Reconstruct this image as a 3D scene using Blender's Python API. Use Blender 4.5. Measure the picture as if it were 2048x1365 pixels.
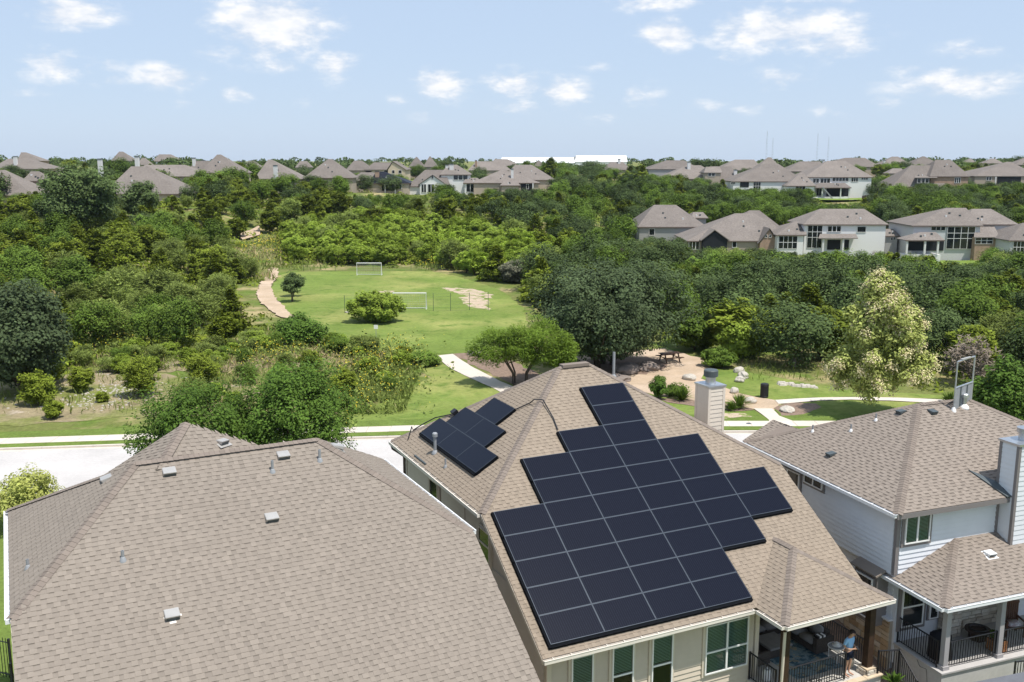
import bpy, bmesh, math, random
import numpy as np
from mathutils import Vector, Matrix

for _o in list(bpy.data.objects):
    bpy.data.objects.remove(_o)
SC = bpy.context.scene
COL = SC.collection
rad = math.radians

# ------------------------------------------------------------------ camera
CAM_H = 17.7
cam_d = bpy.data.cameras.new('camera')
cam_d.sensor_width = 36.0
cam_d.lens = 34.21
cam_d.clip_end = 20000
cam = bpy.data.objects.new('camera', cam_d)
cam.location = (0, 0, CAM_H)
cam.rotation_euler = (rad(90 - 10.69), 0, 0)
COL.objects.link(cam)
SC.camera = cam

# ------------------------------------------------------------------ sky, sun, exposure
SUN_EL, SUN_AZ = rad(68), rad(131)          # azimuth clockwise from +Y
world = bpy.data.worlds.new('World')
SC.world = world
world.use_nodes = True
wn, wl = world.node_tree.nodes, world.node_tree.links
wn.clear()
w_out = wn.new('ShaderNodeOutputWorld')
w_bg = wn.new('ShaderNodeBackground')
w_bg.inputs['Strength'].default_value = 0.088
sky = wn.new('ShaderNodeTexSky')
sky.sky_type = 'NISHITA'
sky.sun_disc = False
sky.sun_elevation = SUN_EL
sky.sun_rotation = SUN_AZ
sky.altitude = 250
sky.air_density = 1.0
sky.dust_density = .5
sky.ozone_density = 1.0
wl.new(w_bg.outputs[0], w_out.inputs['Surface'])


def wmath(op, a, b=None, clamp=False):
    n = wn.new('ShaderNodeMath'); n.operation = op; n.use_clamp = clamp
    for i, v in enumerate((a, b)):
        if v is None: continue
        if isinstance(v, (int, float)): n.inputs[i].default_value = v
        else: wl.new(v, n.inputs[i])
    return n.outputs[0]


def build_clouds():
    tc = wn.new('ShaderNodeTexCoord')
    sep = wn.new('ShaderNodeSeparateXYZ'); wl.new(tc.outputs['Generated'], sep.inputs[0])
    az = wmath('ARCTAN2', sep.outputs[0], sep.outputs[1])
    el = wmath('ARCSINE', sep.outputs[2])
    cmb = wn.new('ShaderNodeCombineXYZ'); wl.new(az, cmb.inputs[0]); wl.new(el, cmb.inputs[1])
    # fine turbulence that frays the edges of every cloud
    mp = wn.new('ShaderNodeVectorMath'); mp.operation = 'MULTIPLY'; mp.inputs[1].default_value = (24, 52, 1)
    wl.new(cmb.outputs[0], mp.inputs[0])
    nz = wn.new('ShaderNodeTexNoise'); nz.inputs['Scale'].default_value = 1.0; nz.inputs['Detail'].default_value = 7; nz.inputs['Roughness'].default_value = .62
    wl.new(mp.outputs[0], nz.inputs['Vector'])
    # cumulus: azimuth, elevation, half width, half height in degrees, opacity
    blobs = [(-13.3, 7.1, 3.1, 1.6, 1.0), (-12.6, 6.6, 1.7, .8, .5), (-23.4, 7.3, 1.9, .75, .9), (-24.5, 4.7, 1.5, .75, .6), (-22.3, 4.75, 1.4, .5, .45), (-18.9, 4.25, 1.8, .6, .75),
             (-21.6, 4.0, 1.2, .4, .4), (-13.0, 5.0, 1.2, .5, .5), (-10.0, 5.1, 1.4, .8, .6), (-15.3, 3.4, 1.0, .45, .5), (-18.4, 2.9, 1.0, .35, .35), (-4.0, 4.1, 1.6, .85, .65), (.2, 4.1, 1.9, .8, .6), (3.0, 3.75, 1.7, .7, .65),
             (7.1, 3.5, 1.5, .6, .45), (.4, 2.8, 1.8, .5, .4), (8.7, 6.7, 1.5, .75, .85), (8.1, 8.5, 2.4, .55, .55), (15.2, 6.8, 4.3, .95, .8), (17.9, 6.1, 1.9, .8, .7), (18.2, 8.75, 5.2, .6, .7),
             (14.9, 4.3, 1.8, .55, .5), (24.0, 3.7, 3.2, .75, .65), (24.4, 5.4, 1.6, .5, .45), (10.6, 2.7, 1.6, .5, .35), (13.0, 2.7, 1.2, .4, .3), (-11.9, 2.9, 1.0, .4, .3), (17.6, 2.3, 1.2, .4, .3), (-4.9, 2.4, 1.2, .35, .3), (-6.5, 3.2, 1.4, .35, .35), (5.2, 2.3, 1.6, .35, .3), (20.5, 2.9, 1.5, .35, .35), (-25.8, 3.2, 1.6, .3, .3), (-16.6, 5.4, 1.4, .35, .35), (21.5, 4.6, 1.3, .35, .4), (4.8, 5.0, 1.2, .3, .3), (12.0, 5.4, 1.4, .35, .35)]
    acc = None
    for a, e, wa, we, op in blobs:
        n = wn.new('ShaderNodeVectorMath'); n.operation = 'MULTIPLY_ADD'
        sx, sy = 1 / rad(wa * 1.4), 1 / rad(we * 1.6)
        n.inputs[1].default_value = (sx, sy, 0); n.inputs[2].default_value = (-rad(a) * sx, -rad(e) * sy, 0)
        wl.new(cmb.outputs[0], n.inputs[0])
        ln = wn.new('ShaderNodeVectorMath'); ln.operation = 'LENGTH'; wl.new(n.outputs[0], ln.inputs[0])
        v = wmath('MULTIPLY', wmath('SUBTRACT', 1.2, ln.outputs['Value'], True), min(1.0, op + .15))
        acc = v if acc is None else wmath('MAXIMUM', acc, v)
    # the same broken cumulus goes on over the rest of the sky
    pz = wmath('MAXIMUM', sep.outputs[2], .03)
    cx, cy = wmath('DIVIDE', sep.outputs[0], pz), wmath('DIVIDE', sep.outputs[1], pz)
    c2 = wn.new('ShaderNodeCombineXYZ'); wl.new(cx, c2.inputs[0]); wl.new(cy, c2.inputs[1])
    n2 = wn.new('ShaderNodeTexNoise'); n2.inputs['Scale'].default_value = 1.3; n2.inputs['Detail'].default_value = 3
    wl.new(c2.outputs[0], n2.inputs['Vector'])
    gen = wmath('MULTIPLY', wmath('SUBTRACT', n2.outputs['Fac'], .56, True), 4.0)
    hi = wn.new('ShaderNodeMapRange'); hi.interpolation_type = 'SMOOTHSTEP'
    hi.inputs['From Min'].default_value = rad(9.5); hi.inputs['From Max'].default_value = rad(16)
    wl.new(el, hi.inputs['Value'])
    side = wn.new('ShaderNodeMapRange'); side.interpolation_type = 'SMOOTHSTEP'
    side.inputs['From Min'].default_value = rad(29); side.inputs['From Max'].default_value = rad(36)
    wl.new(wmath('ABSOLUTE', az), side.inputs['Value'])
    acc = wmath('MAXIMUM', acc, wmath('MULTIPLY', gen, wmath('MAXIMUM', hi.outputs[0], side.outputs[0])))
    dens = wmath('ADD', acc, wmath('MULTIPLY', wmath('SUBTRACT', nz.outputs['Fac'], .5), 2.1))
    fac = wn.new('ShaderNodeMapRange'); fac.interpolation_type = 'SMOOTHSTEP'
    fac.inputs['From Min'].default_value = .22; fac.inputs['From Max'].default_value = 1.0
    wl.new(dens, fac.inputs['Value'])
    f = wmath('MULTIPLY', fac.outputs[0], wmath('MULTIPLY', wmath('MULTIPLY', acc, 2.0, True), .95))
    veil = wmath('ADD', f, .0)
    mix = wn.new('ShaderNodeMixRGB'); wl.new(veil, mix.inputs['Fac'])
    # thin milky summer air over the whole sky
    pale = wn.new('ShaderNodeMixRGB'); pale.inputs['Fac'].default_value = .74
    wl.new(sky.outputs[0], pale.inputs['Color1']); pale.inputs['Color2'].default_value = (6.7, 8.35, 10.9, 1)
    wl.new(pale.outputs[0], mix.inputs['Color1'])
    body = wn.new('ShaderNodeMixRGB'); body.inputs['Color1'].default_value = (8.4, 9.0, 10.0, 1); body.inputs['Color2'].default_value = (11.2, 11.2, 11.3, 1)
    br = wn.new('ShaderNodeMapRange'); br.inputs['From Min'].default_value = .42; br.inputs['From Max'].default_value = .62
    wl.new(nz.outputs['Fac'], br.inputs['Value']); wl.new(br.outputs[0], body.inputs['Fac']); wl.new(body.outputs[0], mix.inputs['Color2'])
    wl.new(mix.outputs[0], w_bg.inputs['Color'])


build_clouds()
sun_d = bpy.data.lights.new('sun', 'SUN')
sun_d.energy = 5.0
sun_d.angle = rad(.6)
sun_d.color = (1.0, .955, .89)
sun = bpy.data.objects.new('sun', sun_d)
_sv = Vector((math.sin(SUN_AZ) * math.cos(SUN_EL), math.cos(SUN_AZ) * math.cos(SUN_EL), math.sin(SUN_EL)))
sun.rotation_euler = _sv.to_track_quat('Z', 'Y').to_euler()
sun.location = (0, 0, 60)
COL.objects.link(sun)
SC.view_settings.view_transform = 'Standard'
SC.view_settings.look = 'None'
SC.view_settings.exposure = 0.1
SC.view_settings.gamma = 1
SC.view_settings.use_curve_mapping = False
SC.render.engine = 'CYCLES'
SC.cycles.use_denoising = True
SC.cycles.max_bounces = 6
SC.cycles.diffuse_bounces = 3
SC.cycles.glossy_bounces = 3
SC.cycles.transmission_bounces = 4
SC.cycles.transparent_max_bounces = 6
SC.cycles.volume_bounces = 0

# ------------------------------------------------------------------ helpers
R_ = random.Random(11)
NR = np.random.default_rng(7)


def tag(o, label=None, cat=None, group=None, kind=None):
    if label: o['label'] = label
    if cat: o['category'] = cat
    if group: o['group'] = group
    if kind: o['kind'] = kind
    return o


def empty(name, loc=(0, 0, 0), rz=0.0, parent=None):
    o = bpy.data.objects.new(name, None)
    o.empty_display_size = .2
    COL.objects.link(o)
    o.location = loc; o.rotation_euler = (0, 0, rz)
    if parent: o.parent = parent
    return o


def ob(name, mesh, parent=None, loc=(0, 0, 0), rot=(0, 0, 0), scale=None):
    o = bpy.data.objects.new(name, mesh)
    COL.objects.link(o)
    o.location = loc; o.rotation_euler = rot
    if scale is not None: o.scale = scale if hasattr(scale, '__len__') else (scale,) * 3
    if parent: o.parent = parent
    return o


def npmesh(name, verts, quads, mat, tint=None, smooth=False):
    """mesh from an (N,3) array and an (M,k) face array, with an optional per-face tint"""
    me = bpy.data.meshes.new(name)
    verts = np.ascontiguousarray(verts, np.float32); quads = np.ascontiguousarray(quads, np.int32)
    M, k = quads.shape
    me.vertices.add(len(verts)); me.vertices.foreach_set('co', verts.ravel())
    me.loops.add(M * k); me.loops.foreach_set('vertex_index', quads.ravel())
    me.polygons.add(M)
    me.polygons.foreach_set('loop_start', np.arange(0, M * k, k, dtype=np.int32))
    try: me.polygons.foreach_set('loop_total', np.full(M, k, np.int32))
    except Exception: pass
    if tint is not None:
        at = me.attributes.new('tint', 'FLOAT', 'FACE'); at.data.foreach_set('value', np.ascontiguousarray(tint, np.float32))
    me.update(calc_edges=True)
    if smooth: me.polygons.foreach_set('use_smooth', np.ones(M, bool))
    if mat: me.materials.append(mat)
    return me


class MB:
    """collects boxes, prisms, tubes and loose faces into one mesh"""
    def __init__(s): s.v = []; s.f = []; s.t = []
    def face(s, pts, tint=1.0):
        b = len(s.v); s.v += [tuple(p) for p in pts]; s.f.append(tuple(range(b, b + len(pts)))); s.t.append(tint); return s
    def box(s, x0, x1, y0, y1, z0, z1, tint=1.0):
        b = len(s.v)
        s.v += [(x0, y0, z0), (x1, y0, z0), (x1, y1, z0), (x0, y1, z0), (x0, y0, z1), (x1, y0, z1), (x1, y1, z1), (x0, y1, z1)]
        for q in ((0, 3, 2, 1), (4, 5, 6, 7), (0, 1, 5, 4), (1, 2, 6, 5), (2, 3, 7, 6), (3, 0, 4, 7)):
            s.f.append(tuple(b + i for i in q)); s.t.append(tint)
        return s
    def hexa(s, p, tint=1.0):
        """8 points: bottom ring then top ring"""
        b = len(s.v); s.v += [tuple(q) for q in p]
        for q in ((0, 3, 2, 1), (4, 5, 6, 7), (0, 1, 5, 4), (1, 2, 6, 5), (2, 3, 7, 6), (3, 0, 4, 7)):
            s.f.append(tuple(b + i for i in q)); s.t.append(tint)
        return s
    def prism(s, poly, d, tint=1.0):
        """extrude the 3D polygon by the vector d"""
        n = len(poly); b = len(s.v); d = Vector(d)
        s.v += [tuple(p) for p in poly] + [tuple(Vector(p) + d) for p in poly]
        s.f.append(tuple(range(b + n - 1, b - 1, -1))); s.f.append(tuple(range(b + n, b + 2 * n))); s.t += [tint] * 2
        for i in range(n):
            j = (i + 1) % n; s.f.append((b + i, b + j, b + n + j, b + n + i)); s.t.append(tint)
        return s
    def tube(s, pts, r, n=8, tint=1.0, caps=True):
        pts = [Vector(p) for p in pts]; rs = r if hasattr(r, '__len__') else [r] * len(pts)
        b = len(s.v); up = Vector((0, 0, 1))
        for i, p in enumerate(pts):
            d = (pts[min(i + 1, len(pts) - 1)] - pts[max(i - 1, 0)]).normalized()
            a = d.cross(up)
            if a.length < 1e-3: a = d.cross(Vector((1, 0, 0)))
            a.normalize(); c = d.cross(a)
            for k in range(n):
                t = 2 * math.pi * k / n
                s.v.append(tuple(p + (a * math.cos(t) + c * math.sin(t)) * rs[i]))
        for i in range(len(pts) - 1):
            for k in range(n):
                k2 = (k + 1) % n
                s.f.append((b + i * n + k, b + i * n + k2, b + (i + 1) * n + k2, b + (i + 1) * n + k)); s.t.append(tint)
        if caps:
            s.f.append(tuple(b + k for k in range(n))); s.f.append(tuple(b + (len(pts) - 1) * n + k for k in range(n - 1, -1, -1))); s.t += [tint] * 2
        return s
    def lathe(s, prof, cx=0, cy=0, n=16, tint=1.0):
        b = len(s.v)
        for r, z in prof:
            for k in range(n):
                t = 2 * math.pi * k / n; s.v.append((cx + r * math.cos(t), cy + r * math.sin(t), z))
        for i in range(len(prof) - 1):
            for k in range(n):
                k2 = (k + 1) % n
                s.f.append((b + i * n + k, b + i * n + k2, b + (i + 1) * n + k2, b + (i + 1) * n + k)); s.t.append(tint)
        s.f.append(tuple(b + k for k in range(n - 1, -1, -1))); s.f.append(tuple(b + (len(prof) - 1) * n + k for k in range(n))); s.t += [tint] * 2
        return s
    def mesh(s, name, mat, smooth=False, bevel=0):
        me = bpy.data.meshes.new(name); me.from_pydata(s.v, [], s.f)
        at = me.attributes.new('tint', 'FLOAT', 'FACE'); at.data.foreach_set('value', np.array(s.t, np.float32))
        if smooth or bevel:
            bm = bmesh.new(); bm.from_mesh(me)
            if bevel: bmesh.ops.bevel(bm, geom=list(bm.edges), offset=bevel, segments=2, affect='EDGES', clamp_overlap=True)
            bm.to_mesh(me); bm.free()
        if smooth: me.shade_smooth()
        if mat: me.materials.append(mat)
        me.update()
        return me
    def build(s, name, mat, parent=None, smooth=False, bevel=0, loc=(0, 0, 0), rot=(0, 0, 0)):
        return ob(name, s.mesh(name, mat, smooth, bevel), parent, loc, rot)


# ------------------------------------------------------------------ materials
MATS = {}


def mat(name, col, rough=.8, spec=.3, metal=0.0, noise=None, noise2=None, tint=False, bump=None, leaf=0.0, alt=None, altn=None, coords='Object', vary=0.0):
    """noise=(scale, amount) multiplies the colour; alt=(colour, scale, threshold, softness) blends a second colour in patches"""
    if name in MATS: return MATS[name]
    m = bpy.data.materials.new(name); m.use_nodes = True
    nt = m.node_tree; N, L = nt.nodes, nt.links; N.clear()
    out = N.new('ShaderNodeOutputMaterial'); p = N.new('ShaderNodeBsdfPrincipled')
    p.inputs['Roughness'].default_value = rough; p.inputs['Metallic'].default_value = metal
    p.inputs['Specular IOR Level'].default_value = spec
    rgb = N.new('ShaderNodeRGB'); rgb.outputs[0].default_value = (*col, 1); c = rgb.outputs[0]
    tc = N.new('ShaderNodeTexCoord'); geo = None
    vec = tc.outputs[coords] if coords != 'World' else None
    if coords == 'World':
        geo = N.new('ShaderNodeNewGeometry'); vec = geo.outputs['Position']

    def nz(scale, detail=4, rough=.6):
        n = N.new('ShaderNodeTexNoise'); n.inputs['Scale'].default_value = scale; n.inputs['Detail'].default_value = detail; n.inputs['Roughness'].default_value = rough
        L.new(vec, n.inputs['Vector']); return n.outputs['Fac']

    def rng(fac, a, b, c0, c1, smooth=True):
        r = N.new('ShaderNodeMapRange')
        if smooth: r.interpolation_type = 'SMOOTHSTEP'
        for k, v in zip(('From Min', 'From Max', 'To Min', 'To Max'), (a, b, c0, c1)): r.inputs[k].default_value = v
        L.new(fac, r.inputs['Value']); return r.outputs[0]

    def mul(c, f):
        x = N.new('ShaderNodeVectorMath'); x.operation = 'SCALE'; L.new(c, x.inputs[0]); L.new(f, x.inputs['Scale']); return x.outputs[0]

    for al in ([alt] if alt and not isinstance(alt, list) else (alt or [])):
        col2, sc_, th, soft = al
        mx = N.new('ShaderNodeMixRGB'); L.new(rng(nz(sc_), th - soft, th + soft, 0, 1), mx.inputs['Fac'])
        L.new(c, mx.inputs['Color1']); mx.inputs['Color2'].default_value = (*col2, 1); c = mx.outputs[0]
    for nn in (noise, noise2):
        if nn: c = mul(c, rng(nz(nn[0]), .3, .7, 1 - nn[1], 1 + nn[1], False))
    if tint:
        a = N.new('ShaderNodeAttribute'); a.attribute_name = 'tint'; c = mul(c, a.outputs['Fac'])
    if vary:
        oi = N.new('ShaderNodeObjectInfo'); c = mul(c, rng(oi.outputs['Random'], 0, 1, 1 - vary, 1 + vary, False))
    L.new(c, p.inputs['Base Color'])
    if bump:
        b = N.new('ShaderNodeBump'); b.inputs['Strength'].default_value = bump[1]; b.inputs['Distance'].default_value = bump[2] if len(bump) > 2 else .02
        L.new(nz(bump[0]), b.inputs['Height']); L.new(b.outputs[0], p.inputs['Normal'])
    sh = p.outputs[0]
    if leaf:
        t = N.new('ShaderNodeBsdfTranslucent'); L.new(c, t.inputs['Color'])
        mx = N.new('ShaderNodeMixShader'); mx.inputs[0].default_value = leaf
        L.new(sh, mx.inputs[1]); L.new(t.outputs[0], mx.inputs[2]); sh = mx.outputs[0]
    L.new(sh, out.inputs['Surface'])
    MATS[name] = m
    return m


def glass_mat(name, tintc=(.03, .04, .045), refl=1.0):
    """window pane: fresnel mirror over a dark see-through body"""
    if name in MATS: return MATS[name]
    m = bpy.data.materials.new(name); m.use_nodes = True
    N, L = m.node_tree.nodes, m.node_tree.links; N.clear()
    out = N.new('ShaderNodeOutputMaterial'); g = N.new('ShaderNodeBsdfGlossy'); g.inputs['Roughness'].default_value = .03
    t = N.new('ShaderNodeBsdfTransparent'); t.inputs['Color'].default_value = (*tintc, 1)
    f = N.new('ShaderNodeFresnel'); f.inputs['IOR'].default_value = 1.55
    mx = N.new('ShaderNodeMixShader'); L.new(f.outputs[0], mx.inputs[0]); L.new(t.outputs[0], mx.inputs[1]); L.new(g.outputs[0], mx.inputs[2])
    L.new(mx.outputs[0], out.inputs['Surface'])
    MATS[name] = m
    return m


def panel_mat():
    """black solar glass: fine bright fingers across dark cells"""
    m = bpy.data.materials.new('solar_glass'); m.use_nodes = True
    N, L = m.node_tree.nodes, m.node_tree.links; p = N['Principled BSDF']
    tc = N.new('ShaderNodeTexCoord'); sep = N.new('ShaderNodeSeparateXYZ'); L.new(tc.outputs['Object'], sep.inputs[0])

    def mth(op, a, b=None):
        n = N.new('ShaderNodeMath'); n.operation = op
        for i, v in enumerate((a, b)):
            if v is None: continue
            if isinstance(v, (int, float)): n.inputs[i].default_value = v
            else: L.new(v, n.inputs[i])
        return n.outputs[0]
    line = mth('GREATER_THAN', mth('ABSOLUTE', mth('SUBTRACT', mth('FRACT', mth('DIVIDE', sep.outputs[0], .078)), .5)), .44)
    nz = N.new('ShaderNodeTexNoise'); nz.inputs['Scale'].default_value = 7; L.new(tc.outputs['Object'], nz.inputs['Vector'])
    mp = N.new('ShaderNodeMapping'); mp.inputs['Scale'].default_value = (9, 3, 1); L.new(tc.outputs['Object'], mp.inputs['Vector']); L.new(mp.outputs[0], nz.inputs['Vector'])
    lv = mth('MULTIPLY', line, nz.outputs['Fac'])
    mx = N.new('ShaderNodeMixRGB'); L.new(lv, mx.inputs['Fac'])
    mx.inputs['Color1'].default_value = (.0035, .005, .013, 1); mx.inputs['Color2'].default_value = (.035, .043, .060, 1)
    L.new(mx.outputs[0], p.inputs['Base Color'])
    p.inputs['Roughness'].default_value = .3; p.inputs['Specular IOR Level'].default_value = .12
    MATS['solar_glass'] = m
    return m


def shingle_mat(name, col, tint=True):
    """asphalt granules: fine speckle plus slow weathering"""
    return mat(name, col, .95, .12, noise=(7.0, .04), noise2=(.35, .035), tint=tint, bump=(160, .25, .004))


def roof_far_mat(name, col):
    """distant shingle roof: broken courses as colour only"""
    if name in MATS: return MATS[name]
    m = bpy.data.materials.new(name); m.use_nodes = True
    N, L = m.node_tree.nodes, m.node_tree.links; p = N['Principled BSDF']
    tc = N.new('ShaderNodeTexCoord')
    mp = N.new('ShaderNodeMapping'); mp.inputs['Scale'].default_value = (3, 3, 9); L.new(tc.outputs['Object'], mp.inputs['Vector'])
    n1 = N.new('ShaderNodeTexNoise'); n1.inputs['Scale'].default_value = 1.0; n1.inputs['Detail'].default_value = 5; L.new(mp.outputs[0], n1.inputs['Vector'])
    n2 = N.new('ShaderNodeTexNoise'); n2.inputs['Scale'].default_value = .35; L.new(tc.outputs['Object'], n2.inputs['Vector'])
    r = N.new('ShaderNodeMapRange'); L.new(n1.outputs['Fac'], r.inputs['Value'])
    for k, v in zip(('From Min', 'From Max', 'To Min', 'To Max'), (.3, .7, .8, 1.2)): r.inputs[k].default_value = v
    r2 = N.new('ShaderNodeMapRange'); L.new(n2.outputs['Fac'], r2.inputs['Value'])
    for k, v in zip(('From Min', 'From Max', 'To Min', 'To Max'), (.3, .7, .92, 1.08)): r2.inputs[k].default_value = v
    oi = N.new('ShaderNodeObjectInfo'); r3 = N.new('ShaderNodeMapRange'); L.new(oi.outputs['Random'], r3.inputs['Value'])
    r3.inputs['To Min'].default_value = .86; r3.inputs['To Max'].default_value = 1.14
    c = N.new('ShaderNodeRGB'); c.outputs[0].default_value = (*col, 1); cc = c.outputs[0]
    for q in (r, r2, r3):
        s_ = N.new('ShaderNodeVectorMath'); s_.operation = 'SCALE'; L.new(cc, s_.inputs[0]); L.new(q.outputs[0], s_.inputs['Scale']); cc = s_.outputs[0]
    L.new(cc, p.inputs['Base Color']); p.inputs['Roughness'].default_value = .95; p.inputs['Specular IOR Level'].default_value = .1
    MATS[name] = m
    return m


M_shingle_pink = shingle_mat('shingle_pinkish', (.240, .205, .171))
M_shingle_tan = shingle_mat('shingle_tan', (.264, .215, .166))
M_shingle_right = shingle_mat('shingle_grey_tan', (.250, .210, .176))
M_cap = shingle_mat('cap_shingle', (.215, .178, .15))
M_deck = mat('roof_deck', (.22, .18, .15), .95)
M_beige = mat('beige_siding', (.56, .48, .385), .75, .3, noise=(3, .04), noise2=(.6, .04))
M_beige_trim = mat('beige_trim', (.62, .54, .44), .6, .35, noise=(2, .03))
M_cream = mat('chimney_cream', (.66, .585, .49), .7, .3, noise=(2, .04))
M_taupe = mat('taupe_siding', (.54, .475, .40), .75, .3, noise=(2, .04))
M_brown_trim = mat('brown_trim', (.11, .085, .07), .6)
M_white_side = mat('pale_grey_siding', (.66, .675, .70), .7, .3, noise=(2, .03))
M_grey_trim = mat('grey_brown_trim', (.20, .18, .175), .6)
M_gutter = mat('gutter_cream', (.74, .68, .60), .4, .5, noise=(1.5, .06))
M_gutter_w = mat('gutter_white', (.78, .78, .78), .4, .5)
M_white = mat('white_paint', (.78, .77, .75), .5, .4)
M_wood_dark = mat('dark_stained_wood', (.045, .024, .014), .6, .3, noise=(6, .3))
M_black = mat('black_metal', (.012, .012, .014), .45, .5)
M_blacksoft = mat('black_cover', (.010, .011, .016), .7, .3, bump=(9, .5, .03))
M_galv = mat('galvanised_metal', (.55, .57, .59), .35, .5, .85, noise=(4, .12))
M_pipe = mat('grey_pipe', (.28, .29, .30), .5, .4, noise=(5, .1))
M_vent = mat('vent_metal', (.47, .45, .42), .45, .5, .4, noise=(3, .08))
M_vent_dark = mat('vent_dark', (.07, .085, .09), .5, .4)
M_glass = glass_mat('window_glass', (.70, .80, .76))
M_glass_dark = mat('dark_glass', (.012, .016, .018), .06, .6)
M_blind = mat('window_blind', (.40, .52, .46), .6)
M_blind_grey = mat('window_blind_grey', (.20, .20, .19), .6)
M_room = mat('dark_room', (.012, .015, .014), .9)
M_solar = panel_mat()
M_solar_frame = mat('panel_frame', (.062, .078, .10), .4, .4, .2)
M_skirt = mat('panel_skirt', (.004, .005, .007), .8, .08)
M_frame_dark = mat('panel_frame_dark', (.045, .055, .07), .5, .2)
M_conc = mat('concrete', (.50, .475, .43), .9, .2, noise=(1.2, .08), noise2=(14, .06))
M_conc_base = mat('plastered_base', (.50, .49, .46), .9, .2, noise=(.9, .1), noise2=(7, .05))
M_street = mat('pale_street', (.48, .455, .435), .92, .15, noise=(.3, .09), noise2=(5, .06), coords='World')
M_kerb = mat('kerb_concrete', (.58, .52, .45), .9, .2, noise=(2, .08), coords='World')
M_walk = mat('sidewalk_concrete', (.58, .515, .44), .9, .2, noise=(.8, .05), noise2=(9, .05), coords='World', vary=.05)
M_dg = mat('decomposed_granite', (.44, .335, .235), .95, .1, noise=(.5, .1), noise2=(5, .1), coords='World', alt=((.50, .39, .29), .22, .55, .12))
M_sand = mat('sandy_bare_soil', (.47, .37, .275), .95, .1, noise=(.9, .14), noise2=(5, .12), coords='World', alt=((.16, .20, .05), .9, .55, .05))
M_mulch = mat('brown_mulch', (.23, .165, .125), .95, .1, noise=(3, .2), noise2=(14, .2), coords='World', bump=(20, .6, .05))
M_lawn = mat('mown_lawn', (.15, .205, .045), .95, .08, noise=(.13, .12), noise2=(2.6, .16), coords='World', alt=[((.26, .27, .085), .09, .56, .16), ((.115, .17, .035), .5, .6, .1)], bump=(9, .5, .06))
M_verge = mat('verge_grass', (.13, .18, .04), .95, .08, noise=(.8, .15), noise2=(5, .18), coords='World', bump=(14, .7, .06))
M_meadow = mat('rough_meadow', (.15, .165, .05), .95, .08, noise=(.35, .15), noise2=(3.2, .2), coords='World', alt=[((.36, .29, .15), .12, .57, .1), ((.11, .165, .03), .3, .55, .1)], bump=(5, .8, .12))
M_drygrass = mat('dry_bank', (.275, .225, .135), .95, .08, noise=(.6, .16), noise2=(4, .2), coords='World', alt=[((.42, .35, .27), .35, .64, .05), ((.18, .195, .06), .2, .52, .09)], bump=(7, .8, .1))
M_rock = mat('limestone_rock', (.46, .42, .36), .9, .2, noise=(2, .15), noise2=(9, .12), bump=(6, .6, .06))
M_greyrock = mat('grey_rock', (.23, .19, .165), .9, .2, noise=(2, .2), bump=(6, .6, .06))
M_bark = mat('bark', (.09, .07, .055), .95, .1, noise=(5, .25))
M_bark_grey = mat('grey_bark', (.20, .17, .15), .95, .1, noise=(5, .25))
M_stone = [mat('ashlar_%d' % i, c, .9, .2, noise=(4, .12), bump=(12, .4, .02)) for i, c in enumerate([(.52, .42, .29), (.45, .33, .20), (.55, .49, .40), (.38, .28, .18)])]
M_stone_pale = [mat('pale_ashlar_%d' % i, c, .9, .2, noise=(4, .12), bump=(12, .4, .02)) for i, c in enumerate([(.50, .44, .36), (.56, .51, .43), (.42, .36, .29)])]
M_mortar = mat('mortar', (.36, .31, .25), .95)

# ------------------------------------------------------------------ terrain
CP=np.array([(-30,95,0),(0,95,0),(30,95,0),(-25,150,0),(0,155,0),(25,150,-.5),(60,100,-.8),(60,150,-1),(90,150,-1.5),(30,190,-.8),(120,180,-1.5),(5,180,.6),(-40,185,2.2),
(-60,140,2.6),(-75,105,2.2),(-48,100,.8),(-100,150,5),(-120,100,3),(0,235,4.5),(-40,230,5),(40,235,2.5),(70,230,1.5),(110,235,2),(150,235,2.5),(80,265,4),(33,205,.6),(45,190,-.8),(64,188,-.9),(82,185,-2),
(95,178,-1.5),(77,295,5.8),(98,296,4.8),(120,290,6.3),(151,300,6.5),(55,335,9.2),(66,312,8),(-42,285,7.4),(-24,282,7.2),(-2,280,7),(-43,335,8.6),(-101,195,7.6),(-82,218,7.9),(-92,262,8.8),(-80,272,9),(-60,255,8.6),(-50,266,8.8),(-166,330,9.6),
(-230,480,11),(-180,460,11),(0,430,10.3),(100,400,10),(170,430,10.5),(215,450,10.7),(300,500,11),(-400,600,11.5),(0,700,10.5),(400,800,11),(-200,220,8),(200,250,4),(250,320,8),(-250,350,10),(0,1100,11),(-900,1200,12),(900,1200,12)],float)
def sstep(a,b,v):
    t=np.clip((v-a)/(b-a),0,1); return t*t*(3-2*t)
def gz(x,y):
    x=np.asarray(x,float); y=np.asarray(y,float); sh=np.broadcast(x,y).shape
    xf=np.broadcast_to(x,sh).ravel(); yf=np.broadcast_to(y,sh).ravel()
    s=18+.05*yf
    d2=((xf[:,None]-CP[None,:,0])**2+(yf[:,None]-CP[None,:,1])**2)/(s[:,None]**2)
    w=1/(d2+.25)**2.2
    z=(w*CP[None,:,2]).sum(1)/w.sum(1)
    z=z*sstep(80,112,yf)*sstep(1.,1.7,np.hypot((xf+15)/27,(yf-119)/38))
    nn=-(xf-1.13)*.4277+(yf-26.98)*.9039
    z=z-1.6*(1-sstep(-3.5,5,nn))
    return z.reshape(sh)



def gzf(x, y): return float(gz(x, y))


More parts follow.
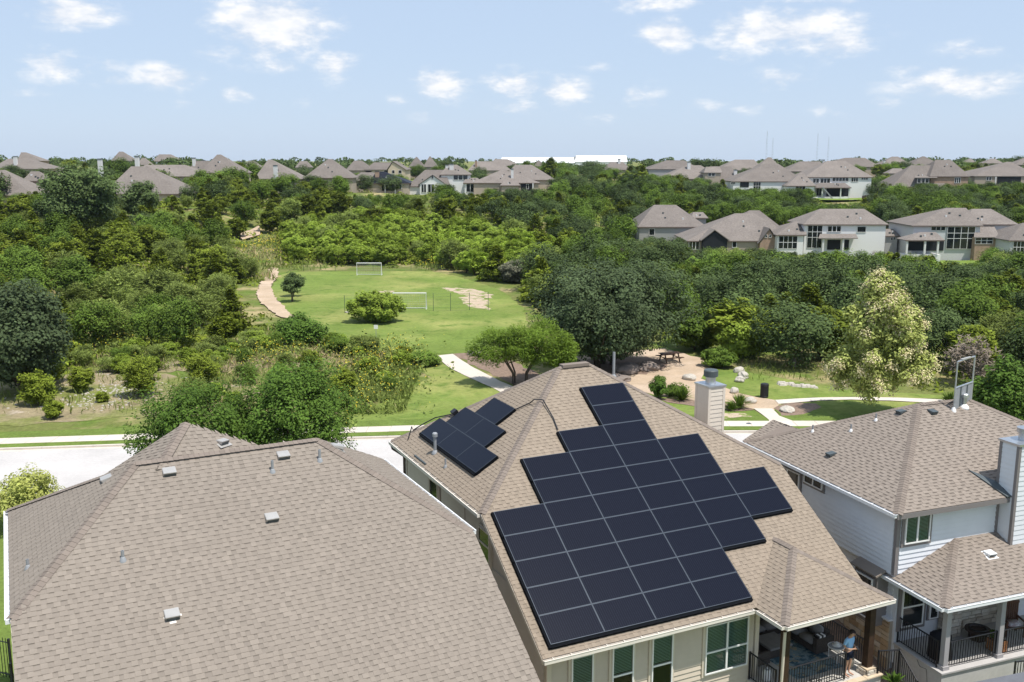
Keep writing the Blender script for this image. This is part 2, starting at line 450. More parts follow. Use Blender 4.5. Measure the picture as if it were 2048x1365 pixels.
def build_ground():
    ax = np.concatenate([-np.geomspace(2400, 150, 24), np.arange(-145, 146, 2.5), np.geomspace(150, 2400, 24)])
    ay = np.concatenate([np.array([-60, -40, -20, -10]), np.arange(0, 341, 2.5), np.geomspace(345, 2700, 30)])
    X, Y = np.meshgrid(ax, ay)
    Z = gz(X, Y)
    bump = np.sin(X * .31 + 1.7 * np.sin(Y * .13)) * np.sin(Y * .27 + X * .05)
    Z = Z + bump * .35 * sstep(1.05, 1.6, np.hypot((X + 15) / 27, (Y - 119) / 38)) * sstep(95, 120, Y)
    nx, ny = len(ax), len(ay)
    i = np.arange(nx * ny).reshape(ny, nx)
    q = np.stack([i[:-1, :-1], i[:-1, 1:], i[1:, 1:], i[1:, :-1]], -1).reshape(-1, 4)
    me = npmesh('ground', np.stack([X, Y, Z], -1).reshape(-1, 3), q, M_meadow, smooth=True)
    return tag(ob('ground', me), kind='structure')


build_ground()


def densify(pts, step=1.0, jit=.12, seed=3, closed=True):
    r = random.Random(seed); out = []
    n = len(pts)
    for i in range(n if closed else n - 1):
        a, b = Vector(pts[i]), Vector(pts[(i + 1) % n]); k = max(1, int((b - a).length / step))
        for j in range(k):
            p = a.lerp(b, j / k)
            out.append((p.x + r.uniform(-jit, jit), p.y + r.uniform(-jit, jit)))
    if not closed: out.append(tuple(pts[-1]))
    return out


def sheet(name, pts, z, m, kind='structure', drape=0, jit=.12, step=1.0, parent=None):
    p = densify(pts, step, jit)
    bm = bmesh.new(); vs = [bm.verts.new((x, y, z)) for x, y in p]
    f = bm.faces.new(vs); bmesh.ops.triangulate(bm, faces=[f])
    if drape:
        bmesh.ops.subdivide_edges(bm, edges=bm.edges[:], cuts=2, use_grid_fill=True)
        for v in bm.verts: v.co.z = gzf(v.co.x, v.co.y) + drape
    bmesh.ops.recalc_face_normals(bm, faces=bm.faces[:])
    me = bpy.data.meshes.new(name); bm.to_mesh(me); bm.free()
    if me.polygons and me.polygons[0].normal.z < 0: me.flip_normals()
    me.materials.append(m)
    return tag(ob(name, me, parent), kind=kind)


FIELD = [(-35.2, 151.8), (-30.3, 152.8), (-20.9, 153.1), (-12.8, 153.1), (-7.4, 144.7), (-1.6, 131.3), (1.3, 115.6), (1.7, 104.8), (1.3, 94.4), (-1.1, 89.3), (-5.7, 87.4), (-10.3, 87.9), (-15.4, 90.8), (-19.8, 98.6), (-23.8, 106.4), (-28.2, 117.6), (-31.3, 126.4), (-33.6, 135.0), (-35.0, 144.7)]
sheet('soccer_lawn', FIELD, .02, M_lawn, jit=.25)
sheet('bare_patch', [(-9.6, 133.4), (-6.5, 132.8), (-4.2, 130.3), (-2.5, 125.5), (-2.8, 123.2), (-4.8, 125.5), (-3.0, 119.7), (-2.8, 113.3), (-4.4, 114.4), (-6.1, 119.7), (-6.8, 123.2), (-5.8, 125.5), (-7.9, 128.8)], .028, M_sand, jit=.5, step=.7)
sheet('bare_patch', [(-18.2, 129), (-17.2, 130.5), (-16.0, 130), (-16.2, 128.4), (-17.4, 128)], .028, M_sand, jit=.3, step=.6)
sheet('gravel_path', [(-53.7, 191.6), (-52.2, 201.7), (-49.7, 192.7), (-50.5, 182.5)], 0, M_dg, drape=.3)
sheet('gravel_path', [(-39.1, 155.9), (-37.4, 155.2), (-35.1, 144.7), (-33.8, 135.5), (-31.4, 126.4), (-28.2, 117.6), (-23.8, 106.1), (-26.0, 107.5), (-31.0, 118.8), (-33.5, 126.4), (-36.6, 141.1), (-37.2, 147.2)], 0, M_dg, drape=.14, jit=.2)
sheet('granite_ground', [(5.7, 85.9), (10.5, 88.9), (14.4, 89.8), (16.9, 85.6), (17.1, 81.0), (15.3, 77.4), (16.4, 74.7), (17.3, 71.8), (19.6, 70.1), (19.4, 68.6), (18.6, 67.3), (17.3, 67.3), (16.0, 69.3), (13.9, 69.8), (11.5, 71.0), (9.2, 73.7), (6.6, 80.2)], .02, M_dg, jit=.25)
sheet('mulch_bed', [(6.4, 80.4), (8, 78.2), (11, 79), (13.4, 82), (12.2, 86), (8.5, 86.5), (6.2, 84)], .027, M_mulch, jit=.5, step=.7)
sheet('concrete_path', [(-7.0, 86.3), (-5.4, 87.2), (-3.6, 82.0), (-1.0, 76.3), (1.4, 71.8), (1.8, 63.4), (-.2, 63.3), (-0.2, 71.0), (-1.5, 73.9), (-3.0, 76.5), (-5.3, 81.2)], .05, M_walk, jit=.04)
sheet('concrete_path', [(19.5, 70.0), (22.4, 70.7), (25.3, 70.9), (28.3, 70.8), (31.8, 70.2), (38, 68), (37.5, 66.8), (31.3, 69.0), (27.9, 69.8), (25.1, 70.1), (22.8, 69.9), (19.4, 68.8)], .05, M_walk, jit=.04)
sheet('concrete_path', [(17.3, 67.5), (18.6, 67.5), (18.6, 65.5), (19.4, 63.6), (21.1, 63.4), (20.5, 62.8), (17.1, 62.8), (17.3, 63.5), (17.6, 64.4)], .056, M_walk, jit=.03)
sheet('mulch_bed', [(-6.7, 89.3), (-2.1, 89.3), (1.5, 80.6), (3.2, 75.2), (1.6, 72.2), (-0.8, 76.5), (-3.4, 82.2), (-5.3, 87.4)], .018, M_mulch, jit=.3)
sheet('grass_slope', [(-9.3, 86.5), (-7.0, 85.6), (-5.3, 81.0), (-3.0, 76.3), (-0.5, 71.8), (-0.5, 63.6), (-6.6, 63.2), (-11.5, 63.0), (-11.3, 65.9), (-8.5, 71.8), (-6.6, 76.8)], .016, M_lawn, jit=.35)
sheet('park_lawn', [(17.1, 81.0), (19.2, 80.2), (21.8, 77.4), (24.3, 74.7), (27.0, 73.4), (31.3, 71.8), (38, 69.5), (38, 68.2), (31.9, 70.4), (28.3, 70.9), (25.4, 71.0), (22.4, 70.8), (19.6, 70.1), (17.4, 71.9), (16.5, 74.9), (15.4, 77.4)], .024, M_lawn, jit=.12)
sheet('park_lawn', [(19.5, 68.7), (22.8, 69.8), (25.0, 70.0), (27.9, 69.7), (31.2, 69.0), (37, 66.7), (37, 63.5), (21.2, 63.5), (19.4, 63.7), (18.7, 65.7), (18.7, 67.5)], .024, M_lawn, jit=.08)
sheet('park_lawn', [(2.2, 72), (6, 74.5), (9, 73.2), (12.1, 70.6), (13.9, 69.7), (16.0, 69.2), (17.2, 67.3), (17.6, 64.4), (17.3, 63.5), (14.5, 63.6), (2.2, 63.6)], .012, M_lawn, jit=.1)
sheet('bare_patch', [(13.2, 65.6), (14.6, 66.4), (16.2, 66.2), (16.6, 65.4), (15.2, 64.9), (13.8, 64.8)], .042, M_sand, jit=.2, step=.5)
sheet('mulch_bed', [(18.8, 67.6), (19.5, 68.7), (21.1, 69.3), (22.1, 69.0), (22.2, 68.0), (21.0, 66.5), (19.7, 65.7), (18.8, 65.7)], .032, M_mulch, jit=.12, step=.6)
sheet('mulch_bed', [(11.2, 70.6), (13.9, 69.8), (16.0, 69.2), (17.2, 67.3), (16.2, 66.8), (14.2, 67.4), (12, 69), (10, 71)], .034, M_mulch, jit=.15, step=.6)
sheet('dry_bank', [(-44, 62.3), (-44, 74.2), (-37.0, 77.8), (-35.8, 81.6), (-33.2, 82.6), (-29.3, 78.8), (-24, 76), (-18, 74), (-12, 71), (-11.6, 66), (-18, 66.2), (-26.7, 65.2), (-30.1, 64.2), (-34.2, 63)], .02, M_drygrass, jit=.5)
sheet('dry_bank', [(-36, 82), (-30, 86), (-22, 88), (-16, 86), (-17, 82), (-24, 80), (-31, 80)], .022, M_drygrass, jit=.6)

# street, kerb, verge, sidewalk along one gently curved line
KERB = [(-75, 52.0), (-50, 55.2), (-31.4, 57.5), (-23.5, 58.4), (-10.9, 59.9), (-7.8, 60.4), (2, 61.2), (14.1, 61.6), (30, 61.4), (60, 59.5)]


def ribbon_pts(off, step=1.5):
    xs = np.arange(-74, 59.9, step); kx = [p[0] for p in KERB]; ky = [p[1] for p in KERB]
    y = np.interp(xs, kx, ky); y = np.convolve(np.pad(y, 6, mode='edge'), np.ones(13) / 13, 'valid')
    return [(float(a), float(b + off)) for a, b in zip(xs, y)]


def strip(a, b, z0, z1, name, m, parent=None, kind='structure'):
    mb = MB()
    for i in range(len(a) - 1):
        mb.hexa([(*a[i], z0), (*a[i + 1], z0), (*b[i + 1], z0), (*b[i], z0), (*a[i], z1), (*a[i + 1], z1), (*b[i + 1], z1), (*b[i], z1)])
    o = mb.build(name, m, parent)
    return tag(o, kind=kind) if kind else o


strip(ribbon_pts(-9.2), ribbon_pts(-.3), -.05, .008, 'street', M_street)
kerb = strip(ribbon_pts(-.34), ribbon_pts(-.0), -.02, .016, 'kerb', M_kerb)
ka, kb = ribbon_pts(-.02, 3.0), ribbon_pts(.17, 3.0)
for i in range(len(ka) - 1):
    d = .008
    p = [(ka[i][0] + d, ka[i][1]), (ka[i + 1][0] - d, ka[i + 1][1]), (kb[i + 1][0] - d, kb[i + 1][1]), (kb[i][0] + d, kb[i][1])]
    MB().hexa([(*q, -.02) for q in p] + [(*q, .14) for q in p]).build('kerb_stone', M_kerb, kerb)
strip(ribbon_pts(.17), ribbon_pts(1.06), -.02, .13, 'verge', M_verge)
walk = strip(ribbon_pts(1.08), ribbon_pts(2.34), -.02, .10, 'sidewalk', M_kerb)
ka, kb = ribbon_pts(1.04, 1.5), ribbon_pts(2.36, 1.5)
for i in range(len(ka) - 1):
    d = .012; dz = R_.uniform(-.004, .006)
    p = [(ka[i][0] + d, ka[i][1]), (ka[i + 1][0] - d, ka[i + 1][1]), (kb[i + 1][0] - d, kb[i + 1][1]), (kb[i][0] + d, kb[i][1])]
    MB().hexa([(*q, .0) for q in p] + [(*q, .135 + dz) for q in p]).build('paving_slab', M_walk, walk)
strip(ribbon_pts(2.38), ribbon_pts(4.3), -.02, .03, 'verge', M_verge)
sheet('yard_grass', [(-60, 20), (-60, 43), (-18, 47.5), (-18, 40), (-16.5, 30), (-12, 20)], .0, M_verge, drape=.03, jit=0)
sheet('yard_grass', [(8, 10), (8.5, 30.4), (10.5, 30.0), (14.5, 29), (30, 33), (30, 10)], .0, M_verge, drape=.03, jit=0)
sheet('side_yard', [(-2.4, 20), (1.2, 20), (1.3, 27), (-4.6, 40.5), (-7.2, 40.5), (-1.6, 27.5)], .0, M_mulch, drape=.05, jit=0)
sheet('side_yard', [(10.5, 30.0), (14.5, 29), (15.2, 33), (11.5, 42), (9, 41)], .0, M_mulch, drape=.05, jit=.2)

# ------------------------------------------------------------------ near houses
EXPO = .145


def roof_basis(poly):
    p = [Vector(q) for q in poly]
    e = (p[1] - p[0]).normalized(); n = Vector((0, 0, 0))
    for i in range(len(p)): n += p[i].cross(p[(i + 1) % len(p)])
    n.normalize()
    if n.z < 0: n = -n
    s = n.cross(e).normalized()
    if s.z < 0: s = -s
    return p, e, s, n


def urange(p2, v):
    us = []
    for i in range(len(p2)):
        (a, b), (c, d) = p2[i], p2[(i + 1) % len(p2)]
        if abs(b - d) < 1e-9: continue
        t = (v - b) / (d - b)
        if -1e-6 <= t <= 1 + 1e-6: us.append(a + (c - a) * t)
    return (min(us), max(us)) if len(us) > 1 else None


class Roof:
    """deck polygons plus courses of laminated shingles; the nearest ones become objects of their own"""
    def __init__(s, house, m, seed=1, contrast=1.0, wtooth=(.15, .34), wgap=(.10, .24), band=.034):
        s.h = house; s.m = m; s.deck = MB(); s.pieces = []; s.caps = MB(); s.r = random.Random(seed); s.contrast = contrast; s.wt = wtooth; s.wg = wgap; s.band = band
    def plane(s, poly, thick=.14, shingles=True):
        p, e, sl, n = roof_basis(poly)
        s.deck.prism([q - n * .012 for q in p], -n * thick)
        if not shingles: return
        o = p[0]; p2 = [((q - o).dot(e), (q - o).dot(sl)) for q in p]
        vmax = max(v for _, v in p2); r = s.r; v = -.01; row = 0
        while v < vmax - .03:
            v1 = min(v + EXPO, vmax)
            ra, rb = urange(p2, max(v, .002)), urange(p2, v1 - .002)
            if ra and rb:
                lo, hi = min(ra[0], rb[0]), max(ra[1], rb[1])
                u = lo - r.uniform(0, .3); tooth = r.random() < .5
                while u < hi:
                    w = r.uniform(*s.wt) if tooth else r.uniform(*s.wg)
                    a0, a1 = max(u, ra[0]), min(u + w, ra[1]); b0, b1 = max(u, rb[0]), min(u + w, rb[1])
                    if a1 - a0 > .015 or b1 - b0 > .015:
                        a1 = max(a0, a1); b1 = max(b0, b1)
                        t = (.011 if tooth else .005) + r.uniform(0, .002)
                        c = (1.03 + r.gauss(0, .035)) if tooth else (.97 + r.gauss(0, .04))
                        P = lambda uu, vv, hh: o + e * uu + sl * vv + n * hh
                        s.pieces.append((P(a0, v, t + .008), P(a1, v, t + .008), P(b1, v1, t - .001), P(b0, v1, t - .001), P(a0, v, -.004), P(a1, v, -.004), c, tooth))
                    u += w; tooth = not tooth
            v += EXPO; row += 1
    def cap(s, a, b, w=.15, step=.145):
        a, b = Vector(a), Vector(b); d = (b - a); L = d.length; d.normalize()
        side = d.cross(Vector((0, 0, 1))).normalized(); up = side.cross(d)
        k = 0.0; r = s.r
        while k < L - .02:
            k1 = min(k + step, L); c = r.uniform(.88, 1.06)
            q0, q1 = a + d * k, a + d * k1; dz = -.062
            for sg in (1, -1):
                A = [q0 + up * .036, q1 + up * .026, q1 + side * sg * w + up * (.026 + dz), q0 + side * sg * w + up * (.036 + dz)]
                s.caps.face(A if sg > 0 else A[::-1], c)
                s.caps.face([q0 + up * .036, q0 + side * sg * w + up * (.036 + dz), q0 + side * sg * w + up * (.02 + dz), q0 + up * .02], c * .9)
            k = k1
    def finish(s, root, frame, n_single=300, skip=None):
        roof = s.deck.build('roof', M_deck, root)
        tag(roof)
        loc = Vector((0, 0, CAM_H)); mw = Matrix.Translation(root.location) @ Matrix.Rotation(root.rotation_euler.z, 4, 'Z')
        inv = mw.inverted(); cl = inv @ loc
        def vis(pc):
            w = mw @ pc[0]; y = w.y * math.cos(rad(10.69)) - (w.z - CAM_H) * math.sin(rad(10.69)); z = w.y * math.sin(rad(10.69)) + (w.z - CAM_H) * math.cos(rad(10.69))
            if y <= 0: return False
            px = 512 + 973.2 * w.x / y; py = 341 - 973.2 * z / y
            return 4 < px < 1020 and 0 < py < 678
        cand = [i for i, pc in enumerate(s.pieces) if pc[7] and (pc[1] - pc[0]).length > .12 and vis(pc) and not (skip and skip(pc[0]))]
        cand.sort(key=lambda i: (s.pieces[i][0] - cl).length)
        single = set(cand[:n_single])
        V = []; F = []; T = []
        for i, (a0, a1, b1, b0, f0, f1, c, tooth) in enumerate(s.pieces):
            if i in single:
                me = bpy.data.meshes.new('shingle'); org = a0
                me.from_pydata([tuple(q - org) for q in (a0, a1, b1, b0, f0, f1)], [], [(0, 1, 2, 3), (0, 4, 5, 1), (0, 3, 4), (1, 5, 2)])
                at = me.attributes.new('tint', 'FLOAT', 'FACE'); at.data.foreach_set('value', np.array([c, c * .88, c, c], np.float32))
                me.materials.append(s.m); ob('shingle', me, roof, org)
                continue
            k = len(V)
            if tooth:
                V += [a0, a1, b1, b0, f0, f1]
                F += [(k, k + 1, k + 2, k + 3), (k, k + 4, k + 5, k + 1), (k, k + 3, k + 4, k + 4), (k + 1, k + 5, k + 2, k + 2)]; T += [c, c * .88, c, c]
            else:
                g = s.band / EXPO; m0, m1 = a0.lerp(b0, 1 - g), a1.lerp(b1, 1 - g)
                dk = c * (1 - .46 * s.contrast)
                V += [a0, a1, m1, m0, b1, b0, f0, f1]
                F += [(k, k + 1, k + 2, k + 3), (k + 3, k + 2, k + 4, k + 5), (k, k + 6, k + 7, k + 1)]; T += [c, dk, c * .88]
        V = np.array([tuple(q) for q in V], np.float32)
        me = bpy.data.meshes.new('shingle_field'); me.from_pydata(V.tolist(), [], [f if len(set(f)) == 4 else tuple(dict.fromkeys(f)) for f in F])
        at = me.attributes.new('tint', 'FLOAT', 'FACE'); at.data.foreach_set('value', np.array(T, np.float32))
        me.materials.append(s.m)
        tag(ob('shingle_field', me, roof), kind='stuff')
        if s.caps.v: tag(s.caps.build('hip_cap', M_cap, roof), kind='stuff')
        return roof


def gutter(root, a, b, out, m, name='gutter', straps=True):
    """open trough: a to b along the eave, out = unit vector away from the house"""
    a, b, out = Vector(a), Vector(b), Vector(out); d = (b - a).normalized(); L = (b - a).length; up = Vector((0, 0, 1))
    mb = MB(); P = lambda k, o, z: a + d * k + out * o + up * z
    for (o0, o1, z0, z1) in ((0, .012, -.12, -.005), (.012, .115, -.12, -.108), (.115, .128, -.12, .0), (.105, .14, -.008, .006)):
        mb.hexa([P(0, o0, z0), P(L, o0, z0), P(L, o1, z0), P(0, o1, z0), P(0, o0, z1), P(L, o0, z1), P(L, o1, z1), P(0, o1, z1)])
    for k in (0, L - .012):
        mb.hexa([P(k, .012, -.108), P(k + .012, .012, -.108), P(k + .012, .115, -.108), P(k, .115, -.108), P(k, .012, -.01), P(k + .012, .012, -.01), P(k + .012, .115, -.01), P(k, .115, -.01)])
    g = mb.build(name, m, root)
    if straps:
        k = .3
        while k < L:
            st = MB(); st.hexa([P(k, .004, .008), P(k + .03, .004, .008), P(k + .03, .13, .008), P(k, .13, .008), P(k, .004, .014), P(k + .03, .004, .014), P(k + .03, .13, .014), P(k, .13, .014)])
            st.build('gutter_strap', m, g); k += .62
    return g


def planks(root, wall, p0, d, L, z0, z1, out, m, expo=.18, top=None, bot=None):
    """lap siding: one board object per course. top(k)/bot(k) limit the run to where the wall exists"""
    p0, d, out = Vector(p0), Vector(d), Vector(out); z = z0; up = Vector((0, 0, 1))
    while z < z1 - .01:
        ze = min(z + expo, z1)
        k0, k1 = 0, L
        if top:
            r = top((z + ze) / 2)
            if r is None: z += expo; continue
            k0, k1 = r
        if k1 - k0 > .03:
            P = lambda k, o, zz: p0 + d * k + out * o + up * (zz - p0.z)
            MB().hexa([P(k0, .002, z + .008), P(k1, .002, z + .008), P(k1, .042, z + .008), P(k0, .042, z + .008), P(k0, .002, ze - .008), P(k1, .002, ze - .008), P(k1, .012, ze - .008), P(k0, .012, ze - .008)]).build('siding_board', m, wall)
        z += expo


def window(root, p0, d, out, w, h, fm, cols=1, rails=(), trim=None, tw=.09, blind=None, depth=.10, glass=None):
    """p0 = lower left corner on the wall; proud box window with frame, sash rails, blind and pane"""
    p0, d, out = Vector(p0), Vector(d), Vector(out); up = Vector((0, 0, 1))
    P = lambda k, o, z: p0 + d * k + out * o + up * z
    def bx(mb, k0, k1, o0, o1, z0, z1): mb.hexa([P(k0, o0, z0), P(k1, o0, z0), P(k1, o1, z0), P(k0, o1, z0), P(k0, o0, z1), P(k1, o0, z1), P(k1, o1, z1), P(k0, o1, z1)])
    fr = MB(); t = .045
    for k0, k1, z0, z1 in ((0, w, 0, t), (0, w, h - t, h), (0, t, t, h - t), (w - t, w, t, h - t)): bx(fr, k0, k1, .0, depth, z0, z1)
    for c in range(1, cols):
        k = w * c / cols; bx(fr, k - .035, k + .035, .01, depth - .004, t, h - t)
    for z in rails: bx(fr, t, w - t, .012, depth - .008, z - .028, z + .028)
    o = fr.build('window', fm, root)
    if trim:
        tm = MB()
        for k0, k1, z0, z1 in ((-tw, w + tw, h, h + tw), (-tw, w + tw, -tw, 0), (-tw, 0, 0, h), (w, w + tw, 0, h)): bx(tm, k0, k1, .0, .045, z0, z1)
        tm.build('window_trim', trim, o)
    bk = MB(); bx(bk, t, w - t, .004, .012, t, h - t); bk.build('window_recess', M_room, o)
    if blind:
        bl = MB(); z = t + .02 + blind[1] * h
        while z < h - t - .01:
            bx(bl, t + .01, w - t - .01, .02, .034, z, z + .026); z += .052
        bl.build('blind', blind[0], o)
    pn = MB(); pn.face([P(t, depth - .03, t), P(w - t, depth - .03, t), P(w - t, depth - .03, h - t), P(t, depth - .03, h - t)]); pn.build('pane', glass or M_glass, o)
    return o


def pipe_vent(roof, p, h, r=.05, m=None, cap=False, flash=None):
    p = Vector(p)
    fl = MB(); fl.lathe([(r * 2.6, -.12), (r * 2.3, .0), (r * 1.35, .09), (r * 1.05, .11)], n=12); o = fl.build('vent_pipe', flash or M_pipe, roof, True, loc=p)
    mb = MB(); mb.lathe([(r, -.05), (r, h), (r * .7, h), (r * .7, h - .06)], n=12)
    if cap: mb.lathe([(r * 1.2, h - .12), (r * 1.75, h - .1), (r * 1.75, h + .02), (r * 1.2, h + .06)], n=12)
    mb.build('pipe', m or M_pipe, o)
    return o


def box_vent(roof, p, slope_dir, rise, w=.40, d=.38, m=None, flash=True):
    """low slant-back vent lying on a roof plane; slope_dir = horizontal unit vector down the slope, rise = pitch"""
    p = Vector(p); e = Vector(slope_dir); s = Vector((e.x, e.y, -rise)).normalized(); c = Vector((-e.y, e.x, 0)); n = c.cross(s)
    if n.z < 0: n = -n
    P = lambda a, b, h: p + c * a + s * b + n * h
    hw = w / 2
    mb = MB(); mb.hexa([P(-hw, -d / 2, .01), P(hw, -d / 2, .01), P(hw, d / 2, .05), P(-hw, d / 2, .05), P(-hw, -d / 2 + .02, .06), P(hw, -d / 2 + .02, .06), P(hw, d / 2, .17), P(-hw, d / 2, .17)])
    o = mb.build('roof_vent', m or M_vent, roof, bevel=.012)
    k = MB(); k.hexa([P(-hw + .02, d / 2 - .06, .012), P(hw - .02, d / 2 - .06, .012), P(hw - .02, d / 2 + .004, .012), P(-hw + .02, d / 2 + .004, .012), P(-hw + .02, d / 2 - .06, .05), P(hw - .02, d / 2 - .06, .05), P(hw - .02, d / 2 + .004, .13), P(-hw + .02, d / 2 + .004, .13)])
    k.build('vent_louvre', M_vent_dark, o)
    if flash:
        f = MB(); f.hexa([P(-hw - .07, -d / 2, .012), P(hw + .07, -d / 2, .012), P(hw + .07, d / 2 + .09, .014), P(-hw - .07, d / 2 + .09, .014), P(-hw - .07, -d / 2, .018), P(hw + .07, -d / 2, .018), P(hw + .07, d / 2 + .09, .022), P(-hw - .07, d / 2 + .09, .022)])
        f.build('flashing', m or M_vent, o)
    return o


# ---- middle house (the one with the solar array)
HM = tag(empty('house', (1.1287, 26.984, 0), rad(25.32)), 'beige house with large black solar array and tan shingle roof', 'house')
zS = lambda n: 3.262 + n * 8 / 12
EAVE, SIDE, RIDGE_N, RIDGE_Z = -.27, 4.235, 9.385, 9.52
UL, UR, RL, RR, NN = -.37, 12.22, 5.23, 6.66, 13.62
Zs, Ze = zS(SIDE), zS(EAVE)
rm = Roof(HM, M_shingle_tan, 21, contrast=.42, wtooth=(.11, .22), wgap=(.09, .17), band=.028)
rm.plane([(UL, EAVE, Ze), (UR, EAVE, Ze), (UR, SIDE, Zs), (RR, RIDGE_N, RIDGE_Z), (RL, RIDGE_N, RIDGE_Z), (UL, SIDE, Zs)])
rm.plane([(UL, NN, Zs), (UL, SIDE, Zs), (RL, RIDGE_N, RIDGE_Z)])
rm.plane([(UR, SIDE, Zs), (UR, NN, Zs), (RR, RIDGE_N, RIDGE_Z)])
rm.plane([(UR, NN, Zs), (UL, NN, Zs), (RL, RIDGE_N, RIDGE_Z), (RR, RIDGE_N, RIDGE_Z)], shingles=False)
# patio hip
PZ = Ze
PA = (9.88, .7, 4.40); PB = (9.88, 2.6, 4.40)
rm.plane([(7.55, -1.68, PZ), (12.2, -1.68, PZ), PA])
rm.plane([(7.55, .6, PZ), (7.55, -1.68, PZ), PA, (9.88, 2.3, 4.4)])
rm.plane([(12.2, -1.68, PZ), (12.2, .3, PZ), (9.88, 1.7, 4.4), PA])
for a, b in (((RL, RIDGE_N, RIDGE_Z), (UL, SIDE, Zs)), ((RR, RIDGE_N, RIDGE_Z), (UR, SIDE, Zs)), ((RL, RIDGE_N, RIDGE_Z), (UL, NN, Zs)), ((RL, RIDGE_N, RIDGE_Z), (RR, RIDGE_N, RIDGE_Z)),
             (PA, (7.55, -1.68, PZ)), (PA, (12.2, -1.68, PZ)), ((9.88, 1.75, 4.4), PA)):
    rm.cap(b, a)
roof_m = rm.finish(HM, None, 300, skip=lambda q: (-.1 < q.x < 11.6 and .0 < q.y < 9.0 and q.x > -.1 and q.y < 5.1 and q.x < 9.6))
rv = MB().box(5.35, 6.55, RIDGE_N - .16, RIDGE_N + .16, RIDGE_Z - .02, RIDGE_Z + .10).build('ridge_vent', M_cap, roof_m)
# walls
SWN, WWU, EWU = .28, .05, 11.85
w = MB().box(WWU, 8.1, SWN, SWN + .15, -1.2, 3.05).build('wall', M_beige, HM)
planks(HM, w, (WWU + .14, SWN, -1.0), (1, 0, 0), 8.05 - .14 - .16, -.6, 2.98, (0, -1, 0), M_beige)
ww = MB().prism([(WWU, SWN + .15, -1.2), (WWU, NN - .45, -1.2), (WWU, NN - .45, Zs - .1), (WWU, SIDE, Zs - .14), (WWU, SWN + .15, 3.2)], (.15, 0, 0)).build('wall', M_taupe, HM)
planks(HM, ww, (WWU, SWN + .15, -1.0), (0, 1, 0), NN - .6, -.6, 4.1, (-1, 0, 0), M_taupe, top=lambda z: (max(0, (z - 3.2) / .667 - .2), NN - .7 - SWN))
for n, zt in ((12.9, 5.95), (10.35, 5.95), (6.71, 5.95), (4.3, 5.8)):
    MB().box(WWU - .03, WWU + .02, n - .05, n + .05, 4.1, zt).build('batten', M_taupe, ww)
MB().prism([(EWU, 3.2, -1.2), (EWU, NN - .45, -1.2), (EWU, NN - .45, Zs - .1), (EWU, SIDE, Zs - .14), (EWU, 3.2, zS(3.2) - .16)], (.15, 0, 0)).build('wall', M_beige, HM)
MB().box(WWU + .15, EWU, NN - .6, NN - .45, -1.2, Zs - .1).build('wall', M_beige, HM)
MB().box(8.1, EWU, 3.2, 3.35, -.2, 4.5).build('wall', M_taupe, HM)
MB().prism([(7.95, SWN, -.2), (7.95, 3.2, -.2), (7.95, 3.2, 4.4), (7.95, SWN, 3.1)], (.15, 0, 0)).build('wall', M_beige, HM)
for u in (WWU - .02, 8.0):
    MB().box(u, u + .16, SWN - .05, SWN + .02, -.9, 2.98).build('corner_board', M_beige_trim, HM)
MB().box(WWU, 8.0, EAVE + .02, SWN, 2.92, 2.96).build('soffit', M_beige_trim, HM)
MB().box(7.7, 12.05, -1.6, 3.2, 2.93, 2.97).build('patio_ceiling', M_beige_trim, HM)
for u0, u1 in ((.86, 1.63), (2.32, 3.11), (3.80, 4.60)):
    window(HM, (u0, SWN - .03, .75), (1, 0, 0), (0, -1, 0), u1 - u0, 1.86, M_white, 1, (.86,), M_beige_trim, blind=(M_blind, .47 if u0 > 1 else .0))
window(HM, (5.90, SWN - .03, .80), (1, 0, 0), (0, -1, 0), 1.75, 1.76, M_white, 2, (.78,), M_beige_trim, blind=(M_blind, 0))
window(HM, (WWU - .02, 10.02, 4.85), (0, -1, 0), (-1, 0, 0), .88, .68, M_beige_trim, 1, (), M_beige_trim, .06, glass=M_glass_dark)
window(HM, (WWU - .02, 5.25, 4.12), (0, -1, 0), (-1, 0, 0), .93, 1.15, M_beige_trim, 1, (.62,), M_beige_trim, .06, glass=M_glass_dark)
gutter(HM, (UL, EAVE, Ze - .02), (7.42, EAVE, Ze - .02), (0, -1, 0), M_gutter)
gutter(HM, (7.55, -1.68, PZ - .02), (12.2, -1.68, PZ - .02), (0, -1, 0), M_gutter)
gutter(HM, (7.55, -.42, PZ - .02), (7.55, -1.68, PZ - .02), (-1, 0, 0), M_gutter)
gutter(HM, (UL, NN, Zs - .02), (UL, SIDE + .05, Zs - .02), (-1, 0, 0), M_gutter)
MB().tube([(UL - .06, NN - .1, Zs - .12), (UL - .03, NN - .2, Zs - .3), (WWU - .06, NN - .5, Zs - .6), (WWU - .06, NN - .5, .1)], .045, 8).build('downspout', M_brown_trim, HM)
MB().tube([(7.75, -1.6, PZ - .1), (7.72, -1.52, PZ - .22), (7.86, -1.36, PZ - .36), (7.86, -1.30, .1)], .05, 8).build('downspout', M_beige_trim, HM)
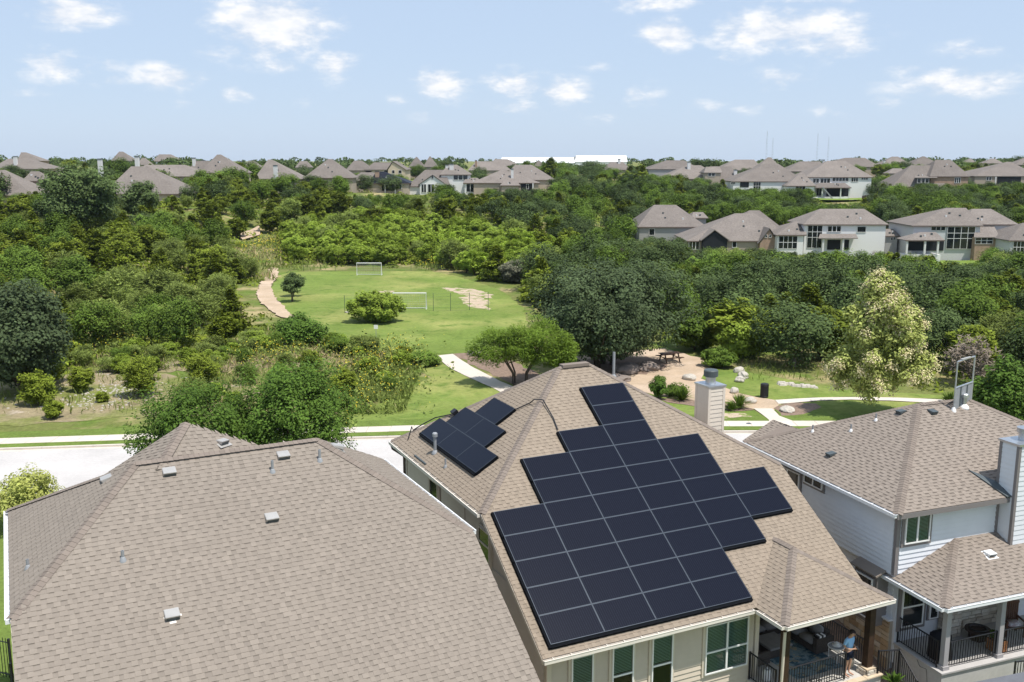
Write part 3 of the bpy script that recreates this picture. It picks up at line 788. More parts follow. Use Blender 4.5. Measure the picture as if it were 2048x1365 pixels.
# chimney chase on the east wall
ch = MB().box(12.34, 13.16, 9.05, 9.98, -.5, 8.02).build('chimney', M_cream, HM)
for k in range(18):
    z = 4.6 + k * .19
    MB().hexa([(12.42, 9.05, z), (13.08, 9.05, z), (13.08, 9.02, z), (12.42, 9.02, z), (12.42, 9.05, z + .186), (13.08, 9.05, z + .186), (13.08, 9.036, z + .186), (12.42, 9.036, z + .186)]).build('siding_board', M_cream, ch)
    MB().hexa([(12.34, 9.12, z), (12.31, 9.12, z), (12.31, 9.9, z), (12.34, 9.9, z), (12.34, 9.12, z + .186), (12.326, 9.12, z + .186), (12.326, 9.9, z + .186), (12.34, 9.9, z + .186)]).build('siding_board', M_cream, ch)
for u, n in ((12.30, 9.01), (13.06, 9.01), (12.30, 9.86)):
    MB().box(u, u + .12, n, n + .12, 4.4, 8.02).build('corner_board', M_cream, ch)
MB().box(12.28, 13.22, 8.99, 10.04, 8.02, 8.09).build('chimney_cap', M_galv, ch)
fl = MB().lathe([(.22, 8.09), (.22, 8.42), (.21, 8.42)], 12.75, 9.5, 20).build('flue', M_galv, ch)
MB().lathe([(.27, 8.40), (.31, 8.42), (.31, 8.66), (.28, 8.70), (.05, 8.72)], 12.75, 9.5, 20).build('flue_cap', M_vent_dark, ch)
pipe_vent(roof_m, (.24, 10.1, 6.46), .75, .06, M_pipe, True, M_pipe)
pipe_vent(roof_m, (.06, 8.55, 6.35), .34, .035, M_pipe)
pipe_vent(roof_m, (8.1, 9.9, 8.75), 1.05, .055, M_pipe)
MB().box(-.31, -.25, 9.75, 11.0, 6.16, 6.20).build('roof_slot', M_vent_dark, roof_m)

# ---- solar panels
PW, PH = 1.88, 1.0
ROWS = {0: (0, 3), 1: (0, 3), 2: (0, 4), 3: (0, 5), 4: (0, 5), 5: (1, 4), 6: (1, 4), 7: (2, 3), 8: (3, 3), 9: (3, 3)}
ORD = ['bottom', 'second', 'third', 'fourth', 'fifth', 'sixth', 'seventh', 'eighth', 'ninth', 'top']
LTR = ['first', 'second', 'third', 'fourth', 'fifth', 'sixth']
g = .006
fr = MB(); fw = .016
for x0, x1, y0, y1 in ((g, PW - g, g, g + fw), (g, PW - g, PH - g - fw, PH - g), (g, g + fw, g + fw, PH - g - fw), (PW - g - fw, PW - g, g + fw, PH - g - fw)): fr.box(x0, x1, y0, y1, -.036, .004)
ME_FRAME = fr.mesh('frame', M_solar_frame)
ME_GLASS = MB().box(g + fw, PW - g - fw, g + fw, PH - g - fw, -.03, 0).mesh('glass', M_solar)
ME_SKL = MB().box(-.075, g - .002, -.09, PH, -.125, -.012).mesh('skirt', M_skirt)
ME_SKB = MB().box(0, PW, -.10, g - .002, -.125, -.012).mesh('skirt', M_skirt)
ME_SKR = MB().box(PW - g + .002, PW + .02, 0, PH, -.125, -.01).mesh('skirt', M_skirt)


ME_FRAME_D = ME_FRAME.copy(); ME_FRAME_D.materials[0] = M_frame_dark


def solar_panel(mw, label, group, skirts=(), dark=False):
    e = bpy.data.objects.new('solar_panel', None); COL.objects.link(e); e.empty_display_size = .1
    e.matrix_world = mw; tag(e, label, 'solar panel', group)
    ob('frame', ME_FRAME_D if dark else ME_FRAME, e); ob('glass', ME_GLASS, e)
    for k in skirts: ob('skirt', {'l': ME_SKL, 'b': ME_SKB, 'r': ME_SKR}[k], e)


mh = Matrix.Translation(HM.location) @ Matrix.Rotation(rad(25.32), 4, 'Z')
th = math.atan(8 / 12)
base = mh @ Matrix.Translation((0, 0, 3.262)) @ Matrix.Rotation(th, 4, 'X') @ Matrix.Translation((0, 0, .13))
for r_, (c0, c1) in ROWS.items():
    for c in range(c0, c1 + 1):
        sk = ''
        if c == c0: sk += 'l'
        if c == c1: sk += 'r'
        lo = ROWS.get(r_ - 1)
        if lo is None or not lo[0] <= c <= lo[1]: sk += 'b'
        nrow = c1 - c0 + 1
        row = ORD[r_] + ' row' if r_ in (0, 9) else ORD[r_] + ' row up'
        lab = 'single black solar panel in the %s of the large array' % row if nrow == 1 else '%s black solar panel from the left in the %s of the large array' % (LTR[c - c0], row)
        solar_panel(base @ Matrix.Translation((c * PW, r_ * PH, 0)), lab, 'solar panels of the large array', sk)
# small array on the west slope: rows of 3, 2 and 1
tw = math.atan2(RIDGE_Z - Zs, RL - UL)
bw = mh @ Matrix.Translation((UL, 0, Zs)) @ Matrix(((0, 1, 0, 0), (-1, 0, 0, 0), (0, 0, 1, 0), (0, 0, 0, 1))) @ Matrix.Rotation(tw, 4, 'X') @ Matrix.Translation((0, 0, .13))
WHERE = {(0, 0): 'street end of the lower row', (0, 1): 'middle of the lower row', (0, 2): 'hip end of the lower row', (1, 0): 'street end of the middle row', (1, 1): 'hip end of the middle row', (2, 0): 'single top row'}
for r_, (n0, cnt) in enumerate(((12.15, 3), (11.45, 2), (10.5, 1))):
    for c in range(cnt):
        sk = 'b' if r_ == 0 else ''
        if c == 0: sk += 'l'
        if c == cnt - 1: sk += 'r'
        solar_panel(bw @ Matrix.Translation((-n0 + c * PW, .98 + r_ * PH, 0)), 'solar panel on the west slope, %s of the small array' % WHERE[(r_, c)], 'solar panels of the small array', sk, True)
# conduit between the arrays and down to the eave
cw = lambda n, u: Vector((u, n, Zs + (u - UL) * (RIDGE_Z - Zs) / (RL - UL) + .09))
cs = lambda u, n: Vector((u, n, zS(n) + .09))
t = (HM and (8.62 - SIDE) / (RIDGE_N - SIDE))
hp = Vector((UL + (RL - UL) * .72, SIDE + (RIDGE_N - SIDE) * .72, Zs + (RIDGE_Z - Zs) * .72 + .13))
pts = [cw(8.62, 3.0), cw(8.3, 3.45), hp + Vector((-.15, .12, .02)), hp + Vector((.12, -.05, .0)), cs(3.86, 7.2), cs(3.80, 6.72)]
cd = MB().tube(pts, .026, 6).build('conduit', M_black, None)
cd.matrix_world = mh; tag(cd, 'black conduit arching over the hip between the two solar arrays', 'conduit')
cd = MB().tube([cw(11.9, 1.62), cw(12.6, 1.2), cw(12.85, .7), cw(12.95, .35), cw(12.95, .3) + Vector((0, 0, .18)), cw(12.75, .18) + Vector((0, 0, .16)), cw(12.6, .0) - Vector((0, 0, .06))], .026, 6).build('conduit', M_black, None)
cd.matrix_world = mh; tag(cd, 'black conduit running from the junction box to the eave', 'conduit')
jb = MB().box(-.12, .12, -.16, .16, 0, .14).build('junction_box', M_black, None, bevel=.015)
jb.matrix_world = mh @ Matrix.Translation(cw(11.75, 1.75)) @ Matrix.Rotation(-tw, 4, 'Y'); tag(jb, 'black electrical junction box beside the small solar array', 'junction box')

# ---- left house
HL = tag(empty('house', (-1.16, 27.36, 0), rad(27.3)), 'house with huge pinkish brown shingle roof and many roof vents', 'house')
zL = lambda n: 6.8 + n * 8 / 12
LE = -5.6
rl = Roof(HL, M_shingle_pink, 5, contrast=.46, wtooth=(.11, .22), wgap=(.09, .17), band=.028)
LU = -12.25
rl.plane([(LU, LE, zL(LE)), (0, LE, zL(LE)), (0, 0, 6.8), (-3.62, 3.55, 9.2), (-8.87, 3.55, 9.2), (LU, 0, 6.8)])
rl.plane([(LU, 8.3, 6.8), (LU, 0, 6.8), (-8.87, 3.55, 9.2), (-9.45, 4.4, 8.72)])
rl.plane([(0, 0, 6.8), (0, 7.9, 6.8), (-3.62, 3.55, 9.2)])
rl.plane([(0, 7.9, 6.8), (LU, 8.3, 6.8), (-8.87, 3.55, 9.2), (-3.62, 3.55, 9.2)], shingles=False)
AP = (-7.25, 4.9, 9.84)
rl.plane([(-10.0, 5.6, 8.1), (-8.35, 3.2, 9.02), AP])
rl.plane([(-8.35, 3.2, 9.02), (-4.2, 4.4, 8.5), AP])
rl.plane([(-4.2, 4.4, 8.5), (-5.5, 7.6, 8.0), AP], shingles=False)
rl.plane([(-5.5, 7.6, 8.0), (-9.9, 5.5, 8.15), AP], shingles=False)
for a, b in (((LU, 0, 6.8), (-8.87, 3.55, 9.2)), ((0, 0, 6.8), (-3.62, 3.55, 9.2)), ((-8.87, 3.55, 9.2), (-3.62, 3.55, 9.2)), ((-8.15, 3.45, 9.15), AP), ((LU, 8.3, 6.8), (-9.5, 4.4, 8.72))):
    rl.cap(a, b, .16)
roof_l = rl.finish(HL, None, 300)
for i, (u, n) in enumerate(((-8.03, 3.16), (-4.77, 3.18), (-5.61, 1.38), (-8.67, -.64))): box_vent(roof_l, (u, n, zL(n)), (0, -1, 0), 8 / 12, .36, .34)
box_vent(roof_l, (-9.55, 4.2, 8.62), (-1, 0, 0), .71, .36, .34)
box_vent(roof_l, (-2.95, 3.75, 8.76), (1, 0, 0), .66, .36, .34)
box_vent(roof_l, (-6.3, 4.45, 9.2), (.5, -.866, 0), .5, .30, .28)
for u, n, h in ((-5.21, 2.71, .36), (-3.75, 2.84, .36), (-9.59, .91, .28)): pipe_vent(roof_l, (u, n, zL(n)), h, .042)
pipe_vent(roof_l, (-11.8, 2.28, 7.1), .26, .04)
gutter(HL, (0, .05, 6.77), (0, 7.9, 6.77), (1, 0, 0), M_gutter_w)
gutter(HL, (LU, 8.3, 6.77), (LU, .05, 6.77), (-1, 0, 0), M_gutter_w)
MB().prism([(-.45, LE + .5, -1), (-.45, 7.5, -1), (-.45, 7.5, 6.6), (-.45, .2, 6.65), (-.45, LE + .5, 3.0)], (-.15, 0, 0)).build('wall', M_taupe, HL)
MB().prism([(LU + .45, LE + .5, -1), (LU + .45, 7.9, -1), (LU + .45, 7.9, 6.6), (LU + .45, .2, 6.65), (LU + .45, LE + .5, 3.0)], (.15, 0, 0)).build('wall', M_taupe, HL)
MB().box(LU + .45, -.45, LE + .5, LE + .65, -1, 2.9).build('wall', M_taupe, HL)
MB().box(LU + .45, -.45, 7.4, 7.55, -1, 6.6).build('wall', M_taupe, HL)
MB().box(LU - .1, LU + .02, LE, .03, -.1, -.05).mesh('x', None)
for u in (LU - .012, -.02):
    MB().prism([(u, LE, zL(LE) - .03), (u, 0, 6.77), (u, 0, 6.62), (u, LE, zL(LE) - .18)], (.03, 0, 0)).build('rake_board', M_taupe, HL)
for u in (UL - .014, UR - .016):
    MB().prism([(u, EAVE, Ze - .03), (u, SIDE, Zs - .03), (u, SIDE, Zs - .18), (u, EAVE, Ze - .18)], (.03, 0, 0)).build('rake_board', M_beige_trim, HM)

# ---- right house
HR = tag(empty('house', (13.53, 32.40, 0), rad(20.3)), 'pale grey sided house with grey tan roof and open stone porch', 'house')
rr = Roof(HR, M_shingle_right, 9, contrast=.85, wtooth=(.16, .26), wgap=(.14, .22), band=.045)
E5, RZ = 5.4, 7.82
rr.plane([(0, 0, E5), (12.5, 0, E5), (7.56, 4.7, RZ), (5, 4.7, RZ)])
rr.plane([(12.5, 0, E5), (12.5, 9.5, E5), (7.56, 4.7, RZ)])
rr.plane([(0, 9.5, E5), (0, 0, E5), (5, 4.7, RZ)])
rr.plane([(12.5, 9.5, E5), (0, 9.5, E5), (5, 4.7, RZ), (7.56, 4.7, RZ)], shingles=False)
rr.plane([(0, 9.62, E5), (0, 9.3, E5), (1.70, 7.8, 6.24), (1.84, 10.0, 6.02)])
rr.plane([(3.6, 7.4, 5.3), (3.4, 10.3, 5.3), (1.84, 10.0, 6.02), (1.70, 7.8, 6.24)])
# porch roof
QZ = 2.75; QA = (3.15, .45, 3.9)
rr.plane([(.4, -2.05, QZ), (11, -2.05, QZ), (11, .45, 3.9), QA])
rr.plane([(.4, .95, QZ), (.4, -2.05, QZ), QA, (.48, .47, QZ + .05)])
for a, b in (((0, 0, E5), (5, 4.7, RZ)), ((5, 4.7, RZ), (7.56, 4.7, RZ)), ((12.5, 0, E5), (7.56, 4.7, RZ)), ((0, 9.5, E5), (5, 4.7, RZ)), ((.4, -2.05, QZ), QA)): rr.cap(a, b, .17)
roof_r = rr.finish(HR, None, 300)
SN, WU = .45, .45
sw = MB().box(WU, 12.05, SN, SN + .15, 2.8, E5 - .1).build('wall', M_white_side, HR)
MB().box(WU + .22, 12.05, SN, SN + .15, -.6, 2.8).build('wall', M_white_side, HR)
planks(HR, sw, (WU + .14, SN, 2.9), (1, 0, 0), 7.0, 2.9, 5.28, (0, -1, 0), M_white_side)
wwr = MB().box(WU, WU + .15, SN + .15, 9.2, 2.85, E5 - .1).build('wall', M_white_side, HR)
planks(HR, wwr, (WU, SN + .15, 2.85), (0, 1, 0), 8.5, 2.85, 5.28, (-1, 0, 0), M_white_side)
wlow = MB().box(WU + .22, WU + .37, SN + .15, 9.2, -1.2, 2.85).build('wall', M_white_side, HR)
planks(HR, wlow, (WU + .22, SN + .2, 1.0), (0, 1, 0), 8.4, 1.05, 2.8, (-1, 0, 0), M_white_side)
MB().box(WU, WU + .3, SN + .15, 9.2, 2.80, 2.86).build('skirt_trim', M_white_side, HR)
for u, n in ((WU - .03, SN - .03),): MB().box(u, u + .14, n, n + .14, 2.85, 5.3).build('corner_board', M_grey_trim, HR)
MB().box(5.0, 5.12, SN - .05, SN, 3.9, 5.3).build('corner_board', M_grey_trim, HR)
MB().prism([(-.02, 0, E5 - .02), (12.5, 0, E5 - .02), (12.5, 0, E5 - .2), (-.02, 0, E5 - .2)], (0, -.03, 0)).build('fascia', M_grey_trim, HR)
MB().box(.1, 12.4, 0.0, SN, E5 - .2, E5 - .16).build('soffit', M_grey_trim, HR)
MB().box(0.02, WU, SN, 9.2, E5 - .2, E5 - .16).build('soffit', M_grey_trim, HR)
window(HR, (.72, SN - .03, 4.03), (1, 0, 0), (0, -1, 0), 1.12, 1.14, M_white, 2, (), M_grey_trim, .12, blind=(M_blind, 0))
window(HR, (WU - .03, 5.70, 4.72), (0, -1, 0), (-1, 0, 0), 1.15, .36, M_white, 2, (), M_grey_trim, .1, glass=M_glass_dark)
window(HR, (WU - .03, 7.6, 3.2), (0, -1, 0), (-1, 0, 0), 1.6, 1.75, M_white, 2, (), M_grey_trim, .1, glass=M_glass_dark)
gutter(HR, (0, 9.6, E5 - .02), (0, .0, E5 - .02), (-1, 0, 0), M_gutter_w)
gutter(HR, (.4, -2.05, QZ - .02), (11, -2.05, QZ - .02), (0, -1, 0), M_gutter_w)
gutter(HR, (.4, .95, QZ - .02), (.4, -2.05, QZ - .02), (-1, 0, 0), M_gutter_w)
MB().tube([(.34, 1.0, 2.6), (.5, 1.06, 2.3), (.5, 1.06, .9)], .045, 8).build('downspout', M_black, HR)
# boxed bay window with its own little roof on the west side
bay = MB().box(.12, .68, .9, 2.1, .7, 2.7).build('bay_window', M_grey_trim, HR)
MB().prism([(-.02, .8, 2.72), (.68, .8, 3.0), (.68, .8, 2.94), (-.02, .8, 2.66)], (0, 1.42, 0)).build('bay_roof', M_shingle_right, bay)
window(HR, (.12, 1.95, .9), (0, -1, 0), (-1, 0, 0), .9, 1.6, M_white, 1, (.8,), M_grey_trim, .07, glass=M_glass_dark)
# chimney
cr = MB().box(5.15, 6.75, -.2, .62, 2.9, 7.38).build('chimney', M_white_side, HR)
for k in range(22):
    z = 3.2 + k * .19
    MB().hexa([(5.25, -.2, z), (6.7, -.2, z), (6.7, -.23, z), (5.25, -.23, z), (5.25, -.2, z + .186), (6.7, -.2, z + .186), (6.7, -.214, z + .186), (5.25, -.214, z + .186)]).build('siding_board', M_white_side, cr)
    MB().hexa([(5.15, -.12, z), (5.12, -.12, z), (5.12, .55, z), (5.15, .55, z), (5.15, -.12, z + .186), (5.136, -.12, z + .186), (5.136, .55, z + .186), (5.15, .55, z + .186)]).build('siding_board', M_white_side, cr)
for u, n in ((5.11, -.24), (5.11, .53)): MB().box(u, u + .12, n, n + .12, 3.0, 7.38).build('corner_board', M_grey_trim, cr)
MB().box(5.08, 6.85, -.27, .7, 7.38, 7.46).build('chimney_cap', M_galv, cr)
MB().lathe([(.24, 7.46), (.24, 7.74), (.32, 7.75), (.32, 7.92), (.1, 7.96)], 5.85, .2, 20).build('flue', M_galv, cr)
MB().prism([(4.4, 1.3, 6.1), (5.15, .62, 5.75), (5.15, -.1, 5.42), (4.95, -.05, 5.42)], (0, 0, .04)).build('flashing', M_vent_dark, roof_r)
SPn, SPu = 2.42 / 4.7, 2.42 / 5
box_vent(roof_r, (5.24, 4.2, E5 + 4.2 * SPn), (0, -1, 0), SPn, .3, .34, M_vent_dark, False)
box_vent(roof_r, (4.3, 4.84, E5 + 4.3 * SPu), (-1, 0, 0), SPu, .3, .34, M_vent_dark, False)
box_vent(roof_r, (1.15, 5.08, E5 + 1.15 * SPu), (-1, 0, 0), SPu, .3, .36, M_vent_dark, False)
box_vent(roof_r, (3.95, -.4, 3.5), (0, -1, 0), .46, .36, .34, M_gutter_w)
for u, n in ((1.81, 7.2), (2.54, 5.7), (3.47, 5.35)): pipe_vent(roof_r, (u, n, E5 + u * SPu), .3, .035, M_pipe, flash=M_white)
pipe_vent(roof_r, (7.0, 4.3, E5 + 4.3 * SPn), .5, .085, M_galv, True, M_white)
# metal frame standing on the ridge
mf = tag(empty('steel_gantry', HR.matrix_basis @ Vector((6.32, 4.16, E5 + 4.16 * SPn)), rad(20.3)), 'tall grey metal frame with slatted lower panel standing on the grey tan roof', 'gantry')
MB().tube([(0, 0, -.1), (0, 0, 2.05)], .032, 8).build('post', M_galv, mf)
MB().tube([(1.35, .45, -.1), (1.35, .45, 2.1)], .034, 8).build('post', M_galv, mf)
MB().tube([(0, 0, 2.04), (1.35, .45, 2.08)], .03, 8).build('top_bar', M_galv, mf)
MB().tube([(0, 0, .95), (1.35, .45, 1.0)], .035, 8).build('middle_bar', M_galv, mf)
MB().box(-.02, .75, -.05, .05, 2.06, 2.10).build('top_plate', M_vent, mf, rot=(0, 0, rad(18)), loc=(.3, .1, .02))
MB().lathe([(.13, -.08), (.10, .02), (.05, .14)], 0, 0, 10).build('flashing', M_white, mf)
for i in range(11):
    a = Vector((.06, .02, 0)).lerp(Vector((1.29, .43, 0)), i / 10)
    MB().box(a.x - .05, a.x + .05, a.y - .008, a.y + .02, .02, .93).build('slat', M_vent_dark if i % 4 == 3 else M_pipe, mf, rot=(0, 0, 0))

# ------------------------------------------------------------------ houses beyond the park
WALL = {'grey': mat('wall_grey', (.33, .33, .32), .85, vary=.1), 'tan': mat('wall_tan', (.42, .35, .28), .85, vary=.12), 'white': mat('wall_white', (.74, .73, .71), .8),
        'greywhite': mat('wall_greywhite', (.52, .52, .52), .8), 'brick': mat('wall_brick', (.36, .25, .18), .9, noise=(1.3, .15), noise2=(5, .1)), 'cream': mat('wall_cream', (.55, .46, .34), .85),
        'dark': mat('screen_shade_dark', (.012, .014, .018), .7), 'whitemetal': mat('white_metal_wall', (.8, .8, .8), .5)}
ROOF_FAR = roof_far_mat('roof_far', (.187, .163, .145))
ROOF_WHITE = mat('white_metal_roof', (.86, .86, .86), .45)
ROOF_SOLAR = mat('solar_roof', (.010, .011, .017), .5, .15, noise=(1.5, .3))
M_trim_far = mat('far_trim', (.66, .65, .63), .7)
M_eave = mat('eave_board', (.16, .12, .10), .8)


def far_window(root, x0, x1, z0, z1, cols, rows, n, white=True):
    t = min(.09 if cols * rows < 6 else .055, (x1 - x0) * .16); fr = MB()
    for a, b, c, d in ((x0 - t, x1 + t, z0 - t, z0), (x0 - t, x1 + t, z1, z1 + t), (x0 - t, x0, z0, z1), (x1, x1 + t, z0, z1)): fr.box(a, b, n - .10, n - .002, c, d)
    for i in range(1, cols):
        x = x0 + (x1 - x0) * i / cols; fr.box(x - t * .8, x + t * .8, n - .09, n - .003, z0, z1)
    for j in range(1, rows):
        z = z0 + (z1 - z0) * (j / rows if rows < 3 else (.47, .72)[j - 1]); fr.box(x0, x1, n - .085, n - .004, z - t * .8, z + t * .8)
    o = fr.build('window', M_trim_far, root)
    cw = (x1 - x0) / cols
    for i in range(cols):
        MB().box(x0 + i * cw + .01, x0 + (i + 1) * cw - .01, n - .05, n - .02, z0, z1).build('pane', M_glass_dark, o)


def far_house(name, label, cat, wall, ox, Y, zg, blocks, wins, chims, darks, posts):
    root = tag(empty(name, (ox, Y, 0)), label, cat)
    wm = WALL[wall]
    for i, (u0, u1, n0, n1, ze, zr, r0, r1, kind, ov) in enumerate(blocks):
        m = WALL.get(ov, wm); oh = .45
        rmat = ROOF_SOLAR if ov == 'solar' else (ROOF_WHITE if wall == 'whitemetal' else ROOF_FAR)
        zb = min(zg, gzf(ox + (u0 + u1) / 2, Y + n0)) - 1.2
        a0, a1, b0, b1 = u0 + oh, u1 - oh, n0 + oh * .6, n1 - oh
        rf = MB(); th = .16
        if kind == 'gable':
            rc = (r0 + r1) / 2
            MB().prism([(a0, b0, zb), (a1, b0, zb), (a1, b0, ze + .1), (rc, b0, zr - .35), (a0, b0, ze + .1)], (0, b1 - b0, 0)).build('wall', m, root)
            for q in ([(u0, n0, ze), (rc, n0, zr), (rc, n1 + 4, zr), (u0, n1 + 4, ze)], [(rc, n0, zr), (u1, n0, ze), (u1, n1 + 4, ze), (rc, n1 + 4, zr)]): rf.prism(q, (0, 0, -th))
        elif kind == 'shed':
            if cat == 'warehouse' or ov: MB().box(a0, a1, n0 + .3, n1, zb, ze - .1).build('wall', m, root)
            rf.prism([(u0, n0, ze), (u1, n0, ze), (r1, n1, zr), (r0, n1, zr)], (0, 0, -th))
            if cat == 'warehouse': rf.prism([(r0, n1, zr), (r1, n1, zr), (u1, 2 * n1, ze), (u0, 2 * n1, ze)], (0, 0, -th))
        else:
            porch = n0 < -1.9 and n1 < 1
            if porch:
                MB().box(a0, a1, b0, b1, zb, ze - 2.75).build('porch_base', WALL['white'], root)
            else:
                MB().box(a0, a1, b0, b1, zb, ze).build('wall', m, root)
            nm = (n0 + n1) / 2
            A, B, C, D, E, F = (u0, n0, ze), (u1, n0, ze), (u1, n1, ze), (u0, n1, ze), (r0, nm, zr), (r1, nm, zr)
            v = len(rf.v); rf.v += [A, B, C, D, E, F] + [(p[0], p[1], p[2] - th) for p in (A, B, C, D)]
            for f in ((0, 1, 5, 4), (1, 2, 5), (2, 3, 4, 5), (3, 0, 4), (6, 9, 8, 7), (0, 6, 7, 1), (1, 7, 8, 2), (2, 8, 9, 3), (3, 9, 6, 0)): rf.f.append(tuple(v + k for k in f)); rf.t.append(1.0)
        ro = rf.build('roof', rmat, root)
        if kind == 'hip' and Y < 300:
            MB().box(u0 - .02, u1 + .02, n0 - .05, n0 - .01, ze - .2, ze - .03).build('eave_board', M_eave, ro)
            for k in range(3):
                f = R_.uniform(.25, .75); h = R_.uniform(.25, .7)
                x = (u0 + (r0 - u0) * h) + ((u1 + (r1 - u1) * h) - (u0 + (r0 - u0) * h)) * f
                y = n0 + ((n0 + n1) / 2 - n0) * h; z = ze + (zr - ze) * h
                MB().box(x - .15, x + .15, y - .15, y + .15, z - .1, z + .28).build('roof_vent', M_vent_dark if k else M_trim_far, ro)
    for x0, x1, z0, z1, c, r, n in wins:
        b0 = n
        near = [b for b in blocks if abs(b[2] - n) < .2 and b[0] - .3 <= x0 and b[1] + .3 >= x1]
        off = (.27 if near and near[0][8] != 'shed' else (.3 if near else 0.0))
        far_window(root, x0, x1, z0, z1, c, r, n + off - .005)
    for x0, x1, z0, z1, n in darks: MB().box(x0, x1, n + .22, n + .25, z0, z1).build('dark_opening_sheet', WALL['dark'], root)  # near-black sheets stand in for the shade inside porches and for dark doors
    for x, z0, z1, n in posts: MB().box(x - .16, x + .16, n - .1, n + .22, z0 - .4, z1).build('porch_post', M_trim_far, root)
    for x0, x1, z1, n in chims:
        c = MB().box(x0, x1, n - .5, n + .5, z1 - 4, z1).build('chimney', WALL['brick'] if wall == 'brick' or 'brick chimney' in label else M_trim_far, root)
        MB().box(x0 - .08, x1 + .08, n - .58, n + .58, z1 - .12, z1 + .06).build('chimney_cap', M_vent_dark, c)
    return root


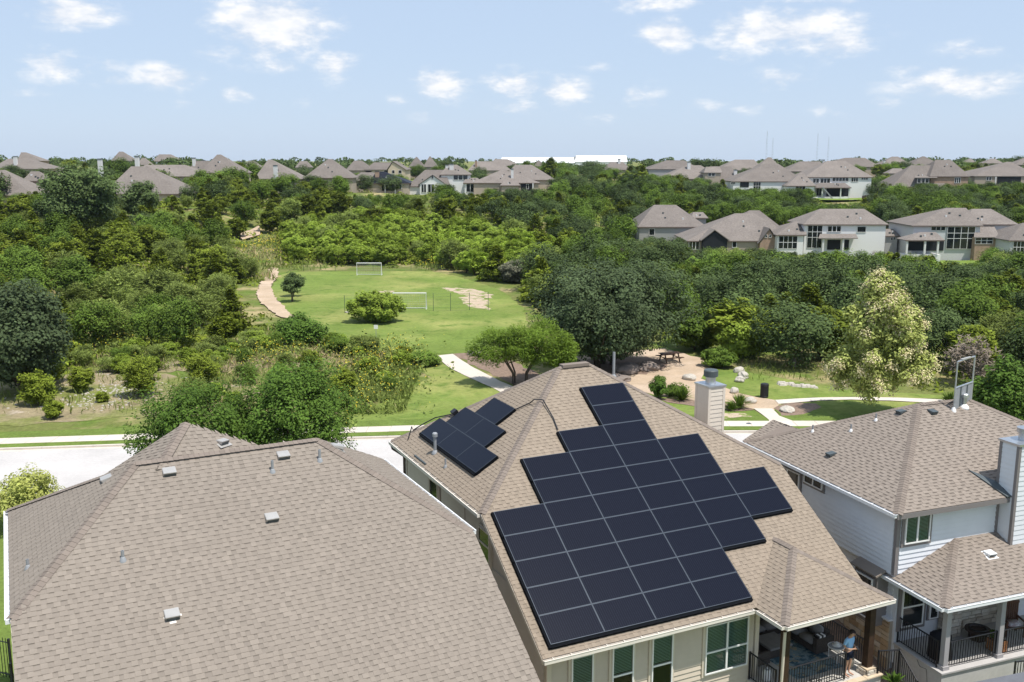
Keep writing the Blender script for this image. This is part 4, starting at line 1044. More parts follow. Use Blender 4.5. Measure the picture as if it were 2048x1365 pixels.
HOUSES=[
['house','single storey house with grey walls and one white framed window among trees','house','grey',33.49,205,0.6,[[-7.17,7.51,0,16,3.38,7.57,-2.67,2.1,'hip',''],[5.12,8.65,5,13,4.95,5.95,6.03,8.21,'hip','']],[[-4.64,-3.56,1.65,2.91,1,1,0]],[],[],[]],
['house','tan house with wide hipped roof and black screened gable porch','house','tan',44.86,190,-0.8,[[-10.76,11.46,0,15,1.71,6.61,0.08,3.91,'hip',''],[-3.74,10.1,3,16,2.84,7.1,3.46,5.49,'hip',''],[-8.32,-2.72,-1.5,7,1.93,4,-5.7,-5.7,'gable','dark'],[2.85,7.21,-1,8,1.31,4.25,5.03,5.03,'gable','brick']],[[-10.27,-8.36,0.05,1.71,3,1,0],[-1.79,-1.06,0.44,1.51,1,1,0],[4.23,4.63,2.47,2.86,1,1,-1],[5,5.41,2.47,2.86,1,1,-1]],[],[],[]],
['house','white two storey house with tall grid window and shallow porch roof','house','white',63.91,188,-0.9,[[-7.97,8.56,0,11,5.04,7.72,-3.15,5.53,'hip',''],[-13.33,-7.49,-1,10,3.11,5.33,-8.24,-5.97,'hip',''],[-5.65,1.86,-2.6,0,2.62,3.22,-4.59,2.34,'shed',''],[8.9,12.13,3,10,2.6,3.71,10.34,11.93,'hip','grey']],[[-6.9,-4.15,0.53,4.76,3,3,0],[-3.04,-0.58,3.65,4.66,3,1,0],[2.64,4.24,3.56,4.57,1,1,0],[-12.64,-9.16,0.48,2.82,4,2,-1],[10.4,10.73,1.72,2.21,1,1,3],[10.88,11.21,1.82,2.31,1,1,3]],[],[[-2.99,-0.46,0.14,2.07,-0.03],[0.28,1.18,0.14,2.07,-0.03]],[[-4.6,0.36,2.55,-2.3],[-0.8,0.36,2.55,-2.3]]],
['house','two storey house with four column grid window over brick base','house','greywhite',82.05,185,-2,[[-6.36,7.17,0,13,5.01,8.01,2.77,6.57,'hip',''],[4.32,15.16,2.5,14,5.08,7.73,8.68,12.33,'hip',''],[4.85,9.74,-1.5,4,2.96,5.26,7.4,10.79,'shed','brick'],[-9.08,-1.76,-4.2,0.3,2.62,3.93,-5.57,-2.57,'hip','']],[[-2.56,-1.66,4.11,4.77,1,1,0],[-1.61,-0.8,4.11,4.77,1,1,0],[-0.76,0.05,4.11,4.77,1,1,0],[0.51,5.7,0.62,4.74,4,3,-0.12],[5.32,8.54,1.69,2.91,3,2,-1.5],[13,13.68,1.44,2.5,2,1,2.5]],[],[[-6.74,0.06,0.24,2.18,-0.05]],[[-8.63,0.42,2.56,-4],[-5.29,0.42,2.56,-4],[-2.87,0.42,2.56,-4]]],
['house','house cut by the frame edge with paned bay windows and brown roof','house','greywhite',94.66,178,-1.5,[[-3.93,5.38,0,12,2.81,5.59,1.36,5.59,'hip','']],[[-2.91,-0.95,0.34,2.72,3,2,0]],[],[],[]],
['house','white single storey house with broad hipped roof and arched windows','house','white',77.16,295,5.8,[[-11.34,10.8,0,16,10.64,15.82,0.33,4.31,'hip',''],[3.77,12.78,-4,7,9.43,13.13,9.46,10.21,'hip','']],[[-4.75,-2.69,7.98,10.5,3,2,0],[-11.56,-10.41,9.83,10.35,2,1,-0.02],[6.73,9.56,6.36,9.35,3,2,-4]],[],[[-8.81,-6.18,8.87,10.79,-0.03]],[]],
['house','white two storey house on the hillside with raised porch and stairs','house','white',98.59,296,4.8,[[-10.7,9.85,0,15,11.88,16.65,-1.84,3.52,'hip',''],[-9.79,1.9,-4.5,0.4,8.9,10.23,-6.74,0.72,'hip','']],[[-8.12,-6.4,10.18,11.36,2,1,0],[-5.87,-3.09,10.18,11.43,3,1,0],[-2.28,2.43,10.69,11.66,5,1,0],[3.41,5.29,10.55,11.73,3,1,0],[6.41,8.25,11.14,11.8,3,1,0],[-6.92,-5.44,6.46,8.54,2,1,-0.05]],[[-2.77,-2.39,16.94,9]],[[-3.91,3.15,6.16,8.54,-0.05]],[[-6.58,6.18,8.82,-4.2],[-1.1,6.18,8.82,-4.2],[1.42,6.18,8.82,-4.2]]],
['house','brown brick house with dormer windows set into a steep roof','house','brick',120.35,290,6.3,[[-8.61,8.02,0,15,9.16,15.34,-0.32,6.3,'hip',''],[2.9,14.85,1,15,12.19,16.96,7.13,11.8,'hip',''],[-2.29,4.45,-0.6,5,11.86,12.41,0.39,6.37,'shed','']],[[-1.25,-0.27,10.34,11.65,1,1,-0.6],[0.07,0.91,10.34,11.65,1,1,-0.6],[1.1,2.08,10.34,11.65,1,1,-0.6],[10.46,12.06,10.3,11.76,3,1,1]],[],[],[]],
['house','tan house with pyramid roof and dark porch at the frame edge','house','tan',151.14,300,6.5,[[-10.71,9.36,0,18,12.1,16.32,3.43,4.67,'hip','']],[[-6.73,-5.27,10.82,11.87,2,1,0]],[],[[-3.4,3.79,9.77,11.88,-0.03]],[[-4.19,9.78,11.88,-0.4]]],
['house','grey walled house with shallow brown roof above the dark woods','house','grey',55.41,335,9.2,[[-9.3,8.66,0,16,13.79,16.68,-1.87,4.2,'hip',''],[-9.86,-6.28,2,8,13.01,13.73,-8.79,-6.38,'hip','']],[],[],[],[]],
['house','brown roofed house with pale chimney behind bushy tree tops','house','tan',58.74,318,8,[[-10.06,9.6,0,16,10.89,15.11,-1.38,3.56,'hip','']],[],[[-1.28,-0.3,16.25,6]],[],[]],
['house','low tan house with recessed dark balcony and white chimney','house','tan',65.89,312,8,[[-7.05,6.55,0,16,10.71,14.84,-1.81,4.99,'hip',''],[-5.62,0.18,-2,6,13,14.74,-4.28,0.17,'hip','']],[[-4.2,-2.13,11.91,12.84,2,1,-2]],[[4.88,5.84,13.78,3]],[],[]],
['house','brown hip roof with tall dark solar covered slope and brick chimney','house','tan',-41.63,285,7.4,[[-6.11,5.82,2,14,10.98,13.33,-3.17,0.24,'hip',''],[1.14,12.75,-6,8,10.47,13.65,2.25,4.56,'hip','solar']],[[8.92,10.31,8.93,10.05,1,1,-6]],[[2.38,3.53,13.9,-2]],[[4.68,8.6,8.37,10.19,-6.03]],[[5.71,7.54,10.34,-6.3],[8.54,7.54,10.34,-6.3]]],
['house','white house with tall gable and twin white chimneys','house','white',-24.04,282,7.2,[[-6.17,6.29,0,12,9.54,14.12,-1.32,4.51,'hip',''],[-2.67,5.43,-2,8,10.09,12.89,1.49,1.49,'gable',''],[3.11,12.06,3,14,12.81,15.54,5.24,7.88,'hip',''],[10.02,15.45,0,9,10.53,11.85,10.68,14.02,'hip','']],[[-1.68,-0.44,7.91,10.16,2,1,-2],[0.17,1.84,7.91,10.16,2,1,-2],[1.2,1.61,11.7,12.68,1,1,-2],[7.15,11.18,11.31,12.66,3,1,3],[11.02,13.15,7.98,10.18,2,1,0]],[[4.61,5.48,15.55,7],[5.84,7,15.77,6]],[],[]],
['house','tan house with wide brown hip roof and dark covered porch','house','tan',-1.71,280,7,[[-9.65,9.66,0,14,10.58,13.99,-1.78,-0.03,'hip',''],[-1.36,14.56,8,24,11.24,15.49,2.61,7.7,'hip',''],[-1.66,3.96,-3,3,9.96,11.14,-0.56,3.13,'hip','']],[[5.83,6.4,8.9,10.16,1,1,-0.02]],[[1.42,2.14,14.46,3]],[[4.27,7.4,7.91,10.37,-0.03]],[[7.67,7.79,10.45,-0.4]]],
['house','two storey tan house with white trimmed gable in the far row','house','cream',-43.05,335,8.6,[[-7.13,7.62,0,14,13.62,16,-4.65,2.61,'hip',''],[0.88,7.6,-3,6,13.57,16.46,2.96,2.96,'gable','']],[[-0.34,1.33,12.2,13.37,1,1,-0.1],[2.72,3.54,12.41,13.41,1,1,-3],[4.91,5.89,12.41,13.41,1,1,-3]],[],[],[]],
['house','steep pyramid roofed house, left of a pair on the skyline','house','tan',-39.37,405,10,[[-3.66,4.12,0,6.3,13.07,17.9,-0.19,0.22,'hip','']],[],[],[],[]],
['house','steep pyramid roofed house, right of a pair on the skyline','house','tan',-33.28,400,10,[[-2.73,3.14,0,4.8,13.92,18.1,-0.23,0.17,'hip','']],[],[],[],[]],
['house','brown house with brick chimney below the white warehouse','house','tan',-8.91,385,10,[[-8.43,8.52,0,13.8,12.72,16.14,-5.34,4.16,'hip','']],[],[[-5.59,-4.8,16.54,3]],[],[]],
['house','brown hip roof just left of the skyline tree clump','house','tan',-3.39,430,10.5,[[-7.26,7.31,0,11.8,14.07,16.94,-4.09,1.41,'hip','']],[],[],[],[]],
['house','tan roofed house left of the brick chimney house','house','tan',11.82,430,10.5,[[-2.68,2.54,0,4.2,13.85,16.2,-0.47,0.41,'hip','']],[],[],[],[]],
['house','brown roofed house with light chimney below the warehouse end','house','tan',41.68,390,10,[[-5.96,5.49,0,9.3,12.85,15.94,-2.2,2.59,'hip','']],[],[[0.5,1.5,17.11,4]],[],[]],
['house','brown roofed house cut by the left frame edge','house','tan',-101.32,195,7.6,[[-6.16,6.33,0,10.1,10.3,15.21,-5.38,-1.33,'hip','']],[],[],[],[]],
['house','small brown hip roof beside the big dark oak','house','tan',-99.53,205,7.6,[[-2.35,3.06,0,4.4,12.9,14.81,-1.37,0.31,'hip','']],[],[],[],[]],
['house','long brown roofed house behind the big dark oak','house','tan',-81.93,218,7.9,[[-8.83,9.01,0,14.4,9.75,15.69,-4.85,-0.98,'hip','']],[],[[-12.57,-11.77,17.36,8]],[],[]],
['house','brown house with tall pale chimney in the far left rows','house','tan',-92.27,262,8.8,[[-8.88,9.7,0,15.1,12.74,15.69,-7.76,3.14,'hip','']],[],[[-8.97,-8.03,17.96,4]],[],[]],
['house','brown roofed house with twin pale chimneys on the left skyline','house','tan',-91.5,290,9.4,[[-4.84,5.73,0,8.6,12.94,16.68,-2.46,1.4,'hip','']],[],[[-3.03,-2.29,17.55,3],[-0.89,-0.14,16.82,5],[2.57,3.31,17.12,3]],[],[]],
['house','house with tallest brown pyramid roof on the left skyline','house','tan',-80.56,272,9,[[-5.65,6.47,0,9.8,13.5,18.46,-1.87,-0.76,'hip','']],[],[],[],[]],
['house','small brown roof with white chimney between two pyramid roofs','house','tan',-79.54,300,9.5,[[-2.72,3.65,0,5.2,14.27,16.72,-0.86,0.67,'hip','']],[],[[-3.77,-3,16.5,2]],[],[]],
['house','house with sharp brown pyramid roof and small dormer vent','house','tan',-60.86,255,8.6,[[-5.83,6.32,0,9.9,12.24,17.12,-3.21,-2.16,'hip','']],[],[[-0.4,0.5,15.68,-1]],[],[]],
['house','house with brown pyramid roof above the juniper slope','house','tan',-49.95,266,8.8,[[-6.4,6.81,0,10.7,12.27,17.23,-0.48,0.62,'hip','']],[],[],[],[]],
['house','brown roofed house left of the white gabled house','house','tan',-52.25,335,9.6,[[-4.37,4.95,0,7.6,13.37,16.61,-1.83,0.91,'hip','']],[],[],[],[]],
['house','small distant brown roof among skyline trees','house','tan',-82.96,390,10,[[-2.65,3.66,0,5.1,13.82,16.24,-1.13,1.65,'hip','']],[],[],[],[]],
['house','pale brown roof low on the far left skyline','house','tan',-166.09,330,9.6,[[-8.22,10.15,0,14.9,13.93,17.2,-5.85,1.82,'hip','']],[],[[-1.49,-0.48,18.03,3]],[],[]],
['house','reddish brick house on the far left skyline','house','brick',-235.97,480,11,[[-4.09,7.54,0,9.5,16.03,20.1,-4.13,-1.68,'hip','']],[],[],[],[]],
['house','distant house with dark grey hip roof on the left skyline','house','tan',-182.83,460,11,[[-3.54,6.22,0,7.9,16.1,20.34,-1.07,0.8,'hip','']],[],[],[],[]],
['house','distant white gabled house with dark solar roof','house','white',-158.82,450,11,[[-4.65,6.94,0,9.4,15.91,19.05,-3.16,2.35,'hip','']],[],[],[],[]],
['house','distant tan roof left of the tall pale chimney','house','tan',-157.74,420,10.5,[[-1.94,4.01,0,4.8,14.57,17.49,-0.08,1.2,'hip','']],[],[],[],[]],
['house','brown skyline house behind the white single storey house','house','tan',93.43,400,10,[[-10.03,9,0,15.5,12.53,16.79,-1.59,6.24,'hip','']],[],[],[],[]],
['house','brown pyramid roof right behind the white single storey house','house','tan',100.9,385,10,[[-6.95,5.91,0,10.4,11.95,17.7,-0.04,1.14,'hip','']],[],[],[],[]],
['house','wide brown roof just behind the raised porch house','house','tan',105.44,350,9.6,[[-8.36,7.23,0,12.7,12.83,16.28,-1.74,5.46,'hip','']],[],[],[],[]],
['house','long brown roof on the skyline right of the tree clump','house','tan',137.81,400,10.2,[[-13.19,11.49,0,16,13.92,17.5,-0.62,7.62,'hip','']],[],[],[],[]],
['house','distant tan house with small gable near the radio masts side','house','tan',168.5,430,10.5,[[-7.21,4.96,0,9.9,14.71,18.02,-1.64,1,'hip','']],[],[[-6.36,-5.49,16.41,2]],[],[]],
['house','distant brown pyramid roof behind the dormer house','house','tan',179.51,425,10.4,[[-8.04,5.71,0,11.2,14.32,18.13,-1.07,-0.2,'hip','']],[],[],[],[]],
['house','tiny distant tan roof right of the dormer house','house','tan',214.78,460,10.8,[[-4.18,1.16,0,4.3,15.42,17.13,-1.48,-0.55,'hip','']],[],[],[],[]],
['house','distant yellowish roof among the right skyline trees','house','cream',216.08,440,10.6,[[-5.7,2.75,0,6.9,15.08,17.15,-1.56,0.23,'hip','']],[],[],[],[]],
['house','distant brown house at the right frame edge','house','tan',199.38,380,10,[[-6.11,3.49,0,7.8,14.87,17.41,-1.27,1.44,'hip','']],[],[],[],[]],
['house','small tan house glimpsed left of the dormer house','house','tan',129.31,330,8,[[-3.65,2.36,0,4.9,12.45,14.06,-1.32,1.7,'hip','']],[],[],[],[]],
['warehouse','long low white metal warehouse roof on the skyline','warehouse','whitemetal',65.4,720,10.5,[[-19.57,18.63,0,30,14.48,19,-16.95,21.28,'shed',''],[-74.16,-19.43,2,30,13.76,17.7,-72.98,-18.45,'shed','']],[],[],[],[]]]

for h in HOUSES: far_house(*h)

# raised porch stairs, hillside lawn, dark fence, yard lawn, radio masts
st = tag(empty('stairs', (91.7, 290.8, 0), 0), 'grey wooden stairs from the raised porch down to the lawn', 'stairs')
for i in range(10): MB().box(i * .33, i * .33 + .34, -.5, .5, 8.9 - i * .36 - .1, 8.9 - i * .36).build('tread', M_pipe, st)
for s_ in (-.55, .5): MB().prism([(0, s_, 8.95), (3.5, s_, 5.2), (3.5, s_, 5.45), (0, s_, 9.2)], (0, .05, 0)).build('stringer', M_pipe, st)


def slab(name, pts, m, off=.25): return sheet(name, pts, 0, m, drape=off, jit=.3, step=3)


M_lawn_far = mat('far_lawn', (.17, .24, .05), .95, .08, noise=(.3, .12), coords='World')
slab('hillside_lawn', [(89, 283), (101, 283), (112, 290), (104, 294.5), (90, 294.5)], M_lawn_far, .6)
slab('yard_lawn', [(78, 172), (92, 172), (92, 184.5), (80, 184.5)], M_lawn_far, .25)
slab('bare_patch', [(70, 205), (84, 205), (86, 216), (72, 216)], M_sand, .5)
fe = tag(empty('fence', (0, 0, 0)), 'dark board fence stepping down the hillside beside the green lawn', 'fence')
for i in range(14):
    t = i / 13; x, y = 100 + 12 * t, 280 + 10 * t; z = gzf(x, y) - .3
    MB().box(-.46, .46, -.04, .04, z, z + 2.2).build('fence_board', M_wood_dark, fe, loc=(x, y, 0), rot=(0, 0, rad(40)))
for (x, y, z1), wh in zip(((231.0, 900, 36), (236.5, 900, 30), (277.0, 900, 34), (287.0, 900, 31)), ('leftmost', 'second from left', 'third from left', 'rightmost')):
    t = tag(empty('radio_mast', (x, y, 0)), 'thin lattice radio mast on the horizon, %s of four' % wh, 'mast', 'radio masts on the horizon')
    mm = MB()
    for a in range(3): mm.tube([(1.1 * math.cos(a * 2.09), 1.1 * math.sin(a * 2.09), 0), (.5 * math.cos(a * 2.09), .5 * math.sin(a * 2.09), z1)], .035, 4)
    for k in range(12): mm.box(-.6, .6, -.05, .05, z1 * k / 12, z1 * k / 12 + .2)
    mm.build('lattice', M_pipe, t); MB().tube([(0, 0, z1), (0, 0, z1 + 5)], .12, 4).build('antenna', M_pipe, t)

# ------------------------------------------------------------------ foliage
def leafmat(name, col, tr=.2): return mat(name, col, .7, .08, tint=True, leaf=tr, vary=.22)


LM = {'J': leafmat('juniper_leaf', (.155, .195, .022), .16), 'O': leafmat('oak_leaf', (.080, .115, .038), .16), 'E': leafmat('elm_leaf', (.115, .178, .027), .18), 'W': leafmat('mesquite_leaf', (.20, .25, .06)),
      'B': leafmat('bright_leaf', (.27, .36, .05), .26), 'D': leafmat('dead_twig', (.22, .18, .14), .1), 'P': leafmat('paloverde_leaf', (.21, .31, .045), .45), 'F': leafmat('myrtle_leaf', (.30, .335, .095)),
      'Y': leafmat('hedge_leaf', (.34, .36, .10), .35), 'S': leafmat('street_tree_leaf', (.086, .150, .024), .18), 'G': leafmat('grey_leaf', (.22, .22, .15), .3)}
M_blossom = mat('cream_blossom', (.70, .61, .36), .7, .2, tint=True, leaf=.25)
M_yellow = mat('yellow_flower', (.70, .56, .05), .7, .2, tint=True, leaf=.2)


def unit(a): return a / np.maximum(np.linalg.norm(a, axis=-1, keepdims=True), 1e-9)


def rdir(r, n): return unit(r.normal(size=(n, 3)))


def leaf_quads(r, c, nrm, size, asp, axis=None):
    n = len(c); nrm = unit(nrm)
    t = (rdir(r, n) if axis is None else axis); t = unit(t - nrm * (t * nrm).sum(-1, keepdims=True)); b = np.cross(nrm, t)
    s = size[:, None]; A = t * s; B = b * s * asp
    v = np.stack([c + A, c + B + A * .15, c - A, c - B + A * .15], 1).reshape(-1, 3)
    return v, np.arange(4 * n).reshape(n, 4)


def clump_tree(seed, W, H, z0, ncl, per, leaf, style='round', asp=.6, crf=(.15, .25), lobes=None, top=1.0):
    """crown as leafy clumps through an uneven volume; returns verts, quads, tint"""
    r = np.random.default_rng(seed)
    d = rdir(r, ncl); rr = r.uniform(.35, .93, ncl) ** .7
    hz = (H - z0) / 2; zc = z0 + hz
    if style == 'cone':
        h = r.random(ncl) ** 1.25; ang = r.uniform(0, 2 * np.pi, ncl); rad_ = (W / 2) * (1.02 - h) ** .75 * r.uniform(.35, 1.0, ncl) * (1 + .2 * np.sin(ang * 3 + seed))
        cc = np.stack([np.cos(ang) * rad_, np.sin(ang) * rad_, z0 + (H - z0) * (.06 + .86 * h)], 1)
        out = unit(cc - np.array([0, 0, z0 + hz * .6]))
    else:
        ang = np.arctan2(d[:, 1], d[:, 0]); wob = 1 + .16 * np.sin(ang * 3 + seed) + .12 * np.sin(ang * 5 + 2 * seed)
        cc = np.stack([d[:, 0] * rr * W / 2 * .86 * wob, d[:, 1] * rr * W / 2 * .86 * wob, zc + np.where(d[:, 2] < 0, d[:, 2] * .85, d[:, 2] * .9) * rr * hz], 1)
        out = unit(cc - np.array([0, 0, zc - hz * .3]))
        if lobes is not None:
            k = r.integers(0, len(lobes), ncl); L = np.array(lobes)[k]
            cc = L[:, :3] + d * L[:, 3:4] * rr[:, None] * np.array([1, 1, .8]); out = unit(cc - L[:, :3] + np.array([0, 0, .2]))
    cr = r.uniform(*crf, ncl) * W
    idx = np.repeat(np.arange(ncl), per); n = len(idx)
    d2 = rdir(r, n); q = cr[idx] * (.45 + .55 * r.random(n) ** .5)
    p = cc[idx] + d2 * q[:, None] * np.array([1, 1, .78])
    tb = r.normal(1, .13, ncl)[idx] * r.normal(1, .16, n)
    sz = leaf * r.uniform(.65, 1.35, n)
    if style in ('cone', 'spray'):
        ax = unit(out[idx] * .95 + np.array([0, 0, .5]) + r.normal(size=(n, 3)) * .42)
        nr = unit(rdir(r, n) * .6 + out[idx] * .3 + np.array([.15, -.2, 1.0]))
        v, f = leaf_quads(r, p, nr, sz * 1.5, .34, ax)
    elif style == 'weep':
        ax = unit(out[idx] * .9 + np.array([0, 0, .25]) + r.normal(size=(n, 3)) * .5)
        v, f = leaf_quads(r, p, unit(rdir(r, n) * .7 + np.array([.1, -.15, 1.0])), sz * 1.7, .22, ax)
    else:
        nr = unit(d2 * .55 + out[idx] * .45 + np.array([.12, -.15, .8]) + r.normal(size=(n, 3)) * .42)
        v, f = leaf_quads(r, p, nr, sz, asp)
    return v, f, np.clip(tb, .45, 1.7), cc


def crown_mesh(name, m, *a, **k):
    v, f, t, cc = clump_tree(*a, **k)
    return npmesh(name, v, f, m, t), cc


def trunk_mesh(seed, H, z0, W, m, stems=1, r0=None, cc=None, limbs=6):
    r = random.Random(seed); mb = MB(); r0 = r0 or H * .03
    for s in range(stems):
        a = r.uniform(0, 6.28); k = (0 if stems == 1 else W * .07)
        bx, by = k * math.cos(a), k * math.sin(a)
        lean = (0 if stems == 1 else W * r.uniform(.12, .22)); tx, ty = bx + lean * math.cos(a), by + lean * math.sin(a)
        zt = z0 + (H - z0) * .55
        mb.tube([(bx, by, -.3), (bx + .02, by, z0 * .5), (tx * .6 + r.uniform(-.05, .05), ty * .6, z0 + .1), (tx, ty, zt)], [r0 * 1.5, r0 * 1.05, r0 * .8, r0 * .35], 7)
        if cc is not None:
            for j in range(max(1, limbs // stems)):
                c = cc[r.randrange(len(cc))]
                zz = z0 * r.uniform(.7, 1.2); p0 = (tx * .5, ty * .5, zz)
                mid = ((p0[0] + c[0]) / 2, (p0[1] + c[1]) / 2, (p0[2] * .6 + c[2] * .4))
                mb.tube([p0, mid, tuple(c)], [r0 * .55, r0 * .38, r0 * .12], 5)
    return mb.mesh('trunk', m)


def tree(name, label, cat, crown, trunk, loc, rz=0, sc=1.0, group=None, plant=False):
    e = empty(name, loc, rz); e.scale = (sc, sc, sc) if not hasattr(sc, '__len__') else sc
    tag(e, label, cat, group)
    if trunk: ob('stem' if plant else 'trunk', trunk, e)
    ob('foliage' if plant else 'crown', crown, e)
    return e


# prototypes, all for a tree five metres tall
PROTO = {}
for sp, spec in {'J': [dict(W=4.3, z0=.15, ncl=85, per=62, leaf=.15, style='cone', crf=(.07, .13)), dict(W=5.0, z0=.2, ncl=90, per=62, leaf=.16, style='spray', crf=(.08, .14)), dict(W=4.7, z0=.1, ncl=95, per=58, leaf=.15, style='cone', crf=(.07, .12)), dict(W=5.4, z0=.2, ncl=95, per=60, leaf=.16, style='spray', crf=(.08, .13))],
                 'O': [dict(W=w, z0=.5, ncl=60, per=95, leaf=.115, crf=(.11, .19)) for w in (5.6, 6.2, 5.0, 5.8)],
                 'E': [dict(W=w, z0=.6, ncl=55, per=95, leaf=.125, crf=(.12, .2), asp=.55) for w in (5.2, 4.6, 5.6, 5.0)],
                 'W': [dict(W=w, z0=.3, ncl=85, per=70, leaf=.13, style='weep', crf=(.09, .16)) for w in (6.0, 6.6, 5.6)],
                 'B': [dict(W=w, z0=.2, ncl=80, per=75, leaf=.16, style='spray', crf=(.08, .14)) for w in (6.0, 5.4, 6.6, 5.8)],
                 'D': [dict(W=w, z0=.3, ncl=40, per=30, leaf=.18, style='weep', crf=(.1, .2)) for w in (4.6, 5.2)]}.items():
    PROTO[sp] = []
    for i, k in enumerate(spec):
        me, cc = crown_mesh('crown', LM[sp], 100 + 17 * i + ord(sp), H=5.0, **k)
        PROTO[sp].append((me, trunk_mesh(i, 5, k['z0'] + .5, k['W'], M_bark_grey if sp in 'DO' else M_bark, 1 if sp in 'OE' else 2, .11, cc)))
NAME = {'J': 'juniper', 'O': 'live_oak', 'E': 'elm_tree', 'W': 'mesquite', 'B': 'willow_shrub', 'D': 'dead_shrub'}
LOOK = {'J': ('olive green feathery juniper', 'juniper'), 'O': ('dark grey green oak', 'oak'), 'E': ('mid green leafy elm', 'elm'), 'W': ('pale green airy mesquite', 'mesquite'), 'B': ('bright green bushy willow shrub', 'shrub'), 'D': ('bare greyish brown dead shrub', 'shrub')}
PLACE = {'LW': 'in the dense woodland left of the gravel path', 'BB': 'in the bright thicket behind the soccer lawn', 'MW': 'in the dark woods below the skyline houses', 'RW': 'in the woodland below the right hand houses', 'HW': 'on the hillside between the two rows of right hand houses'}
